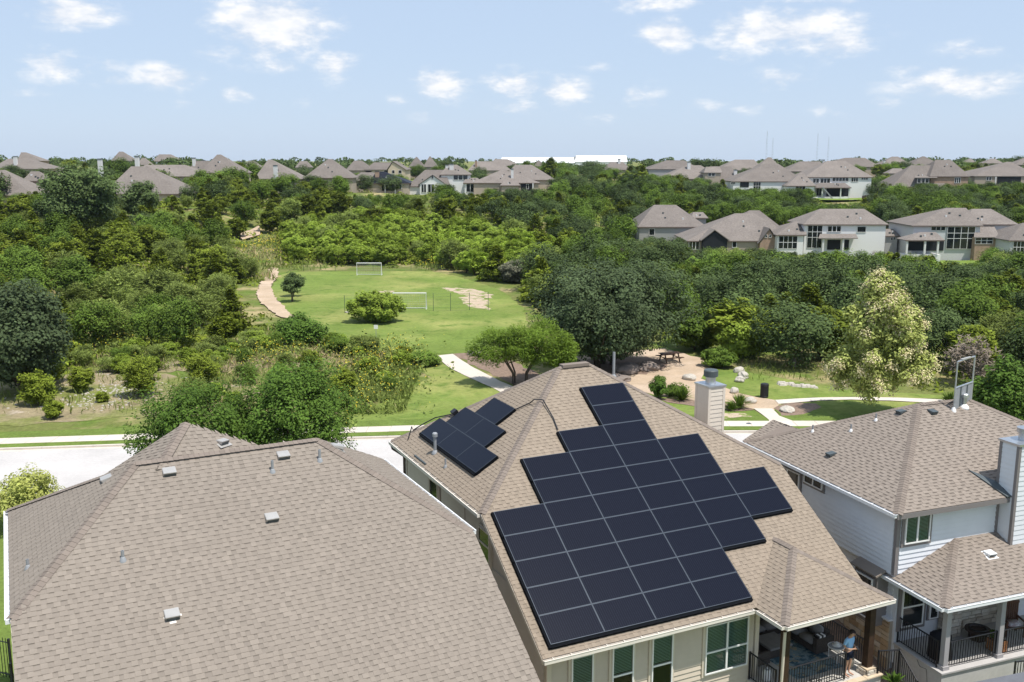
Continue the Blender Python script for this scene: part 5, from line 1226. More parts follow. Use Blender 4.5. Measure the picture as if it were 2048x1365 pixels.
WOODS={
'LW':'W,-41.3,79.8,3.2 J,-46.2,81.9,3.5 J,-41.2,85.1,3.5 J,-47,86.4,4.8 E,-39.1,89.5,4.9 E,-31.5,89.8,5.3 J,-51.1,90,4.1 J,-27.7,91.9,3.3 E,-35.4,92.3,3.9 J,-43.7,92.9,4.7 J,-49.6,94.6,4.7 W,-39.5,94.9,3.4 W,-35.4,96.8,3.3 J,-54.4,97,4 J,-28.5,97.4,5.1 W,-42.4,99.7,3.5 E,-37.4,100.8,4 W,-32.5,101.5,3.7 W,-46.3,102.2,2.9 J,-50.8,102.4,3.7 E,-58.2,105.1,5.9 J,-53.4,105.8,3.9 W,-40.6,106.2,3.7 W,-32.2,106.3,3.8 W,-49.1,109.3,3.7 J,-59.4,109.7,4.6 W,-43.8,109.8,3.3 E,-54.7,110.1,5.1 W,-38.1,111.3,3.9 E,-51.2,113.1,6.5 W,-46.5,113.2,4.8 E,-64.1,114.5,5.5 W,-35.2,114.9,4.2 E,-58.5,115.4,6 W,-42.9,115.7,4.9 J,-52.5,117.9,3.9 J,-63.8,118.8,4 W,-36.4,119.9,3.8 W,-48.5,120.9,4.3 W,-56.1,122,4.8 W,-43.6,122.7,3.5 J,-60.5,123.1,5.6 E,-68.9,124.3,5.3 J,-38.3,124.8,5.3 E,-63.6,126.3,4.5 J,-57.8,126.6,5 J,-53,126.8,4.8 J,-46.3,128.5,3.9 J,-39.4,129.2,5.6 J,-59.9,130.8,5 J,-53,131.4,5.2 E,-72.7,132.1,6.2 J,-67,132.6,5.8 J,-48.7,132.9,4 J,-57.2,134.5,5.8 J,-62.2,134.7,3.9 J,-44.8,136.2,4 J,-49.6,137.4,4 J,-72.8,137.5,4.1 J,-39.3,138,3.9 J,-55.1,138.8,5.2 E,-65,138.8,5.3 J,-60.2,140.1,5.3 J,-44.1,141.6,5.3 J,-75.3,142.2,4.5 W,-48.7,142.3,3.4 W,-39.1,142.6,3.7 J,-57.3,144.5,4.8 J,-69.9,144.9,4.1 J,-65.2,145.8,5 W,-51.5,146,3.9 O,-81.3,147.8,4.7 W,-44,148,4.2 J,-73.5,148.3,4.2 J,-55.4,148.9,5.6 J,-60.8,150.4,5.6 J,-49.7,150.7,4.1 J,-67.6,151.1,5.2 E,-77.5,152.2,5.5 E,-57.1,153.3,6.1 J,-82.6,155.1,5.3 E,-72,155.5,6.5 J,-63.1,157.4,5.8 J,-87.1,157.8,4.1 W,-46.9,157.9,3.9 J,-78.2,159.4,5.3 W,-51.6,159.5,3.7 J,-72.6,161.2,4.1 E,-57,162.3,4.6 W,-66.2,162.5,4.5 J,-85.3,162.7,3.8 W,-80.2,164.5,3.5 E,-50.2,164.6,6 J,-91.2,164.7,5.9 E,-60.6,166.2,6.7 J,-74.8,166.7,4.2 J,-66.1,167.7,4.2 W,-83.9,168.1,3.8 E,-56.5,169.1,4.7 J,-89.1,169.3,5.7 O,-79.1,169.5,6.9 W,-51.1,169.6,4.5 W,-73.9,171.5,4.9 O,-64.8,173,5.5 O,-95.5,173.4,5.3 J,-52.4,174.6,5.3 J,-80.1,174.9,5.1 J,-88.7,175.5,4.8 J,-69.7,175.8,4.4 J,-57.4,175.9,5.5 J,-63.5,177.9,4.9 E,-85.7,179.6,5.3 W,-73.7,180,4.1 E,-78.8,180.7,6.3 J,-68.1,180.7,5.2 E,-96.8,182.4,4.5 J,-54.9,182.5,5.3 J,-90.1,182.6,4.6 W,-63.4,183.4,4.6 O,-74.7,185.4,4.9 J,-68.8,186,5 J,-100.2,187.6,3.9 J,-84.3,187.9,5.6 J,-52.8,188,4.5 W,-73.8,190.8,4 J,-92.6,190.9,4 J,-64.9,191.3,3.9 J,-59.1,191.5,5.7 O,-86.8,193.2,6.9 O,-80.1,194.5,3.2 J,-67.9,197,4.4 J,-48.7,197.3,5.3 J,-109.1,197.5,5.3 J,-61,197.6,5.5 J,-90.6,197.7,4.5 J,-76.3,198.5,3.1 E,-54.8,201,5.6 J,-110.7,202.9,4.1 J,-81.8,203.1,2.7 J,-89,203.2,5.1 J,-50.2,203.8,4.8 J,-74.6,204.2,2.7 J,-61.3,205.3,4.7 W,-68.4,206.3,3.1 W,-91.5,208.1,4 J,-85,208.5,2.2 W,-47.3,209.1,5 J,-113.4,209.1,5.7 J,-78.9,209.2,2.3 J,-56.5,210,4.5 J,-107.7,210.5,5 J,-41.3,210.9,4.4 J,-73.8,212.3,2.1 J,-67,212.6,4.3 J,-96.1,213.3,3.8 E,-103.6,214.8,5.6 J,-59.8,215.8,5.3 J,-45.9,216.2,5.3 J,-52.4,216.9,5.5 E,-117.4,217.4,5.2 O,-71.1,218,4.9 E,-92.8,218,4.9 J,-108.4,218.1,4.5 J,-38.1,218.5,5.9 O,-65.1,219.6,6.1 E,-47.6,221.6,4.8 J,-104.1,222.9,4.2 J,-112.1,223.1,5.1 J,-41.5,223.4,4.1 J,-96.9,223.5,4.5 J,-68.9,224,5.8 J,-59,224.1,4 W,-117.7,224.1,4.2 J,-123.9,225.2,4.9 J,-107.9,228.2,4.1 O,-50.1,228.2,6.7 J,-42.5,229.2,6 E,-71.1,230.3,6.5 J,-122.3,231,4 E,-102.2,231.6,6.9 E,-59,231.7,6.1 J,-65.2,232.2,4.8 J,-114.5,232.7,5.4 E,-128,233.4,6.5 J,-94.2,233.4,4.5 J,-45.6,234.3,5.9 J,-52.8,234.5,4.7 E,-82.7,234.5,6.2 J,-75.1,234.9,4.7 J,-106.7,235.5,5.3 J,-69.1,237.6,5.1 W,-61.3,238.2,5.1 J,-125.4,238.9,4.3 E,-90.1,239.5,6.6 E,-78.6,239.6,4.8 J,-102.6,239.8,4.4 J,-52,240.5,4.4 J,-46,240.8,4.1 J,-132.5,241.5,4.9 J,-96.9,242,3.8 E,-109.2,242.1,4.5 J,-117.7,242.4,5.3 J,-72.2,243.7,5.6 J,-79.7,245.4,4.7 J,-90.2,245.7,4.9 J,-63.9,245.9,5.5 W,-129.3,246.5,3.6 W,-113.1,246.8,4.8 O,-136,246.9,5.2 E,-43.3,247.8,6.3 J,-52.4,247.9,4.1 W,-107.2,248.4,4 W,-119.6,248.4,3.7 J,-58.4,249.1,5 J,-69.6,250,4.6 W,-76.4,250.9,3.7 J,-125.8,251.7,4.4 J,-101.7,251.9,4.6 E,-89.8,252.4,6.5 E,-49.1,254.1,4.7 E,-138.8,254.3,5.3 J,-115.9,254.4,4.8 O,-132.4,254.4,4.6 J,-81.4,254.5,4.6 J,-95.7,254.5,5.5 J,-108.1,256.4,3.8 W,-73.9,256.9,4.7 J,-120.5,259.3,5.7 O,-52.7,259.3,5.2 W,-127.7,259.5,3.9 E,-103,259.9,5.3 E,-45.3,259.9,4.9 O,-142.5,260.4,4.7 W,-78.4,262.9,4.8 J,-71.2,265.1,3.9 J,-65,267.3,5 J,-58.2,267.5,4.9 E,-52.6,281.8,4.8 E,-50.8,288.6,5.8',
'BB':'B,2.4,137.7,3.2 J,-2.4,141.1,5.5 W,2,143.1,4 B,-1.3,144.7,3.8 B,1.5,147,3.7 B,-2.1,148.3,3.7 B,-5.5,148.4,4 W,6.1,149.3,3.4 B,2.7,150.3,2.9 B,-7.3,151.2,3.6 B,-0.5,151.3,3.4 B,-5.9,154.7,2.7 W,6.4,155.1,4 W,-9.5,155.6,5.2 B,0.6,156.1,3.6 B,-2.8,156.8,2.8 B,3.6,157.7,3.7 J,7.5,158.4,5.1 B,-11.1,159.2,3.5 B,-0.4,160.2,2.9 B,-7.7,160.7,3.1 B,4,161.6,4 B,-29.4,161.8,3.5 B,-25.9,162.2,3.9 B,-21.2,162.4,4 B,-35.9,162.6,2.9 B,8.3,163.1,3.6 B,-14.1,163.1,3.9 B,-3.4,163.1,4 B,0,163.6,2.7 B,-32.1,163.8,2.8 B,-10.3,163.9,3.7 B,-19,165,2.8 B,-23.8,165,2.6 B,2.8,165.4,2.8 B,-5.8,166.1,3.1 B,-36.7,166.5,3.7 B,-27.6,167,4.2 B,-10.9,167.3,3.1 B,-0.1,167.3,3.6 B,6.2,167.5,3.6 B,-32.1,168.1,3.7 B,-20.1,168.3,3.2 W,-16.5,168.6,3.6 B,-3.6,168.9,3.3 B,9,169.3,3.9 B,-8.1,169.3,2.7 B,-35.2,169.4,2.9 B,2.3,169.7,3.8 B,-24.7,170.1,3.8 B,-38.7,170.5,3.4 B,-10.6,171.4,3.1 B,-28.4,171.5,2.9 B,6.2,171.8,2.6 B,-20.3,172.4,3.8 B,-1.2,172.6,2.9 B,-36.4,173.3,3.4 B,-7.4,173.6,3.1 B,9.2,173.8,3 B,-15.1,174.7,3.9 B,-23.1,175.1,3.2 B,-32.7,175.2,3.3 B,-40.3,175.8,2.7 B,2.7,176.2,4.2 B,-20.3,176.7,3.4 B,-2.1,176.8,3.4 B,-9.4,177.3,3.2 B,-5.7,177.4,3.3 B,-27.3,177.7,2.7 B,-14.7,178.3,3.9 J,5.2,178.3,4.4 B,0.6,178.8,4.1 B,-37.3,179.1,2.7 B,-30.7,179.3,3.1 W,-34,179.4,3.5 B,-23.8,179.8,3.3 B,-11.7,179.9,3.7 B,-7.7,180.2,3.1 B,-18.9,180.2,3.1 B,6.6,182,3.1 B,-41.5,182.1,4.1 B,-3.8,182.2,4.1 B,1,182.6,3.3 B,-22.1,182.8,3.6 B,-33.1,183.3,3.3 B,-18.8,183.8,3.8 B,-37.1,183.9,3.8 B,-27.2,184,3.2 B,-10.4,184.2,4 J,-14.5,184.3,4.2 B,-3.3,185.6,2.7 B,4,186,2.6 B,0.6,186.6,4.1 B,-40.6,186.7,3.2 B,-8.1,187,3.4 W,-34.5,187,3.7 B,-23.4,187.2,3.7 B,-31,187.3,4.1 B,-18.1,187.9,4 B,-14.3,188.6,3.5 B,-3.7,188.9,3 B,-11,188.9,4.1 B,-26.2,189.3,3.6 B,1.4,190.4,3.9 B,-20.7,190.6,3.4 B,-38.8,190.7,2.9 B,-29.6,190.9,3.4 B,-16.9,191.2,3.8 B,4.4,192,3.2 B,-6,192.1,2.9 W,-34.5,192.1,5 B,-11.3,192.3,3.4 B,-24.9,192.4,3 B,-2.7,193.5,3.2 W,-41.4,193.7,4.2 B,-20.3,193.9,2.8 B,1.2,194.2,2.8 B,-15,194.3,2.9 W,-36.1,195.5,3.5 B,-32,196.6,3.1 B,-3.7,196.7,3 B,-10,196.7,4.2 B,-24.6,196.8,2.8 B,-28.6,196.8,2.9 B,-19,197,3.3 B,-40.7,197.2,4.2 W,0.5,197.8,5.1 B,-13.3,198.3,3.8 B,-6.9,199,4.1 W,-33.3,199.9,4.7 B,-38,200.4,3.2 B,-24.1,200.4,4.1 B,-17.8,200.7,3 B,-10.8,201.2,3.3 B,-1.3,201.3,3.4 B,-5.2,202.1,2.8 B,-30.3,202.2,3 B,-26.9,203.5,3.3 B,-33.9,203.9,3.8 B,-37.5,204.3,3.3 B,-21.1,204.7,2.9 B,-12.1,204.9,3.1 B,-8,205.1,3.9 B,-16.6,205.8,3.7 J,-28.8,206.5,4.5 B,-35.3,207,2.8 B,-24,207.7,3.8 B,-12,208.4,2.8 J,-8.6,208.5,5.4 B,-32.1,208.9,3.7 B,-26.9,209.5,3.7 B,-21.5,210.2,3.2 J,-15.3,211,5.4',
'MW':'O,16.1,175.1,4.6 J,10.3,178,5 E,21.6,181.3,3.6 O,26.9,184.2,3.6 O,9.5,184.5,5.5 E,16.1,184.5,5.1 E,19.8,189,4.8 O,13.6,190.2,6.5 O,32.3,191.2,3.1 J,8.8,192.8,5.9 E,27.4,192.9,2.9 E,15.8,195.1,4.5 E,22,196.8,6.9 O,30.5,199.3,1.9 O,12.3,200.8,7 J,5,201,5.8 O,21.4,203.8,6.8 E,9.2,206.1,5.3 O,0.8,207.3,6.9 E,14.9,208.8,5.7 J,9.3,211.6,5.3 W,24.7,212,3.8 J,-1.7,213,5.4 O,-8.3,214.2,4.5 O,3.8,215,5.7 J,-20.7,217.2,4.7 J,-14.8,218.1,4.6 O,-3.8,218.3,5.3 E,16.4,218.3,5.3 E,-27,218.3,5.1 J,23.5,221.3,4.6 O,10.1,221.9,5.2 J,1.1,222.2,4.7 J,-7.9,223.2,5.4 O,29.1,223.2,5.3 J,-28.3,224.1,4.8 W,-22,224.3,4.7 O,-34.1,224.4,4.6 J,-14.9,225,5.1 E,15.3,225,6.4 J,-3.2,226.9,5.3 J,22.6,228.1,4 O,28.7,229.1,4.8 J,-9.7,229.1,4.5 O,5.4,230.5,4.9 E,-35.9,230.7,4.2 O,16.1,230.7,5.1 E,-15.1,231.4,6 E,-24.4,232.2,4.4 J,11,234,5.8 J,27,234.7,5.8 J,1.5,235.6,4.3 J,-7.1,236.2,5 E,-27.1,237.4,3.9 E,-33.8,238,3.7 O,-17.6,238,4.1 E,15,239.1,5.4 O,-11.9,239.5,4.6 E,20.8,240.7,5.8 E,7.6,241.4,6.1 O,-0.3,241.6,5.9 W,-22.9,241.8,3.4 J,-38.7,242.5,3.1 E,29.8,242.8,4.8 J,-6.8,243.7,4.5 E,-16.8,244.3,6.3 J,-27.2,246,2.9 O,-33.4,246.2,2.6 W,11.5,247.4,5.2 O,2.8,247.4,5.7 J,18.1,249.2,5.5 O,30.6,249.3,7 O,-4.2,249.6,4.8 J,-10.3,250,3.8 J,-36.6,251.6,1.3 E,-22.4,252.1,2 W,7.5,252.1,4.4 J,24.4,253.4,4.3 O,0.8,255.4,4.8 O,-12.5,255.6,2.8 J,-28.8,256.7,1.3 E,-5.5,257.4,4 O,29.6,257.7,6.4 J,-22.7,259,1.3 E,12.3,260.1,6.8 E,19.2,260.5,6.2 O,-16.6,261.2,4.2 O,-0.7,261.3,3.6 O,5.7,263.2,3.5 W,-6.2,265.1,3.1 O,12.4,267.1,6.6 O,21.7,267.6,6.6 O,-17.7,267.9,3.9 O,29.2,268.2,6.3 J,1,269.8,2.7 O,-11.7,272,1.2 O,7.2,272.6,2.7 O,-4.9,273.2,2.6 W,-20,273.8,3.5 O,16.3,274.6,6.7 E,28.4,276.3,5.9 O,-34.2,279.4,5.8 O,-41.9,279.5,5.6 O,33.6,283.1,5.4 O,26.9,283.4,5.1 O,18.7,283.5,6.7 O,34.7,290.4,4.6 O,27.7,290.5,5.3 O,16.3,293.7,5.4 J,22.1,297.9,4.4 E,-22,299,6.5 O,37.7,299.7,6.4 J,14.5,300.9,4.9 E,-35,301.4,5.6 W,27.7,301.6,4.8 O,-15.4,302.3,4.8 J,-27,304.9,5.3 O,35.3,306.1,6.1 O,-9.9,307.1,6.4 O,4.7,308.4,5.3 O,17.2,308.6,5.7 J,28.2,310.4,5.7 O,-3.8,310.5,4.6 J,-19,311.6,3.9 J,36.4,313.5,6 O,-12.3,314.6,6.7 J,7.9,316.4,5 J,17.9,319.3,5.9 E,30.3,320.6,5 E,37.7,321.1,4.7 J,-4.5,321.3,5.1 E,6.2,325.5,5.9 O,19.1,326.4,5.2',
'RW':'D,36.1,75,4.1 O,42.6,76.3,5.9 J,38.2,78.9,4.5 J,31.1,79.2,4 E,45.7,80.7,6.7 O,24.3,82,5.9 O,34.1,82.8,5.3 O,38.4,84.3,5.2 J,47.6,84.8,5.9 J,28,85.1,5.2 J,20.3,86.9,5.6 J,31.6,87.8,5.1 W,45.6,88.6,4.1 O,37.1,89.8,6.4 J,24.1,90,5.3 E,17.1,90.5,5.2 J,49.9,90.6,4.5 O,33.6,92.5,6.7 E,43.6,92.7,6.3 J,29.1,94,5.9 J,38.5,94.1,5.2 J,52.6,94.1,5.1 O,23.7,94.3,6.4 D,18.6,95,3.2 E,45.4,96.7,5.9 E,40.9,98.4,4.9 O,23.3,98.7,6.6 J,28.2,99.1,4.3 O,53.7,99.3,5.3 O,35.8,100.6,5.3 J,49.6,100.8,4.8 E,17.6,102,5.3 D,45.2,103.1,3.2 E,39.3,103.4,5.5 O,22.7,103.5,5.8 O,58.6,104.3,4.8 O,32.6,104.5,5.3 E,51.8,104.8,6.2 O,27,105.9,5.6 O,42.1,106.7,6.9 O,16,107.5,7 O,47.9,107.5,6 O,35.7,108.7,6.3 O,30.4,108.8,6.7 O,23,108.9,4.9 J,56.8,109.1,5.8 W,10.5,110,4.8 E,62.3,110.4,4.7 D,39.5,111,3.6 O,46.5,111.7,6.9 J,15.3,111.8,5.6 O,51.6,112.4,6.7 O,33.4,112.7,6.7 J,6.3,113.3,4.4 O,28.9,113.6,6.7 J,57.2,114,5.1 J,20,114.1,5.3 O,24.3,116.3,5.4 O,63.1,116.4,6.4 D,13.9,116.9,3.4 W,4,116.9,4.1 O,35,117.1,6.1 E,41.1,117.4,4.8 J,9.2,117.6,5.4 O,45.5,118,5.2 J,51.1,118,5.2 O,30.8,118.4,6.4 O,55.4,118.7,6 J,19.5,118.7,4.5 E,66.1,119.6,4.7 J,61,120.5,4.8 J,3.5,121.3,5.8 J,23,121.4,4.6 O,33.8,121.5,6.4 E,28,122.2,6.9 E,52.4,122.4,5.9 O,8.2,122.5,6.3 O,57.4,123.1,5.6 O,68.9,123.5,6 O,38.5,124.1,6.6 W,14.3,124.7,3.5 J,18.8,124.8,5.1 J,44.9,125.1,4.1 J,64.9,125.8,4.6 E,7.1,126.9,5 O,60.3,127.1,4.6 J,51.2,127.2,4.3 E,22.2,128.1,4.6 E,35.3,128.4,6 J,56.2,129,4.6 O,12,129.2,4.5 E,70,129.5,4.7 E,26.4,129.9,6.1 J,30.9,130,5.8 O,18.2,130.1,6.2 O,47.5,130.3,6.3 O,4.1,130.3,6.8 O,40.4,131.4,5.4 O,52.6,132.1,5.2 O,66.5,132.3,5.6 J,57.3,133.5,5.7 E,8.7,133.6,4.7 E,71,134,6.3 E,13.7,135,6.2 J,24.8,135,4.3 O,46.6,135.4,4.9 J,61.8,135.5,4.5 J,36.7,135.6,4.8 J,31.9,136.2,4 O,19,136.2,6.1 E,42.2,136.5,5 O,66.7,136.8,4.4 J,76.1,137,4.3 J,54.8,137.3,4.5 O,6.1,138.3,4.7 O,26.7,139.3,4.8 O,13.2,139.6,6.2 E,47.9,140,5.5 E,72.9,140.4,5.6 J,64,140.6,3.9 O,39.7,141.4,4.6 J,52.5,141.6,4 O,78.4,141.9,4.7 E,58.4,142.1,4.9 W,32.5,142.7,5.1 O,19.3,143,5.4 W,5.4,144.5,4.6 J,14.4,144.7,5 E,69.6,144.9,3.6 O,27.6,145.1,4.9 J,62.9,145.6,4.6 O,78.4,146.8,5.7 O,23.6,147.5,6.4 O,45.8,147.7,4.7 O,52.3,148.3,4.9 J,17.4,148.5,4 O,12.2,149,6.6 O,38.9,149.3,4.8 E,30.9,149.4,4.8 J,59.1,149.5,4.6 W,75.9,151.2,4.8 J,69.5,152.2,2.8 E,48.7,152.2,4.4 O,84.9,152.2,6.5 J,26.3,152.6,4.3 O,41.5,153.3,4.1 E,56.3,153.8,4.3 O,80.4,154,5.2 D,64.6,154.2,3.2 E,10.3,155.3,5.8 O,17.5,155.6,5.8 W,33,156.2,4.2 W,22.1,156.8,4.7 J,49.7,157.2,3.8 E,28.3,157.4,4.1 E,59.6,158,4 W,65.7,158.9,3.4 O,75,159,2.3 J,44.2,159,3.5 W,39.2,159.5,3.5 O,81.7,159.7,4.7 W,87.8,161.4,5 J,52.3,162.6,3.4 O,20.6,162.7,4.9 J,71.8,162.7,1.9 E,14.1,163.4,5.1 J,29.5,163.5,3.5 D,62,165.2,3.2 E,47.1,165.3,3 E,81.9,165.4,4.2 O,34,165.5,3.4 O,91,165.8,6.9 O,75.4,166.2,1.8 O,67.5,166.2,2.7 O,40.8,166.6,3.4 O,23.5,166.8,4.7 D,17.6,167.7,3.5 J,55.9,167.7,3 O,71.4,169.2,2.6 O,35.9,170.5,3 E,84.1,170.9,4 O,29.2,171.1,4.5 W,78.3,171.1,1.4 J,66.5,171.6,2.7 O,47.1,171.7,2.3 O,24.2,171.7,4.4 J,53,171.9,2.4 W,58.6,173.9,2.3 W,26.8,176.5,3.4 W,40.9,177.1,2.4 O,35.9,177.8,2.3 W,46,179.4,2.2 O,52.2,180.2,1.6',
'HW':'J,110,210.4,4.2 J,116.3,211.3,4.3 E,101.8,214.3,6 O,106.8,214.7,6.5 O,95.4,215.8,6.7 E,111.9,216.3,6.2 O,118.1,216.9,6.3 J,90.8,217.7,4.5 E,98.7,218.7,6.2 O,109.2,219.9,4.5 O,114.8,219.9,5.1 E,103.5,220.4,5 O,86.4,221.4,5.2 J,79.7,221.7,4 E,72.8,222.1,5.3 E,68.2,222.3,6.3 O,119.5,222.6,4.8 E,58.9,223.6,6.3 E,50.6,223.8,6 J,92.8,224.1,5.6 J,110.3,224.2,5.1 J,115.4,224.3,5.8 E,64.1,225.6,5.1 J,104.8,225.6,5.9 E,45.1,226,5.4 E,123.3,226.2,5.6 O,87.3,226.9,6.8 O,74.4,227.1,5.8 E,98.1,227.4,4.7 J,82.1,228.4,4.2 E,68.7,228.6,5.5 E,55.1,229.4,6.5 E,60.5,229.6,5.4 J,126.6,229.9,5.8 E,77.7,230.1,5.9 O,90.4,230.1,6.5 E,49.7,230.2,5.9 O,112.4,230.2,4.6 J,43.9,230.4,5.9 E,119.9,230.5,4.9 E,64.9,230.8,4.7 E,107.4,231.3,5.5 E,72.6,231.4,5.7 E,86.4,232.8,5.5 O,81.8,233.3,5.2 E,101,233.4,6.5 E,61.8,234,6.4 O,123.9,234.3,5.3 J,42.7,234.7,5.1 E,37,234.7,5 O,47.3,234.9,6.4 E,92.9,235,4.8 J,128.6,235.3,3.8 E,68.1,235.5,4.7 O,115.5,236,5.3 E,108.3,236.4,5.4 O,55.9,236.5,5.8 E,75.5,237.4,5.4 E,81.9,237.8,5.1 E,98.4,238.5,6.9 O,50.2,238.6,5.5 J,35.6,239.2,5.7 J,90.9,239.4,5.5 O,123.8,239.6,6.7 E,40.2,239.7,6.7 E,62.4,239.8,6.9 J,129.2,240.2,5.5 O,67.8,240.5,4.5 O,114.5,240.5,6.2 E,103.6,240.7,5.6 E,45.1,241,7 O,55,241.3,4.7 J,86.9,241.7,4.6 O,75.5,242.1,4.9 E,118.9,242.5,5.6 O,79.9,242.7,4.5 J,109.9,243,5.4 O,64.8,243.8,6 E,94.4,243.9,4.9 E,125.2,243.9,4.6 O,131.9,243.9,5.3 O,37.9,244.5,5.5 O,57.7,245,6.7 E,52.3,245.4,4.9 J,100.5,245.4,5 O,72.9,245.7,4.7 E,44.9,246.2,5.4 O,135.9,246.6,5.1 O,68.3,246.6,5 O,79,247.1,3.8 O,113.4,247.3,4.7 J,120,247.4,4.3 O,86,247.5,3.7 E,62.7,248.2,6 J,128.5,248.3,4.2 O,105.1,248.7,5.1 E,93.4,249,5 E,36.8,249.7,5.7 E,100.6,249.9,5 E,132.6,250.1,5.6 J,48.5,250.4,5.2 O,138.4,250.8,6.8 O,75.7,251.1,4.9 E,43.3,251.2,6.5 E,57.1,251.6,6.6 E,67.7,251.7,6.3 O,89.8,252,3.1 E,111.6,252.1,6.9 O,83.6,253,2.8 O,116,253.5,4.8 J,128.6,253.5,5.9 O,107,253.7,4.6 O,122.3,253.9,5.4 E,60.9,254.1,4.6 O,97.4,254.4,5.5 O,134,254.8,5.8 O,51,254.8,6.5 O,45.7,255,5.9 O,140.4,255.4,6.5 E,38.3,256.2,6.9 J,92.1,256.5,3.8 E,72.4,256.7,4.6 E,111.4,256.9,6.7 E,104.1,257.1,6.6 J,81,257.7,2.3 J,127.5,258,5.1 E,63.1,258.2,6.5 J,115.8,258.6,4 E,87.5,259,2.1 J,43,259.1,4.3 J,96,259.1,4.7 O,57.5,259.2,5.2 E,47.7,259.4,4.9 E,137.4,259.5,6.2 E,120.3,259.8,4.9 O,67.6,260.2,4.5 J,133,260.5,4.2 E,37.3,260.5,6.2 E,53,260.7,5.3 O,75.3,261,6 E,100,261.1,5.3 J,143.5,262,4 O,124,262.3,4.7 E,128.6,263,4.7 O,94,263.2,1.9 O,115.6,263.4,5.6 O,83.3,263.6,1.8 O,108.2,263.7,5.1 O,57.9,263.9,4.8 O,120.1,264.3,5.6 E,88.2,264.3,1.7 E,78.3,264.5,5.6 E,69.3,264.8,5.8 O,42.3,264.9,5.1 E,46.7,265.6,5 E,62.7,265.8,5.5 E,146,266,6.1 J,138.9,266.4,5.8 E,125.3,266.6,6.1 O,99.3,266.7,4 O,112.2,266.8,6.3 O,53.3,267.1,6.8 E,74.2,267.4,5.6 E,104.2,267.9,6.6 E,130.7,268,5.4 O,117,268.1,5.6 E,59,268.5,5.4 O,83.2,269.1,1.4 J,38.6,269.1,4.8 O,135.3,269.4,5.1 E,43.8,269.5,5.2 J,70.5,270.2,4.7 E,77.5,270.7,4.8 E,49.9,271.5,5.1 E,145.8,271.6,5.6 E,66.1,271.7,4.8 J,109.9,271.7,4.3 O,99.6,271.7,3.6 O,122,272,4.8 J,150.4,272.3,4.7 O,104.2,272.8,5.6 O,128.8,272.9,5.2 E,139.5,272.9,5.7 E,61.6,272.9,5 E,82.2,273.6,5.3 E,117.1,274,5.2 E,57,274,5.4 J,133.3,274,4.5 O,70.3,275.4,4.6 O,78.4,276,5 E,38.2,276,6.1 O,42.9,276.2,4.9 O,149,276.5,7 J,102.4,276.9,2.9 E,64.2,277.7,4.5 O,139.5,277.9,5.1 O,52.5,278,6 E,128.6,278.2,4.7 E,109.7,278.7,5.1 E,123.2,278.8,4.8 J,47.2,278.9,5.7 J,81.5,279.3,4.6 E,144.7,279.5,5.1 O,56.7,280.3,4.8 E,116.1,280.5,4.8 E,132.9,280.6,4.6 E,105.3,280.8,2.5 O,72.4,280.9,4.1 O,67.1,281.5,3.9 E,61.7,281.7,3.9 E,44.4,282.3,6.3 E,148,282.5,4.6 O,51.9,282.6,6.2 J,153.5,283,4.4 J,124.8,283.1,4.2 J,85.1,283.7,4 E,119.7,283.8,4.5 E,142.9,283.9,4.7 O,137.5,284.2,4.9 E,129.8,284.4,4.4 J,108.9,284.5,4.9 J,57.6,284.8,4.3 O,80.2,284.9,3.8 E,74.5,284.9,3.8 O,157.3,285.5,6.1 O,40.9,285.6,5.8 O,66.1,286.2,3.4 O,46.5,287.4,6 O,51.8,287.5,5.5 E,150.9,287.7,4.4 E,140.5,288,4.6 E,70.5,288.3,3.4 O,83.1,289.1,3.6 E,77,289.4,3.4 J,109.2,290.2,4.7 J,155.2,290.3,4 E,55.2,291.1,5.6 E,146.1,291.6,4.4 O,160,291.8,6.5 E,41.9,292,6.6 O,60.9,292.8,4.6 O,141.5,293.1,4.4 O,136.8,293.1,4.4 O,150.9,293.2,4.3 E,47.5,294.2,5.3 J,52.1,294.5,5.2 O,110.1,296.2,6.2 E,56.1,296.8,4.9 J,44.8,298.2,4.3 J,52.3,299.1,4.6 O,162.5,299.1,5.1 O,59.5,300,4.7 O,137.7,300.2,5.9 J,64.2,301,4.5 E,47.1,301.9,4.4 O,42.1,302.4,5.5 E,165.5,303.6,5.7 E,138.8,305,4.6 E,58.2,305.2,4.1 O,52.6,305.6,4.1 J,119.8,307.3,5.1 E,125.2,307.9,4.8 O,135.9,308.3,6.4 E,169.8,308.5,5.5 E,43.5,309.1,4.8 E,48.5,310,5.1 E,131.8,310.2,6.3 O,165.5,310.5,7 E,116.4,310.7,6.6 E,121.5,312,6 E,53.1,312.4,5.1 O,136.7,312.7,5.4 O,76.8,313.9,5 O,90.3,314,6.1 E,84.6,314.1,5.8 E,130.2,314.8,6.2 E,117.3,315.3,6.3 O,170.3,316.1,4.9 J,43.2,316.5,4.2 E,134.8,316.8,5.3 J,124.1,317.2,4.9 E,165.6,317.5,4.5 O,88.1,317.8,4.9 E,175.4,317.8,6.2 E,80.7,319.1,5 O,131.1,319.9,6.3 J,74,320.1,4.8 E,155.1,320.2,6.2 E,45.9,320.5,4.4 E,85.1,321.1,5.1 O,119.5,321.4,6.6 E,143.8,321.7,5 O,161.4,322.8,6.6 J,137.8,322.8,5.4 O,173.5,322.8,6.7 E,124.3,322.8,4.6 J,166.1,323,5.8 E,79.7,323.8,5.3 O,149.4,324,4.9 J,129.4,324.5,3.9 E,177.5,325.2,5.2 J,145,325.9,3.8 J,155.2,326.4,3.9 J,169.7,326.5,3.9 E,121.9,327.1,6 O,133.7,327.7,5.2 O,74.6,327.9,6.3 E,165.1,328.8,5.6 O,139.6,328.9,6.2 E,152,329.5,6.3 J,180.1,329.6,5.8 E,160.2,329.7,6.4 O,147.5,329.7,6.6 E,174.4,329.7,5.9',
}

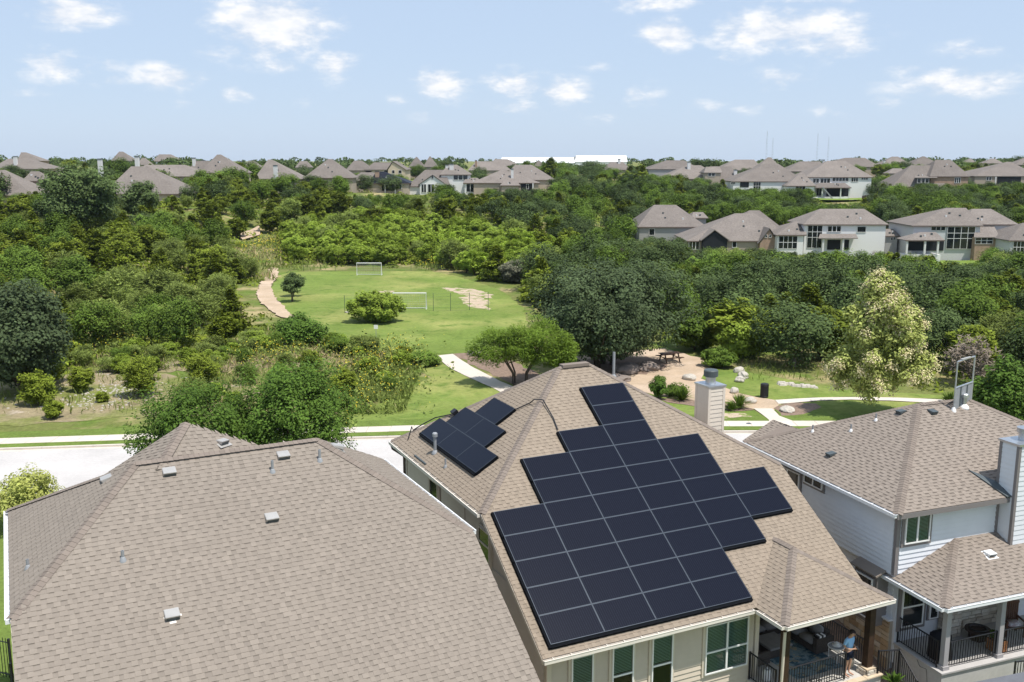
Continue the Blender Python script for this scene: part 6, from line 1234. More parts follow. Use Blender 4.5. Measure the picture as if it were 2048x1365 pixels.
MARK = {'LW': [('beside the gravel path', -34, 135), ('behind the dry bank', -35, 86), ('below the long brown roofed house', -80, 203), ('around the largest dark oak', -75, 160), ('at the left frame edge', -68, 112), ('near the upper bend of the gravel path', -52, 185), ('in the middle of the left woodland', -52, 140), ('above the vine covered mound', -28, 96), ('below the sharp pyramid roofed house', -58, 235)],
        'BB': [('behind the far soccer goal', -22, 160), ('at the far right corner of the lawn', -3, 150), ('beside the upper gravel path', -40, 170), ('at the back of the bright thicket', -10, 186), ('in the middle of the bright thicket', -22, 178)],
        'MW': [('below the white gabled house', -24, 258), ('below the solar roofed house', -42, 258), ('below the tan house with dark porch', 0, 258), ('left of the grey walled house', 22, 215), ('above the bright thicket', -15, 208), ('below the pale chimney roofs', 45, 290)],
        'RW': [('below the black gabled house', 44, 165), ('below the white grid window house', 62, 165), ('below the brick based house', 82, 165), ('just behind the live oak', 10, 108), ('behind the bright rounded tree', 24, 104), ('behind the flowering tree', 37, 98), ('at the right edge of the park', 52, 100), ('below the grey walled house', 28, 170), ('in the middle of the lower right woods', 45, 130), ('at the right frame edge', 72, 130)],
        'HW': [('above the grey walled house', 33, 235), ('above the black gabled house', 48, 230), ('above the white grid window house', 70, 235), ('above the brick based house', 92, 232), ('below the raised porch house', 96, 278), ('below the dormer house', 119, 272), ('at the right end of the hillside', 142, 268), ('below the white single storey house', 76, 278), ('below the recessed balcony house', 60, 290)]}


def woods_label(sp, reg, x, y, h):
    m = min(MARK[reg], key=lambda q: (q[1] - x) ** 2 + ((q[2] - y) * .7) ** 2)[0]
    lo, hi = {'J': (4.4, 5.5), 'O': (5.2, 6.4), 'E': (5.2, 6.4), 'W': (3.8, 4.7), 'B': (3.0, 3.8), 'D': (3.4, 4.2)}[sp]
    return '%s%s %s' % ('small ' if h < lo else 'tall ' if h > hi else 'middle sized ', LOOK[sp][0], m)


for reg, s in WOODS.items():
    for it in s.split():
        sp, x, y, h = it.split(','); x, y, h = float(x), float(y), float(h)
        me, tr = R_.choice(PROTO[sp]); k = h / 5
        tree(NAME[sp], woods_label(sp, reg, x, y, h), LOOK[sp][1], me, tr, (x, y, gzf(x, y) - .1), R_.uniform(0, 6.28), (k * R_.uniform(.92, 1.15), k * R_.uniform(.92, 1.15), k), '%s %s' % (LOOK[sp][1], PLACE[reg]))

# trees between the far houses: individuals out to 420 m, one mass beyond
for i in range(230):
    y = R_.uniform(296, 425); x = R_.uniform(-.56, .56) * y
    if any(h[4] + h[7][0][0] - 3 < x < h[4] + h[7][0][1] + 3 and h[5] - 3 < y < h[5] + 18 for h in HOUSES): continue
    sp = R_.choice('OOEEJ'); me, tr = R_.choice(PROTO[sp])
    H = R_.uniform(4.5, 7.2)
    if R_.random() < .12: H = R_.uniform(7.5, 9)
    # keep the crowns from hiding roofs that stand behind them
    for h in HOUSES:
        if h[5] > y and h[5] < 460:
            px = x / y * h[5]
            if h[4] + h[7][0][0] - 2 < px < h[4] + h[7][0][1] + 2: H = min(H, 5.0)
    k = H / 5
    tree(NAME[sp], ('tall ' if H > 6 else '') + LOOK[sp][0] + ' among the far houses ' + ('left of the warehouse' if x / y < -.03 else 'below the warehouse' if x / y < .13 else 'right of the warehouse'), LOOK[sp][1], me, tr, (x, y, gzf(x, y) - .1), R_.uniform(0, 6.28), (k * 1.15, k * 1.15, k), LOOK[sp][1] + ' among the far skyline houses')


# garden trees and shrubs standing close in front of the far houses
for h in HOUSES[16:-1]:
    u0, u1, ze = h[7][0][0], h[7][0][1], h[7][0][4]; x = h[4] + u0 - 2
    while x < h[4] + u1 + 2:
        y = h[5] - R_.uniform(3, 11); g0 = gzf(x, y); H = max(2.0, (ze - g0) * R_.uniform(.85, 1.5)); sp = R_.choice('OEJE'); me, tr = R_.choice(PROTO[sp]); k = H / 5
        tree(NAME[sp], LOOK[sp][0] + ' right in front of the ' + ' '.join(h[1].replace(',', '').split()[:6]), LOOK[sp][1], me, tr, (x, y, g0 - .1), R_.uniform(0, 6.28), (k * 1.2, k * 1.2, k), LOOK[sp][1] + ' in the gardens of the far houses')
        x += R_.uniform(3.5, 7.5)
# weedy shrubs on the slope between street and lawn
for i in range(84):
    x, y = R_.uniform(-24, -9), R_.uniform(69, 90)
    if i > 40: x, y = R_.uniform(-45, -22), R_.uniform(79, 92)
    if x > -8.5 - (86 - y) * .0 or (x > -13 and y > 84): continue
    sp = R_.choice('BWEWB'); me, tr = R_.choice(PROTO[sp]); H = R_.uniform(.9, 2.0); k = H / 5
    tree(NAME[sp], 'low ' + LOOK[sp][0] + (' behind the dry bank' if x < -24.5 else ' on the weedy slope left of the lone juniper' if x < -13 else ' on the weedy slope right of the lone juniper'), LOOK[sp][1], me, tr, (x, y, gzf(x, y) - .05), R_.uniform(0, 6.28), (k * 1.2, k * 1.2, k), LOOK[sp][1] + ' on the weedy slope')


def far_mass():
    r = np.random.default_rng(77); V = []; F = []; T = []; nb = 0
    for i in range(520):
        y = 430 + 900 * r.random() ** 1.6; x = (r.random() - .5) * 1.2 * y; h = r.uniform(4, 7.5) * (1 + .2 * (r.random() < .15)); w = h * r.uniform(.9, 1.5)
        if 680 < y < 800 and 10 < x < 100: continue
        if 20 < x * 700 / y < 95 and y < 700: h *= .7
        z = gzf(x, y); n = 110 if y < 650 else 60
        d = rdir(r, n); d[:, 2] = np.abs(d[:, 2]) * .95 - .1
        p = np.array([x, y, z + h * .5]) + d * np.array([w / 2, w / 2, h / 2]) * r.uniform(.72, 1.05, (n, 1))
        v, f = leaf_quads(r, p, d + r.normal(size=(n, 3)) * .4, r.uniform(.45, .85, n) * (1 if y < 650 else 1.4), .7)
        V.append(v); F.append(f + nb); nb += len(v); T.append(r.normal(1, .15) * r.normal(1, .15, n))
    me = npmesh('far_woodland', np.concatenate(V), np.concatenate(F), LM['O'], np.clip(np.concatenate(T), .5, 1.6))
    tag(ob('far_woodland', me), 'distant dark tree line along the horizon', 'woodland', kind='stuff')


far_mass()


def hero(name, label, cat, sp, x, y, H, W, z0, ncl, per, leaf, seed, style='round', asp=.6, crf=(.1, .17), stems=1, r0=None, lobes=None, plant=False, bark=None, dz=0):
    me, cc = crown_mesh('crown', LM[sp], seed, W, H, z0, ncl, per, leaf, style, asp, crf, lobes)
    return tree(name, label, cat, me, trunk_mesh(seed, H, z0 + .4, W, bark or M_bark, stems, r0, cc, 10), (x, y, gzf(x, y) - .05 + dz), plant=plant)


LM['K'] = leafmat('live_oak_leaf', (.066, .092, .040), .15)
hero('live_oak', 'big dark live oak shading the picnic tables', 'oak', 'K', 8.0, 82.0, 9.7, 14.4, .5, 300, 190, .125, 1, crf=(.06, .11), stems=4, r0=.22)
hero('live_oak', 'largest dark oak rising above the left woodland to the skyline', 'oak', 'O', -75.5, 172, 12.6, 15, 1.0, 200, 110, .24, 2, crf=(.07, .13), r0=.3)
hero('live_oak', 'grey green oak just right of the largest dark oak', 'oak', 'O', -71, 188, 8.6, 7.4, .8, 90, 90, .2, 3)
hero('live_oak', 'tall dark oak cut by the left frame edge above the dry bank', 'oak', 'K', -37.6, 72.5, 9.2, 9.0, .2, 200, 120, .14, 4, crf=(.08, .14), r0=.2)
hero('elm_tree', 'leafy front yard tree behind the pinkish roof, left of two', 'tree', 'S', -15.4, 46.4, 7.4, 7.4, .9, 210, 170, .072, 5, crf=(.07, .13))
hero('elm_tree', 'leafy front yard tree behind the pinkish roof, right of two', 'tree', 'S', -10.9, 47.2, 8.4, 6.8, .9, 220, 170, .072, 6, crf=(.08, .14))
hero('shade_tree', 'bushy green tree behind the grey tan roof at the frame edge', 'tree', 'S', 29.6, 56.5, 6.6, 4.8, .5, 110, 95, .12, 7)
hero('young_oak', 'small round tree on the field edge, nearer of two', 'tree', 'O', -27.4, 120.1, 3.4, 3.0, .9, 40, 70, .11, 8)
hero('young_oak', 'small round tree on the field edge, farther of two', 'tree', 'O', -28.2, 124.6, 3.5, 3.1, .9, 40, 70, .11, 9)
hero('field_shrub', 'wide feathery green shrub standing on the soccer lawn', 'shrub', 'B', -14.9, 105.6, 3.4, 7.0, .05, 150, 75, .15, 10, 'spray', crf=(.06, .11), stems=4, plant=True).children[-1].data.materials[0] = leafmat('field_shrub_leaf', (.19, .245, .055), .3)
hero('palo_verde', 'bright green feathery tree with many stems behind the solar roof', 'tree', 'P', .6, 75.2, 4.9, 8.2, 1.5, 190, 150, .085, 12, 'weep', crf=(.06, .11), stems=6, r0=.07, lobes=[(-2.0, 0, 3.1, 1.9), (1.6, .4, 3.3, 2.4), (.2, -.6, 3.6, 1.8), (3.2, 0, 2.6, 1.3)])
FT_LOBES = [(0, 0, 3.6, 3.2), (-1.5, .2, 3.4, 2.2), (1.6, -.2, 3.8, 2.2), (0, 0, 5.7, 2.8), (.9, .1, 6.6, 1.7), (.2, 0, 7.6, 1.9), (-.2, 0, 9.0, 1.0), (-1.0, -.1, 7.0, 1.4)]
ft = hero('flowering_tree', 'tall cream flowering tree beside the park path', 'tree', 'F', 25.4, 65.8, 9.9, 7.4, 1.6, 210, 20, .14, 13, crf=(.07, .12), r0=.15, bark=M_bark_grey, lobes=FT_LOBES)
ft.children[-1].data.materials[0] = LM['F']


def flowering():
    ft.children[-1].hide_render = False
    v, f, t, cc = clump_tree(13, 7.4, 9.9, 1.6, 210, 20, .14, 'round', .6, (.07, .12), FT_LOBES)
    r = np.random.default_rng(4)
    # broad leaves instead of needles
    idx = np.repeat(np.arange(len(cc)), 150); n = len(idx); d2 = rdir(r, n); p = cc[idx] + d2 * (r.uniform(.3, 1, n) * .72)[:, None]
    v, f = leaf_quads(r, p, d2 + np.array([0, 0, .5]) + r.normal(size=(n, 3)) * .4, r.uniform(.08, .15, n), .6)
    ft.children[-1].data = npmesh('crown', v, f, LM['F'], np.clip(r.normal(1, .2, n), .5, 1.6))
    out = unit(cc - np.array([0, 0, 4.2])); keep = r.random(len(cc)) < .62
    c2 = (cc + out * .42)[keep]; idx = np.repeat(np.arange(len(c2)), 170); n = len(idx); d2 = rdir(r, n)
    p = c2[idx] + d2 * (r.uniform(.1, 1, n) * .6)[:, None]
    v, f = leaf_quads(r, p, d2 + np.array([0, -.2, 1.0]), r.uniform(.035, .075, n), .85)
    ob('blossom', npmesh('blossom', v, f, M_blossom, np.clip(r.normal(1, .12, n), .6, 1.4)), ft)


flowering()
hero('rounded_shrub', 'bright green rounded tree right of the live oak', 'shrub', 'B', 20.4, 85.5, 3.9, 5.4, .1, 110, 85, .15, 14, asp=.55, crf=(.08, .14))
hero('rounded_shrub', 'mid green rounded bush between live oak and bright tree', 'shrub', 'E', 17.0, 89, 3.6, 4.6, .1, 80, 80, .15, 15)
hero('clipped_hedge', 'low clipped dark hedge beside the picnic ground', 'hedge', 'E', 17.7, 81.8, 1.7, 3.6, .05, 90, 80, .09, 16, crf=(.07, .1), plant=True)
hero('clipped_shrub', 'small round clipped shrub behind the solar roof ridge', 'shrub', 'S', 10.9, 70.6, 1.9, 1.9, .05, 60, 90, .06, 17, crf=(.1, .15), plant=True)
hero('clipped_shrub', 'low leafy shrub right of the round clipped shrub', 'shrub', 'E', 12.4, 71.2, 1.1, 2.2, .05, 40, 70, .07, 18, plant=True)
hero('grey_shrub', 'pale grey green dome shaped shrub at the field corner', 'shrub', 'G', .4, 139, 3.2, 5.6, .1, 90, 70, .15, 19, 'spray', crf=(.08, .13), plant=True)
hero('hedge_bush', 'yellow green rounded bush by the pale street at the left edge', 'bush', 'Y', -23.6, 45.2, 3.0, 3.9, .1, 100, 110, .07, 20, crf=(.09, .15), plant=True)
hero('vine_mound', 'dark vine covered mound behind the street trees', 'shrub', 'S', -20.2, 92.0, 3.0, 5.4, .1, 100, 80, .14, 21, plant=True)
for i, (x, y, H, W, lab) in enumerate(((-12.5, 71.0, 2.4, 1.9, 'small dark juniper alone on the grass slope'), (-34.4, 68.7, 2.7, 2.8, 'juniper on the dry bank below the frame edge oak'), (-33.0, 72.8, 2.1, 1.9, 'yellowish juniper in the middle of the dry bank'), (-27.9, 71.2, 3.2, 3.0, 'twin topped juniper right of the pale rubble'),
                                      (-31.6, 64.9, 1.5, 1.3, 'tiny juniper near the verge on the dry bank'), (-30.2, 69.6, .8, .9, 'very small green juniper seedling on the pale rubble'), (-24.4, 74.5, 2.8, 3.2, 'broad juniper behind the left street tree'), (-36.8, 75.8, 2.4, 2.4, 'juniper at the back of the dry bank beside the oak'),
                                      (-7.6, 82.6, 1.1, 3.2, 'low grey green bush beside the concrete path'), (-17, 80, 1.9, 2.2, 'juniper behind the right street tree'), (-9.8, 86.6, .9, 1.5, 'tiny bush at the near edge of the soccer lawn'))):
    rj = random.Random(i); lb = []
    for q in range(5):
        a = rj.uniform(0, 6.28); e = W * .26 * rj.uniform(.3, 1); hh = H * rj.uniform(.7, 1.0)
        lb += [(e * math.cos(a), e * math.sin(a), hh * f_, W * w_) for f_, w_ in ((.22, .26), (.5, .2), (.78, .12))]
    hero('juniper', lab, 'juniper', 'J' if 'grey' not in lab else 'E', x, y, H, W, .02, 90, 55, .085, 40 + i, 'spray', crf=(.10, .18), plant=True)


def spiky(name, label, cat, x, y, n, L, m):
    mb = MB(); r = random.Random(int(x * 10)); 
    for i in range(n):
        a = r.uniform(0, 6.28); e = r.uniform(.35, 1.45); l = L * r.uniform(.7, 1.1); d = Vector((math.cos(a) * math.cos(e), math.sin(a) * math.cos(e), math.sin(e)))
        s = Vector((-math.sin(a), math.cos(a), 0)) * .035; p = Vector((d.x * .06, d.y * .06, 0)); c = r.uniform(.7, 1.25)
        mid = p + d * l * .55; tip = p + d * l - Vector((0, 0, l * .16))
        mb.face([p - s, p + s, mid + s, mid - s], c); mb.face([mid - s, mid + s, tip], c)
    e = tag(empty(name, (x, y, .03)), label, cat); mb.build('foliage', m, e)


for x, y, L, lab in ((16.3, 67.8, 1.35, 'dark spiky grass clump right of the beige chimney'), (12.6, 70.0, 1.3, 'dark spiky grass clump left of the beige chimney'), (15.6, 67.2, .8, 'small spiky clump beside the larger one by the chimney'), (32, 69.2, 1.1, 'spiky grass clump behind the grey tan roof ridge')):
    spiky('grass_clump', lab, 'grass clump', x, y, 130, L, LM['E'])


def meadow():
    """tall rough grass and weeds, uncountable"""
    r = np.random.default_rng(9); n = 52000
    zones = [(-46, -11, 66, 100, .50), (-14, -7.6, 66, 90, .2), (-48, -30, 140, 200, .10), (-14, 14, 150, 178, .08), (19, 38, 76, 86, .03)]
    X = []; Y = []
    for x0, x1, y0, y1, s in zones:
        k = int(n * s); X.append(r.uniform(x0, x1, k)); Y.append(r.uniform(y0, y1, k))
    x, y = np.concatenate(X), np.concatenate(Y)
    cl = np.sin(x * .9 + 2 * np.sin(y * .5)) * np.sin(y * .8 + x * .3) + r.normal(0, .5, len(x))
    infield = (np.abs(x + 16) < 22) & (y > 88) & (y < 153) & (x > -20 - (y - 98) * .33) & (x < 1.5)
    path = (x > -8 + (86 - y) * .55 - 1.2) & (x < -3 + (86 - y) * .48) & (y > 63) & (y < 90)
    soil = (x < -26) & (y < 80) & (r.random(len(x)) < .78)
    keep = (cl > -.15) & ~infield & ~path & ~soil
    x, y = x[keep], y[keep]; n = len(x); z = gz(x, y)
    L = r.uniform(.25, .65, n) * np.where(y > 130, 1.8, 1)
    p = np.stack([x, y, z + L * .4], 1); ax = unit(r.normal(size=(n, 3)) * .35 + np.array([0, 0, 1]))
    v, f = leaf_quads(r, p, rdir(r, n) + np.array([0, -.5, .3]), L * .7, .12, ax)
    dry = np.sin(x * .25) + np.sin(y * .31 + 1) + r.normal(0, .6, n)
    a = dry > .7
    for nm, sel, m in (('meadow_grass', ~a, leafmat('meadow_blade', (.19, .235, .055), .3)), ('dry_grass', a, leafmat('dry_blade', (.40, .33, .17), .2))):
        k = np.where(sel)[0]; vv = v.reshape(-1, 4, 3)[k].reshape(-1, 3)
        tag(ob(nm, npmesh(nm, vv, np.arange(len(vv)).reshape(-1, 4), m, np.clip(r.normal(1, .2, len(k)), .5, 1.6))), kind='stuff')
    # wild sunflowers
    zs = [(-15.5, -7.6, 68, 90, 520), (-48, -36, 82, 95, 360), (-26, -17, 78, 92, 200), (-48, -38, 155, 190, 420), (-15, -2, 156, 178, 600), (-14, -9, 64, 70, 80)]
    xs = np.concatenate([r.normal((a + b) / 2, (b - a) / 3.6, k) for a, b, c, d, k in zs]); ys = np.concatenate([r.normal((c + d) / 2, (d - c) / 3.6, k) for a, b, c, d, k in zs])
    n = len(xs); z = gz(xs, ys); h = r.uniform(.6, 1.5, n)
    p = np.stack([xs, ys, z + h], 1)
    v, f = leaf_quads(r, p, np.array([0, -.6, .8]) + r.normal(size=(n, 3)) * .5, r.uniform(.03, .065, n) * np.where(ys > 130, 1.7, 1), .9)
    fl = ob('wildflowers', npmesh('wildflowers', v, f, M_yellow, np.clip(r.normal(1, .15, n), .6, 1.4))); tag(fl, kind='stuff')
    idx = np.repeat(np.arange(n), 6); m_ = len(idx)
    p = np.stack([xs[idx] + r.normal(0, .22, m_), ys[idx] + r.normal(0, .22, m_), z[idx] + h[idx] * r.uniform(.1, .95, m_)], 1)
    v, f = leaf_quads(r, p, rdir(r, m_) + np.array([0, 0, .6]), r.uniform(.08, .18, m_), .6)
    tag(ob('weed_leaves', npmesh('weed_leaves', v, f, LM['W'], np.clip(r.normal(1, .2, m_), .5, 1.6))), kind='stuff')


meadow()


def rubble():
    r = np.random.default_rng(3); mb = MB()
    for i in range(420):
        x, y = (r.normal(-30.6, 1.6), r.normal(71.5, 2.6)) if i < 330 else (r.uniform(-38, -26), r.uniform(67, 78))
        if y < 66.5: continue
        s = r.uniform(.03, .09); a = r.uniform(0, 3)
        c, t = math.cos(a), math.sin(a)
        P = [(x + (c * u - t * v) * s * (1 + .4 * r.random()), y + (t * u + c * v) * s, z) for z, k in ((0, 1), (s * .8, .7)) for u, v in ((-k, -k), (k, -k), (k, k), (-k, k))]
        mb.hexa(P, r.uniform(.8, 1.15))
    tag(mb.build('rubble', M_rock), kind='stuff')


rubble()


def undergrowth():
    """low brush that fills the woods between the trees"""
    r = np.random.default_rng(31); V = []; F = []; T = []; nb = 0
    P_ = [tuple(map(float, it.split(',')[1:3])) for k, s in WOODS.items() for it in s.split()]
    for x0, y0 in P_:
        for j in range(4):
            a = r.uniform(0, 6.28); q = r.uniform(1.4, 4.6); x, y = x0 + q * math.cos(a), y0 + q * math.sin(a)
            if any(h[4] + b[0] - 1 < x < h[4] + b[1] + 1 and h[5] + b[2] - 2.5 < y < h[5] + b[3] for h in HOUSES[:16] for b in h[7]): continue
            if -38.5 < x < 1.7 and 85 < y < 156 and x > -24.5 - (y - 105) * .33: continue
            if y < 92 and 3 < x < 32: continue
            h = r.uniform(.6, 1.7); w = r.uniform(2.2, 4.2); n = 44
            d = rdir(r, n); d[:, 2] = np.abs(d[:, 2])
            p = np.array([x, y, gzf(x, y) - .1]) + d * np.array([w / 2, w / 2, h]) * r.uniform(.5, 1.05, (n, 1))
            v, f = leaf_quads(r, p, d + np.array([0, 0, .3]) + r.normal(size=(n, 3)) * .45, r.uniform(.16, .34, n), .6)
            V.append(v); F.append(f + nb); nb += len(v); T.append(r.normal(1, .18) * r.normal(1, .15, n))
    tag(ob('undergrowth', npmesh('undergrowth', np.concatenate(V), np.concatenate(F), LM['J'], np.clip(np.concatenate(T), .5, 1.7))), kind='stuff')


undergrowth()

# ------------------------------------------------------------------ patio and porch
def put(name, label, cat, house, u, n, z, rz=0, group=None):
    p = Matrix.Translation(house.location) @ Matrix.Rotation(house.rotation_euler.z, 4, 'Z') @ Vector((u, n, z))
    return tag(empty(name, p, house.rotation_euler.z + rz), label, cat, group)


ME_BAL = {}


def railing(name, label, house, pts, z, h=.98, gap=.11):
    """black metal railing: posts, two rails and one object per baluster"""
    r = put(name, label, 'railing', house, 0, 0, 0)
    for i in range(len(pts) - 1):
        a, b = Vector((*pts[i], 0)), Vector((*pts[i + 1], 0))
        za = z[i] if hasattr(z, '__len__') else z; zb = z[i + 1] if hasattr(z, '__len__') else z
        L = (b - a).length; k = max(1, int(L / gap)); d = (b - a).normalized()
        A, B = a + Vector((0, 0, za)), b + Vector((0, 0, zb)); up = Vector((0, 0, 1))
        MB().tube([A + up * h, B + up * h], .027, 6).build('top_rail', M_black, r)
        MB().tube([A + up * .09, B + up * .09], .018, 6).build('bottom_rail', M_black, r)
        for j in range(k + 1):
            p = A.lerp(B, j / k); post = j in (0, k)
            key = (h, post)
            if key not in ME_BAL:
                s = .026 if post else .0105
                ME_BAL[key] = MB().box(-s, s, -s, s, 0 if post else .09, h + (.03 if post else 0)).mesh('baluster', M_black)
            ob('rail_post' if post else 'baluster', ME_BAL[key], r, p)
    return r


def stones(parent, p0, d, out, L, z0, z1, mats, seed=1, rows=(.13, .24), lens=(.22, .55)):
    r = random.Random(seed); p0, d, out = Vector(p0), Vector(d), Vector(out); z = z0; up = Vector((0, 0, 1))
    while z < z1 - .04:
        hz = min(r.uniform(*rows), z1 - z); k = -r.uniform(0, .2)
        while k < L:
            w = r.uniform(*lens); a, b = max(k, 0), min(k + w, L)
            if b - a > .05:
                t = r.uniform(.025, .06); g = .011; j = lambda: r.uniform(-.008, .008)
                P = lambda kk, o, zz: p0 + d * kk + out * o + up * (zz - p0.z)
                MB().hexa([P(a + g, 0, z + g), P(b - g, 0, z + g), P(b - g + j(), t, z + g + j()), P(a + g + j(), t, z + g + j()), P(a + g, 0, z + hz - g), P(b - g, 0, z + hz - g), P(b - g + j(), t, z + hz - g + j()), P(a + g + j(), t, z + hz - g + j())]).build('stone', r.choice(mats), parent)
            k += w
        z += hz


# -- middle house patio
MB().box(7.72, 12.1, -1.5, 3.2, -1.4, .2).build('patio_floor', M_conc, HM)
M_sill = mat('tan_stone_cap', (.55, .44, .31), .9, noise=(3, .1))
for i in range(6): MB().box(7.70 + i * .74, 7.70 + i * .74 + .725, -1.58, -1.36, .2, .245).build('edge_stone', M_sill, HM)
MB().box(7.88, 8.1, -1.36, -1.14, .245, 2.93).build('patio_post', M_wood_dark, HM)
MB().box(11.62, 11.86, -1.32, -1.08, .44, 2.93).build('patio_post', M_wood_dark, HM)
pd = MB().box(11.56, 11.92, -1.38, -1.02, .2, .42).build('pedestal', M_mortar, HM)
for a, d_, o_ in (((11.52, -1.42, .2), (1, 0, 0), (0, -1, 0)), ((11.52, -.98, .2), (0, -1, 0), (-1, 0, 0))): stones(pd, a, d_, o_, .40, .2, .42, M_stone_pale, 5, (.1, .14), (.16, .3))
MB().box(11.52, 11.96, -1.42, -.98, .42, .46).build('pedestal_cap', M_sill, HM)
MB().box(7.72, 12.1, -1.5, -1.4, 2.72, 2.93).build('patio_beam', M_wood_dark, HM)
for i in range(4): MB().box(10.75, 11.5, -1.6 - .3 * (i + 1), -1.6 - .3 * i, -1.4, .05 - .17 * i).build('step', M_conc, HM)
railing('patio_railing', 'black metal railing along the front of the patio', HM, [(8.12, -1.25), (10.66, -1.25)], .245)
railing('patio_railing', 'black metal railing between beige wall and dark patio post', HM, [(7.8, .2), (7.8, -1.1)], .2)
railing('patio_railing', 'long black metal railing behind the patio sofa', HM, [(11.98, 3.1), (11.98, -.9)], .2)
railing('patio_railing', 'black metal railing turning down the patio steps', HM, [(11.98, -1.45), (12.9, -1.5), (12.6, -2.6)], [.1, -.05, -.6])
M_wicker = mat('dark_wicker', (.07, .058, .05), .7, noise=(30, .3), bump=(60, .6, .01))
M_cush = mat('grey_cushion', (.27, .26, .255), .9, .1, noise=(12, .06))
sf = put('patio_sofa', 'dark wicker sectional sofa with grey cushions on the patio', 'sofa', HM, 0, 0, .2)
MB().box(10.95, 11.75, .62, 2.9, .06, .30).build('base', M_wicker, sf, bevel=.02)
MB().box(11.55, 11.78, .62, 2.9, .30, .74).build('back_frame', M_wicker, sf, bevel=.02)
MB().box(10.95, 11.75, .42, .62, .06, .62).build('arm', M_wicker, sf, bevel=.02)
for k in range(3): MB().box(10.92, 11.5, .66 + k * .74, .66 + k * .74 + .7, .31, .46).build('seat_cushion', M_cush, sf, True, .05)
for k in range(3): MB().box(11.36, 11.56, .68 + k * .74, .68 + k * .74 + .68, .47, .88).build('back_cushion', M_cush, sf, True, .06)
MB().box(8.7, 10.9, 2.2, 2.95, .06, .30).build('base', M_wicker, sf, bevel=.02)
MB().box(8.7, 10.9, 2.8, 3.0, .30, .74).build('back_frame', M_wicker, sf, bevel=.02)
for k in range(3): MB().box(8.74 + k * .72, 8.74 + k * .72 + .69, 2.15, 2.75, .31, .46).build('seat_cushion', M_cush, sf, True, .05)
pl = MB()
for k in range(5): pl.box(11.02 + k * .09, 11.02 + k * .09 + .088, .45, .66, .63, .70 if k % 2 else .705)
pl_o = pl.build('throw_pillow', M_black, None); pl_o.matrix_world = Matrix.Translation(HM.location) @ Matrix.Rotation(rad(25.32), 4, 'Z') @ Matrix.Translation((0, 0, .2))
tag(pl_o, 'black and white striped pillow on the sofa arm', 'pillow'); pl_o.data.materials.append(M_white)
for i, p in enumerate(pl_o.data.polygons): p.material_index = (i // 6) % 2
ct = put('coffee_table', 'square grey coffee table in front of the patio sofa', 'coffee table', HM, 9.75, 1.35, .2)
MB().box(-.5, .5, -.5, .5, .36, .44).build('table_top', mat('grey_table', (.23, .225, .22), .7, noise=(4, .1)), ct, bevel=.01)
MB().box(-.4, .4, -.4, .4, 0, .36).build('base', M_wicker, ct)
ac = put('patio_chair', 'dark patio armchair beside the beige wall', 'chair', HM, 8.65, .9, .2)
MB().box(-.35, .35, -.35, .35, .12, .34).build('seat', M_wicker, ac, bevel=.02); MB().box(-.35, -.22, -.35, .35, .34, .85).build('backrest', M_wicker, ac, bevel=.03)
for s_ in (-.35, .25): MB().box(-.3, .35, s_, s_ + .1, .34, .58).build('armrest', M_wicker, ac)
for a in (-.3, .25):
    for b in (-.3, .25): MB().box(a, a + .05, b, b + .05, 0, .12).build('leg', M_wicker, ac)
rg = sheet('rug', [(9.25, -.55), (11.35, -.55), (11.35, 1.7), (9.25, 1.7)], .206, mat('blue_rug', (.22, .30, .33), .95, .05, alt=[((.07, .13, .17), 2.6, .53, .04), ((.40, .36, .25), 3.4, .6, .03)], noise=(20, .12)), jit=0, kind='thing')
rg.matrix_world = Matrix.Translation(HM.location) @ Matrix.Rotation(rad(25.32), 4, 'Z'); tag(rg, 'blue patterned rug on the patio floor', 'rug')
sd = put('side_table', 'round side table with white rim on the patio', 'side table', HM, 11.35, -.12, .2)
MB().lathe([(.20, .53), (.27, .53), (.28, .55), (.28, .57), (.26, .575)], 0, 0, 24).build('table_top', M_pipe, sd, True)
tr_ = MB(); tr_.tube([(.28 * math.cos(t), .28 * math.sin(t), .56) for t in np.linspace(0, 2 * math.pi, 25)], .018, 6); tr_.build('rim', M_white, sd)
for k in range(3): MB().tube([(.26 * math.cos(k * 2.09), .26 * math.sin(k * 2.09), .54), (.24 * math.cos(k * 2.09), .24 * math.sin(k * 2.09), 0)], .014, 6).build('leg', M_white, sd)
ht = put('sun_hat', 'white sun hat lying on the round side table', 'hat', HM, 11.38, -.1, .78)
MB().lathe([(.17, 0), (.17, .012), (.10, .03), (.095, .08), (.06, .11), (.01, .115)], 0, 0, 18).build('brim', M_white, ht, True)
bk = put('bucket', 'cream bucket standing behind the person on the patio', 'bucket', HM, 11.5, -.62, .2)
MB().lathe([(.13, 0), (.16, .3), (.165, .32), (.145, .32), (.12, .05)], 0, 0, 16).build('body', mat('cream_bucket', (.62, .55, .42), .6), bk, True)
wb = put('wire_basket', 'black round basket in front of the patio railing', 'basket', HM, 9.25, -1.42, .245)
for k in range(16): a = k * math.pi / 8; MB().tube([(.13 * math.cos(a), .13 * math.sin(a), 0), (.19 * math.cos(a), .19 * math.sin(a), .36)], .012, 4).build('rib', M_black, wb)
for z, q in ((.01, .13), (.18, .16), (.36, .19)): MB().tube([(q * math.cos(t), q * math.sin(t), z) for t in np.linspace(0, 2 * math.pi, 19)], .014, 5).build('hoop', M_black, wb)
gb = put('propane_tank', 'white propane tank behind the patio side railing', 'tank', HM, 8.3, -.1, .2)
MB().lathe([(.10, 0), (.15, .03), (.155, .1), (.155, .28), (.12, .36), (.05, .39), (.04, .46)], 0, 0, 18).build('body', M_white, gb, True)
MB().lathe([(.09, .40), (.09, .46), (.075, .46), (.075, .41)], 0, 0, 14).build('collar', M_pipe, gb)
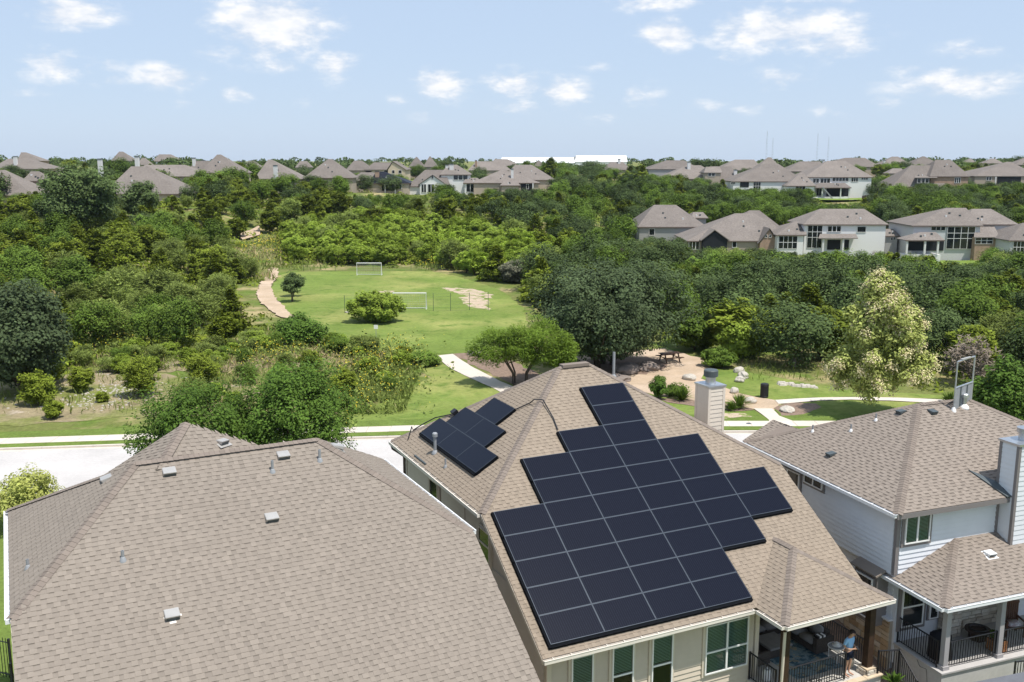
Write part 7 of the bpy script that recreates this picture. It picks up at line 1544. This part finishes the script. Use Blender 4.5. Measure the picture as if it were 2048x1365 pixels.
spiky('potted_grass', 'green strappy plant beside the patio steps', 'plant', *(Matrix.Translation(HM.location) @ Matrix.Rotation(rad(25.32), 4, 'Z') @ Vector((12.3, -1.95, 0)))[:2], 80, .5, LM['S'])

# -- person looking down at a phone
M_skin = mat('skin', (.50, .29, .20), .55, .3)
M_shirt = mat('light_blue_shirt', (.30, .52, .78), .9, .1, noise=(20, .05))
M_shorts = mat('navy_shorts', (.012, .016, .030), .9, .1)
M_hair = mat('dark_hair', (.022, .013, .010), .6, .3, noise=(40, .3))


def skin_body(name, joints, edges, m, parent, root=0, sub=2):
    me = bpy.data.meshes.new(name); bm = bmesh.new(); sl = bm.verts.layers.skin.verify(); vs = [bm.verts.new(j[:3]) for j in joints]
    for a, b in edges: bm.edges.new((vs[a], vs[b]))
    for v, j in zip(vs, joints):
        r = j[3]; v[sl].radius = (r, j[4] if len(j) > 4 else r); v[sl].use_root = False
    vs[root][sl].use_root = True
    bm.to_mesh(me); bm.free(); me.materials.append(m)
    o = ob(name, me, parent)
    sk = o.modifiers.new('skin', 'SKIN'); sk.use_smooth_shade = True
    ss = o.modifiers.new('sub', 'SUBSURF'); ss.levels = sub; ss.render_levels = sub
    dg = bpy.context.evaluated_depsgraph_get(); dg.update()
    baked = bpy.data.meshes.new_from_object(o.evaluated_get(dg))
    o.modifiers.clear(); o.data = baked
    return o


def person():
    e = put('person', 'person in light blue shirt and navy shorts looking down at a phone', 'person', HM, 10.98, -1.08, .245, rad(-25.32 + 38))
    J = [(0, 0, .92, .135, .105), (0, .015, 1.07, .12, .095), (0, .01, 1.24, .14, .10), (0, .0, 1.385, .075, .06), (0, -.03, 1.445, .05), (0, -.075, 1.50, .062, .07), (0, -.10, 1.565, .078, .092), (0, -.105, 1.63, .06, .075)]
    E = [(i, i + 1) for i in range(7)]

    def chain(start, pts):
        k = start
        for p in pts:
            J.append(p); E.append((k, len(J) - 1)); k = len(J) - 1
        return k
    for s in (-1, 1):
        w = chain(2, [(s * .165, .005, 1.335, .056), (s * .215, .035, 1.20, .044), (s * .225, .04, 1.08, .038), (s * .16, -.12, 1.04, .032), (s * .07, -.235, 1.075, .024)])
        pm = chain(w, [(s * .045, -.27, 1.085, .026, .018)])
        for i in range(4): chain(pm, [(s * (.03 - .012 * i), -.305 + .008 * i, 1.10 - .014 * i, .0095), (s * (.005 - .008 * i), -.325 + .01 * i, 1.105 - .018 * i, .008), (-s * .012, -.318 + .012 * i, 1.11 - .02 * i, .0065)])
        chain(w, [(s * .05, -.245, 1.115, .010), (s * .022, -.272, 1.135, .008)])
        chain(0, [(s * .092, 0, .84, .088, .09), (s * .10, -.012, .66, .072), (s * .102, -.015, .47, .05), (s * .104, .02, .33, .050), (s * .106, .03, .10, .033), (s * .112, .0, .045, .036), (s * .12, -.10, .03, .036, .026), (s * .125, -.165, .022, .03, .018)])
    skin_body('body', J, E, M_skin, e)
    S = [(0, .005, .93, .152, .125), (0, .015, 1.07, .145, .122), (0, .01, 1.25, .158, .122), (0, .0, 1.375, .09, .075)]; SE = [(0, 1), (1, 2), (2, 3)]
    for s in (-1, 1):
        S += [(s * .17, .005, 1.335, .075), (s * .215, .032, 1.215, .066), (s * .225, .038, 1.15, .062)]; k = len(S) - 3; SE += [(2, k), (k, k + 1), (k + 1, k + 2)]
    skin_body('shirt', S, SE, M_shirt, e)
    T = [(0, 0, .95, .145, .118), (0, 0, .86, .155, .125)]; TE = [(0, 1)]
    for s in (-1, 1):
        T += [(s * .098, 0, .78, .105, .10), (s * .104, -.008, .64, .098), (s * .105, -.01, .60, .095)]; k = len(T) - 3; TE += [(1, k), (k, k + 1), (k + 1, k + 2)]
    skin_body('shorts', T, TE, M_shorts, e, 1)
    h = MB(); v, n = [], 14
    bm = bmesh.new(); bmesh.ops.create_uvsphere(bm, u_segments=16, v_segments=12, radius=1)
    for q in bm.verts:
        x, y, z = q.co; q.co = Vector((x * .098, y * .118 + (.01 if z < 0 else 0), z * .105))
    bmesh.ops.delete(bm, geom=[q for q in bm.verts if q.co.y < -.055 and q.co.z < .035], context='VERTS')
    me = bpy.data.meshes.new('hair'); bm.to_mesh(me); bm.free(); me.materials.append(M_hair); me.shade_smooth()
    ob('hair', me, e, (0, -.083, 1.60), (rad(24), 0, 0))
    nose = MB(); nose.tube([(0, -.178, 1.575), (0, -.203, 1.545), (0, -.182, 1.535)], [.009, .014, .009], 6); nose.build('nose', M_skin, e, True)
    for s in (-1, 1):
        MB().lathe([(.002, -.01), (.011, -.004), (.011, .004), (.002, .01)], 0, 0, 8).build('eye', M_hair, e, True, loc=(s * .032, -.172, 1.578))
        MB().lathe([(.004, -.03), (.014, -.01), (.014, .015), (.004, .03)], 0, 0, 8).build('ear', M_skin, e, True, loc=(s * .086, -.085, 1.565))
    MB().box(-.022, .022, -.176, -.166, 1.512, 1.52).build('mouth', mat('lips', (.35, .12, .10), .5), e)
    ph = put('phone', 'small dark phone held by the person on the patio', 'phone', HM, 10.98, -1.08, .245, rad(-25.32 + 38))
    MB().box(-.036, .036, -.006, .006, -.07, .07).build('case', M_black, ph, bevel=.004, loc=(0, -.305, 1.125), rot=(rad(-52), 0, 0))
    MB().box(-.032, .032, .0062, .0072, -.064, .064).build('screen', M_glass_dark, ph, loc=(0, -.305, 1.125), rot=(rad(-52), 0, 0))


person()

# -- right house porch
pb = MB().box(.72, 10.5, -1.86, SN, -1.9, .14).build('porch_base', M_conc_base, HR)
MB().box(.66, 10.5, -1.92, SN, .14, .2).build('porch_floor', mat('porch_slab', (.44, .42, .40), .9, noise=(2, .06)), HR)
for u in (.86, 3.31, 5.8):
    c = MB().box(u, u + .2, -1.76, -1.56, .2, 2.66).build('porch_column', M_grey_trim if u < 0 else mat('column_grey', (.36, .34, .335), .7), HR)
    MB().box(u - .04, u + .24, -1.80, -1.52, .2, .34).build('column_foot', MATS['column_grey'], c)
MB().box(.6, 10.6, -1.8, -1.55, 2.5, 2.66).build('porch_beam', MATS['column_grey'], HR)
MB().box(.5, 10.6, -1.9, SN, 2.62, 2.68).build('porch_ceiling', MATS['column_grey'], HR)
railing('porch_railing', 'black metal railing between the two front columns of the stone porch', HR, [(1.1, -1.66), (3.3, -1.66)], .2)
railing('porch_railing', 'black metal railing right of the second porch column', HR, [(3.55, -1.66), (5.8, -1.66)], .2)
railing('porch_railing', 'black metal railing along the west side of the stone porch', HR, [(.82, .42), (.82, -1.5)], .2)
window(HR, (.85, SN - .03, .78), (1, 0, 0), (0, -1, 0), 1.0, 1.7, M_white, 1, (.78,), M_grey_trim, .14, glass=M_glass_dark)
window(HR, (2.15, SN - .03, .9), (1, 0, 0), (0, -1, 0), .42, 1.55, M_white, 1, (.7,), M_grey_trim, .06, glass=M_glass_dark)
sv = MB().box(2.7, 6.6, SN - .06, SN, .2, 2.62).build('stone_wall', M_mortar, HR)
stones(sv, (2.72, SN - .06, .2), (1, 0, 0), (0, -1, 0), 3.8, .22, 2.55, M_stone_pale, 2, (.12, .22), (.25, .6))
pr = MB().box(2.66, 3.3, -.02, SN - .06, .2, 1.3).build('stone_pier', M_mortar, HR)
stones(pr, (2.66, -.02, .2), (1, 0, 0), (0, -1, 0), .64, .22, 1.28, M_stone_pale, 3, (.12, .2), (.2, .4)); stones(pr, (2.66, SN - .06, .2), (0, -1, 0), (-1, 0, 0), .4, .22, 1.28, M_stone_pale, 4, (.12, .2), (.2, .4))
MB().box(3.7, 4.5, SN - .16, SN - .10, 1.25, 1.75).build('firebox', M_room, HR)
MB().box(3.5, 4.7, SN - .24, SN - .10, 1.78, 1.88).build('mantel', M_wood_dark, HR)
MB().tube([(2.45, .3, 2.1), (2.45, .3, 1.2)], .05, 8).build('wall_lamp', M_gutter_w, HR)
# limestone along the foot of the west wall, its cap and the plastered base end
sl_ = MB().box(WU + .10, WU + .22, SN + .1, 7.0, -1.9, 1.0).build('stone_wall', M_mortar, HR)
stones(sl_, (WU + .10, SN + .1, -1.5), (0, 1, 0), (-1, 0, 0), 6.0, -1.5, .98, M_stone, 7, (.14, .28), (.25, .6))
MB().box(WU + .0, WU + .24, SN + .1, 7.0, 1.0, 1.07).build('stone_cap', M_white_side, HR)
for i, q in enumerate(([(.68, .2, .2), (.66, .1, .0), (.67, -.1, -.2), (.66, -.05, -.5)], [(.68, -.7, .16), (.67, -.9, -.05), (.67, -1.2, .0), (.67, -1.3, -.5), (.67, -1.0, -.75)])):
    MB().tube(q, .011, 5).build('cable', M_vent_dark, HR)
gr = put('covered_grill', 'grill under a black cover in the corner of the stone porch', 'grill', HR, 1.35, -1.05, .2)
g_ = MB(); g_.hexa([(-.36, -.33, .03), (.36, -.33, .03), (.36, .33, .03), (-.36, .33, .03), (-.30, -.28, 1.02), (.30, -.28, 1.02), (.30, .28, 1.02), (-.30, .28, 1.02)]); g_.build('cover', M_blacksoft, gr, True, .09)
for a in (-.28, .28): MB().lathe([(.05, -.02), (.05, .02)], 0, 0, 12).build('wheel', M_black, gr, loc=(a, -.25, .05), rot=(rad(90), 0, 0))
fp = put('fire_pit', 'dark round topped fire pit table on the stone porch', 'fire pit', HR, 3.75, -.42, .2)
MB().lathe([(.30, 0), (.36, .34)], 0, 0, 6).build('base', M_wood_dark, fp); MB().lathe([(.40, .34), (.46, .36), (.46, .41), (.30, .42), (.28, .38)], 0, 0, 24).build('table_top', mat('bronze', (.05, .035, .03), .5), fp)
MB().tube([(.30 * math.cos(t), .30 * math.sin(t), .45) for t in np.linspace(0, 2 * math.pi, 21)], .02, 6).build('ring', M_black, fp)
rc = put('rocking_chair', 'dark brown slatted wooden chair with patterned cushion on the porch', 'chair', HR, 5.25, -.55, .2, rad(-20))
M_redwood = mat('redwood', (.10, .045, .028), .6, noise=(8, .2))
MB().box(-.32, .32, -.3, .3, .34, .40).build('seat', M_redwood, rc)
for k in range(9): MB().box(-.34 + k * .078, -.34 + k * .078 + .058, .28, .31, .4, 1.15).build('slat', M_redwood, rc)
MB().box(-.36, .36, .27, .32, 1.12, 1.2).build('top_rail', M_redwood, rc)
for a in (-.36, .30):
    MB().box(a, a + .06, -.32, .3, .58, .63).build('armrest', M_redwood, rc)
    for b in (-.3, .24): MB().box(a, a + .06, b, b + .06, 0, .6).build('leg', M_redwood, rc)
cu = put('seat_cushion', 'pink white cushion on the wooden porch chair', 'cushion', HR, 5.25, -.6, .6, rad(-20)); MB().box(-.27, .27, -.25, .25, 0, .1).build('pad', mat('pink_cushion', (.5, .40, .42), .9, alt=((.7, .68, .68), 9, .52, .05)), cu, True, .04)
cp = put('wooden_planter', 'square wooden planter box behind the porch railing', 'planter', HR, 3.75, -1.28, .2)
M_cedar = mat('cedar', (.30, .13, .05), .7, noise=(8, .2))
for s_ in (0, 1, 2, 3):
    for k in range(3): MB().box(-.25, .25, -.25, -.22, k * .14 + .01, k * .14 + .14).build('board', M_cedar, cp, rot=(0, 0, s_ * math.pi / 2))
pm_, _ = crown_mesh('foliage', LM['E'], 91, .5, .35, .0, 14, 30, .05); ob('foliage', pm_, cp, (0, 0, .38))
# low grey roof poking into the corner of the frame
gs = tag(empty('garden_shed', (16.2, 28.4, 0), rad(18)), 'low dark grey shed roof in the bottom right corner', 'shed')
MB().prism([(-1.35, .85, 1.02), (3, .85, 1.02), (3, -1.6, .6), (-1.35, -1.6, .6)], (0, 0, -.1)).build('roof', mat('slate_grey_roof', (.12, .125, .14), .8, noise=(3, .1)), gs)
MB().box(-1.2, 2.9, -1.4, .7, -1.5, .5).build('wall', M_taupe, gs)
railing('garden_railing', 'short black railing above the dark grey shed roof', HR, [(3.4, -2.45), (5.2, -2.7)], -.55, .95)
# left yard fence
lf = tag(empty('metal_fence', (0, 0, 0)), 'black metal picket fence beside the pinkish roof at the left edge', 'fence')
fpts = [(-24, 33.2), (-17.25, 30.85), (-15.2, 27.1)]
for i in range(2):
    a, b = Vector((*fpts[i], 0)), Vector((*fpts[i + 1], 0)); k = int((b - a).length / .13)
    for z in (.15, 1.35): MB().tube([a + Vector((0, 0, z)), b + Vector((0, 0, z))], .02, 5).build('rail', M_black, lf)
    for j in range(k + 1):
        p = a.lerp(b, j / k); key = 'picket' if j % 14 else 'fence_post'
        if key not in ME_BAL: ME_BAL[key] = MB().box(*((-.009, .009) if j % 14 else (-.035, .035)), *((-.009, .009) if j % 14 else (-.035, .035)), -.3, 1.5).mesh(key, M_black)
        ob(key, ME_BAL[key], lf, p)

# ------------------------------------------------------------------ park furniture
def goal(label, x, y, rz, w, h, d):
    g = tag(empty('soccer_goal', (x, y, .02), rz), label, 'goal', 'soccer goals on the lawn')
    MB().tube([(-w / 2, 0, 0), (-w / 2, 0, h), (w / 2, 0, h), (w / 2, 0, 0)], .065, 6).build('frame', M_white, g)
    for s in (-1, 1): MB().tube([(s * w / 2, 0, h), (s * w / 2, d * .25, h), (s * w / 2, d, 0), (s * w / 2, 0, .03)], .04, 5).build('side_frame', M_white, g)
    MB().tube([(-w / 2, d, .02), (w / 2, d, .02)], .04, 5).build('ground_bar', M_white, g)
    n = MB(); P = lambda u, t: Vector((u, d * (.25 + .75 * t), h * (1 - t) + .03))
    for i in range(15): u = -w / 2 + w * i / 14; n.tube([P(u, 0), P(u, 1)], .008, 3)
    for j in range(8): n.tube([P(-w / 2, j / 7), P(w / 2, j / 7)], .008, 3)
    n.build('net', mat('net_grey', (.45, .47, .45), .8), g)


goal('white soccer goal at the far end of the lawn', -21.8, 147.8, 0, 3.75, 1.85, 1.0)
goal('white soccer goal partly hidden by the shrub on the lawn', -12.1, 113.8, rad(180), 3.9, 1.95, -1.0)
M_post = mat('dark_green_post', (.07, .10, .07), .6)


def net_fence(label, pts, h):
    f = tag(empty('ball_net', (0, 0, 0)), label, 'net fence', 'ball nets by the lawn')
    for x, y in pts: MB().tube([(x, y, gzf(x, y)), (x, y, gzf(x, y) + h)], .03, 6).build('post', M_post, f)
    w = MB()
    for i in range(len(pts) - 1):
        a, b = Vector((*pts[i], gzf(*pts[i]))), Vector((*pts[i + 1], gzf(*pts[i + 1])))
        for k in range(7): z = Vector((0, 0, .05 + (h - .1) * k / 6)); w.tube([a + z, b + z], .006, 3)
    w.build('net', M_post, f)


net_fence('ball stop net on thin green posts behind the near goal', [(-19.3, 111.0), (-15.6, 111.8), (-9.2, 112.6), (-7.2, 112.9), (-5.0, 113.3), (-2.8, 113.6)], 2.1)
net_fence('low net fence along the far edge of the lawn', [(-33, 153.4), (-28, 153.6), (-22, 153.7), (-16, 153.7), (-11.4, 153.6)], 1.0)
tc = tag(empty('trash_can', (18.9, 70.9, .03)), 'black slatted trash can beside the granite path', 'trash can')
MB().lathe([(.24, .05), (.24, .92), (.20, .92)], 0, 0, 20).build('liner', M_vent_dark, tc)
for k in range(22): a = k * 2 * math.pi / 22; MB().box(-.022, .022, -.012, .012, .03, .98).build('slat', M_black, tc, loc=(.29 * math.cos(a), .29 * math.sin(a), 0), rot=(0, 0, a + math.pi / 2))
for z in (.1, .92): MB().tube([(.30 * math.cos(t), .30 * math.sin(t), z) for t in np.linspace(0, 2 * math.pi, 25)], .02, 5).build('band', M_black, tc)
MB().lathe([(.30, .98), (.30, 1.03), (.2, 1.07), (.12, 1.07)], 0, 0, 20).build('lid', M_black, tc)
M_table = mat('brown_table', (.10, .055, .035), .7, noise=(5, .2))


def picnic(label, x, y, rz):
    t = tag(empty('picnic_table', (x, y, .02), rz), label, 'picnic table', 'picnic tables under the oak')
    for k in range(5): MB().box(-.95, .95, -.38 + k * .155, -.38 + k * .155 + .14, .72, .77).build('top_board', M_table, t)
    for s in (-1, 1):
        for k in (0, 1): MB().box(-.95, .95, s * .75 + (k - .5) * .17 - .07, s * .75 + (k - .5) * .17 + .07, .42, .46).build('bench_board', M_table, t)
    for x_ in (-.65, .65):
        MB().box(x_ - .04, x_ + .04, -.85, .85, .36, .42).build('crossbar', M_table, t)
        for s in (-1, 1): MB().prism([(x_ - .04, s * .25, .72), (x_ - .04, s * .38, .72), (x_ - .04, s * .72, 0), (x_ - .04, s * .60, 0)], (.08, 0, 0)).build('leg', M_table, t)


picnic('brown picnic table at the right edge of the oak shade', 13.9, 84.0, rad(20))
picnic('brown picnic table deeper under the live oak', 9.6, 87.0, rad(-15))


def boulder(label, x, y, w, h, m=None, seed=0, flat=.8):
    bm = bmesh.new(); bmesh.ops.create_icosphere(bm, subdivisions=3, radius=1)
    r = np.random.default_rng(seed); ph = r.uniform(0, 6, 6)
    for v in bm.verts:
        c = v.co; k = 1 + .16 * math.sin(c.x * 3 + ph[0]) * math.sin(c.y * 3.3 + ph[1]) + .10 * math.sin(c.z * 5 + c.x * 4 + ph[2]) + .05 * math.sin(11 * c.y + ph[3])
        k = min(k, 1.06); v.co = Vector((c.x * k * w / 2, c.y * k * w / 2 * flat, max(c.z * k, -.4) * h * .62 + h * .25))
    me = bpy.data.meshes.new('boulder'); bm.to_mesh(me); bm.free(); me.materials.append(m or M_rock)
    o = ob('boulder', me, None, (x, y, .02), (0, 0, float(r.uniform(0, 6)))); tag(o, label, 'boulder')


for i, (x, y, w, h, m, lab) in enumerate(((19.0, 79.6, 1.0, .55, None, 'pale limestone boulder right of the clipped hedge'), (18.9, 77.6, 1.1, .6, None, 'larger pale boulder in front of the hedge end'), (18.3, 76.2, 1.1, .5, None, 'low pale boulder at the lawn corner below the hedge'),
        (17.5, 69.4, 1.0, .45, None, 'tan flat boulder beside the granite path fork'), (19.5, 66.9, 1.3, .4, None, 'white flat boulder on the mulch bed by the path'), (-3.3, 86.8, 1.6, .7, None, 'white boulder at the top of the concrete path'), (9.6, 79.6, 2.6, .9, M_greyrock, 'dark boulder in the oak shade, left of two'),
        (11.4, 80.6, 2.2, .8, M_greyrock, 'dark boulder in the oak shade, right of two'), (8.6, 76.6, 2.0, .6, M_greyrock, 'low dark boulder at the near edge of the oak shade'), (14.4, 77.0, 1.3, .5, None, 'pale boulder on the granite behind the beige chimney'), (17.0, 72.4, .8, .5, None, 'pale boulder left of the trash can'), (-19, 111.4, .7, .2, None, 'small pale rock at the left post of the ball net'))):
    boulder(lab, x, y, w, h, m, i)
rp = MB(); r0 = random.Random(6)
for i in range(46):
    x, y, s = 21.2 + r0.uniform(0, 2.6), 73.0, r0.uniform(.10, .26); y = 75.2 - (x - 21.2) * .42 + r0.uniform(-.45, .45)
    rp.hexa([(x + a * s * k, y + b * s * k, z) for z, k in ((0, 1), (s * .7, .65)) for a, b in ((-1, -1), (1, -1), (1.2, 1), (-1, .9))], r0.uniform(.8, 1.1))
tag(rp.build('stone_swale', M_rock), kind='stuff')
sg = tag(empty('field_sign', (-13.6, 95.8, 0)), 'small white sign on a post at the near edge of the lawn', 'sign')
MB().tube([(0, 0, 0), (0, 0, 1.1)], .03, 6).build('post', M_pipe, sg); MB().box(-.2, .2, -.04, -.02, .85, 1.25).build('board', M_white, sg)
vs = tag(empty('storm_drain', (15.9, 63.2, .14)), 'small dark utility cover on the sidewalk', 'utility cover'); MB().lathe([(.16, 0), (.16, .006), (.13, .008)], 0, 0, 14).build('lid', M_vent_dark, vs); MB().lathe([(.2, -.01), (.2, .003), (.165, .004)], 0, 0, 16).build('ring', M_pipe, vs)

# ------------------------------------------------------------------ summer haze
hz = bpy.data.materials.new('haze_air'); hz.use_nodes = True
hn, hl = hz.node_tree.nodes, hz.node_tree.links; hn.clear()
ho = hn.new('ShaderNodeOutputMaterial'); hv = hn.new('ShaderNodeVolumePrincipled')
hv.inputs['Color'].default_value = (.72, .85, 1.0, 1); hv.inputs['Density'].default_value = .00006; hv.inputs['Anisotropy'].default_value = .2
hl.new(hv.outputs[0], ho.inputs['Volume'])
HAZE_BOX = MB().box(-2450, 2450, -70, 2750, -6, 58)
hb = HAZE_BOX.build('haze', hz); tag(hb, kind='stuff')
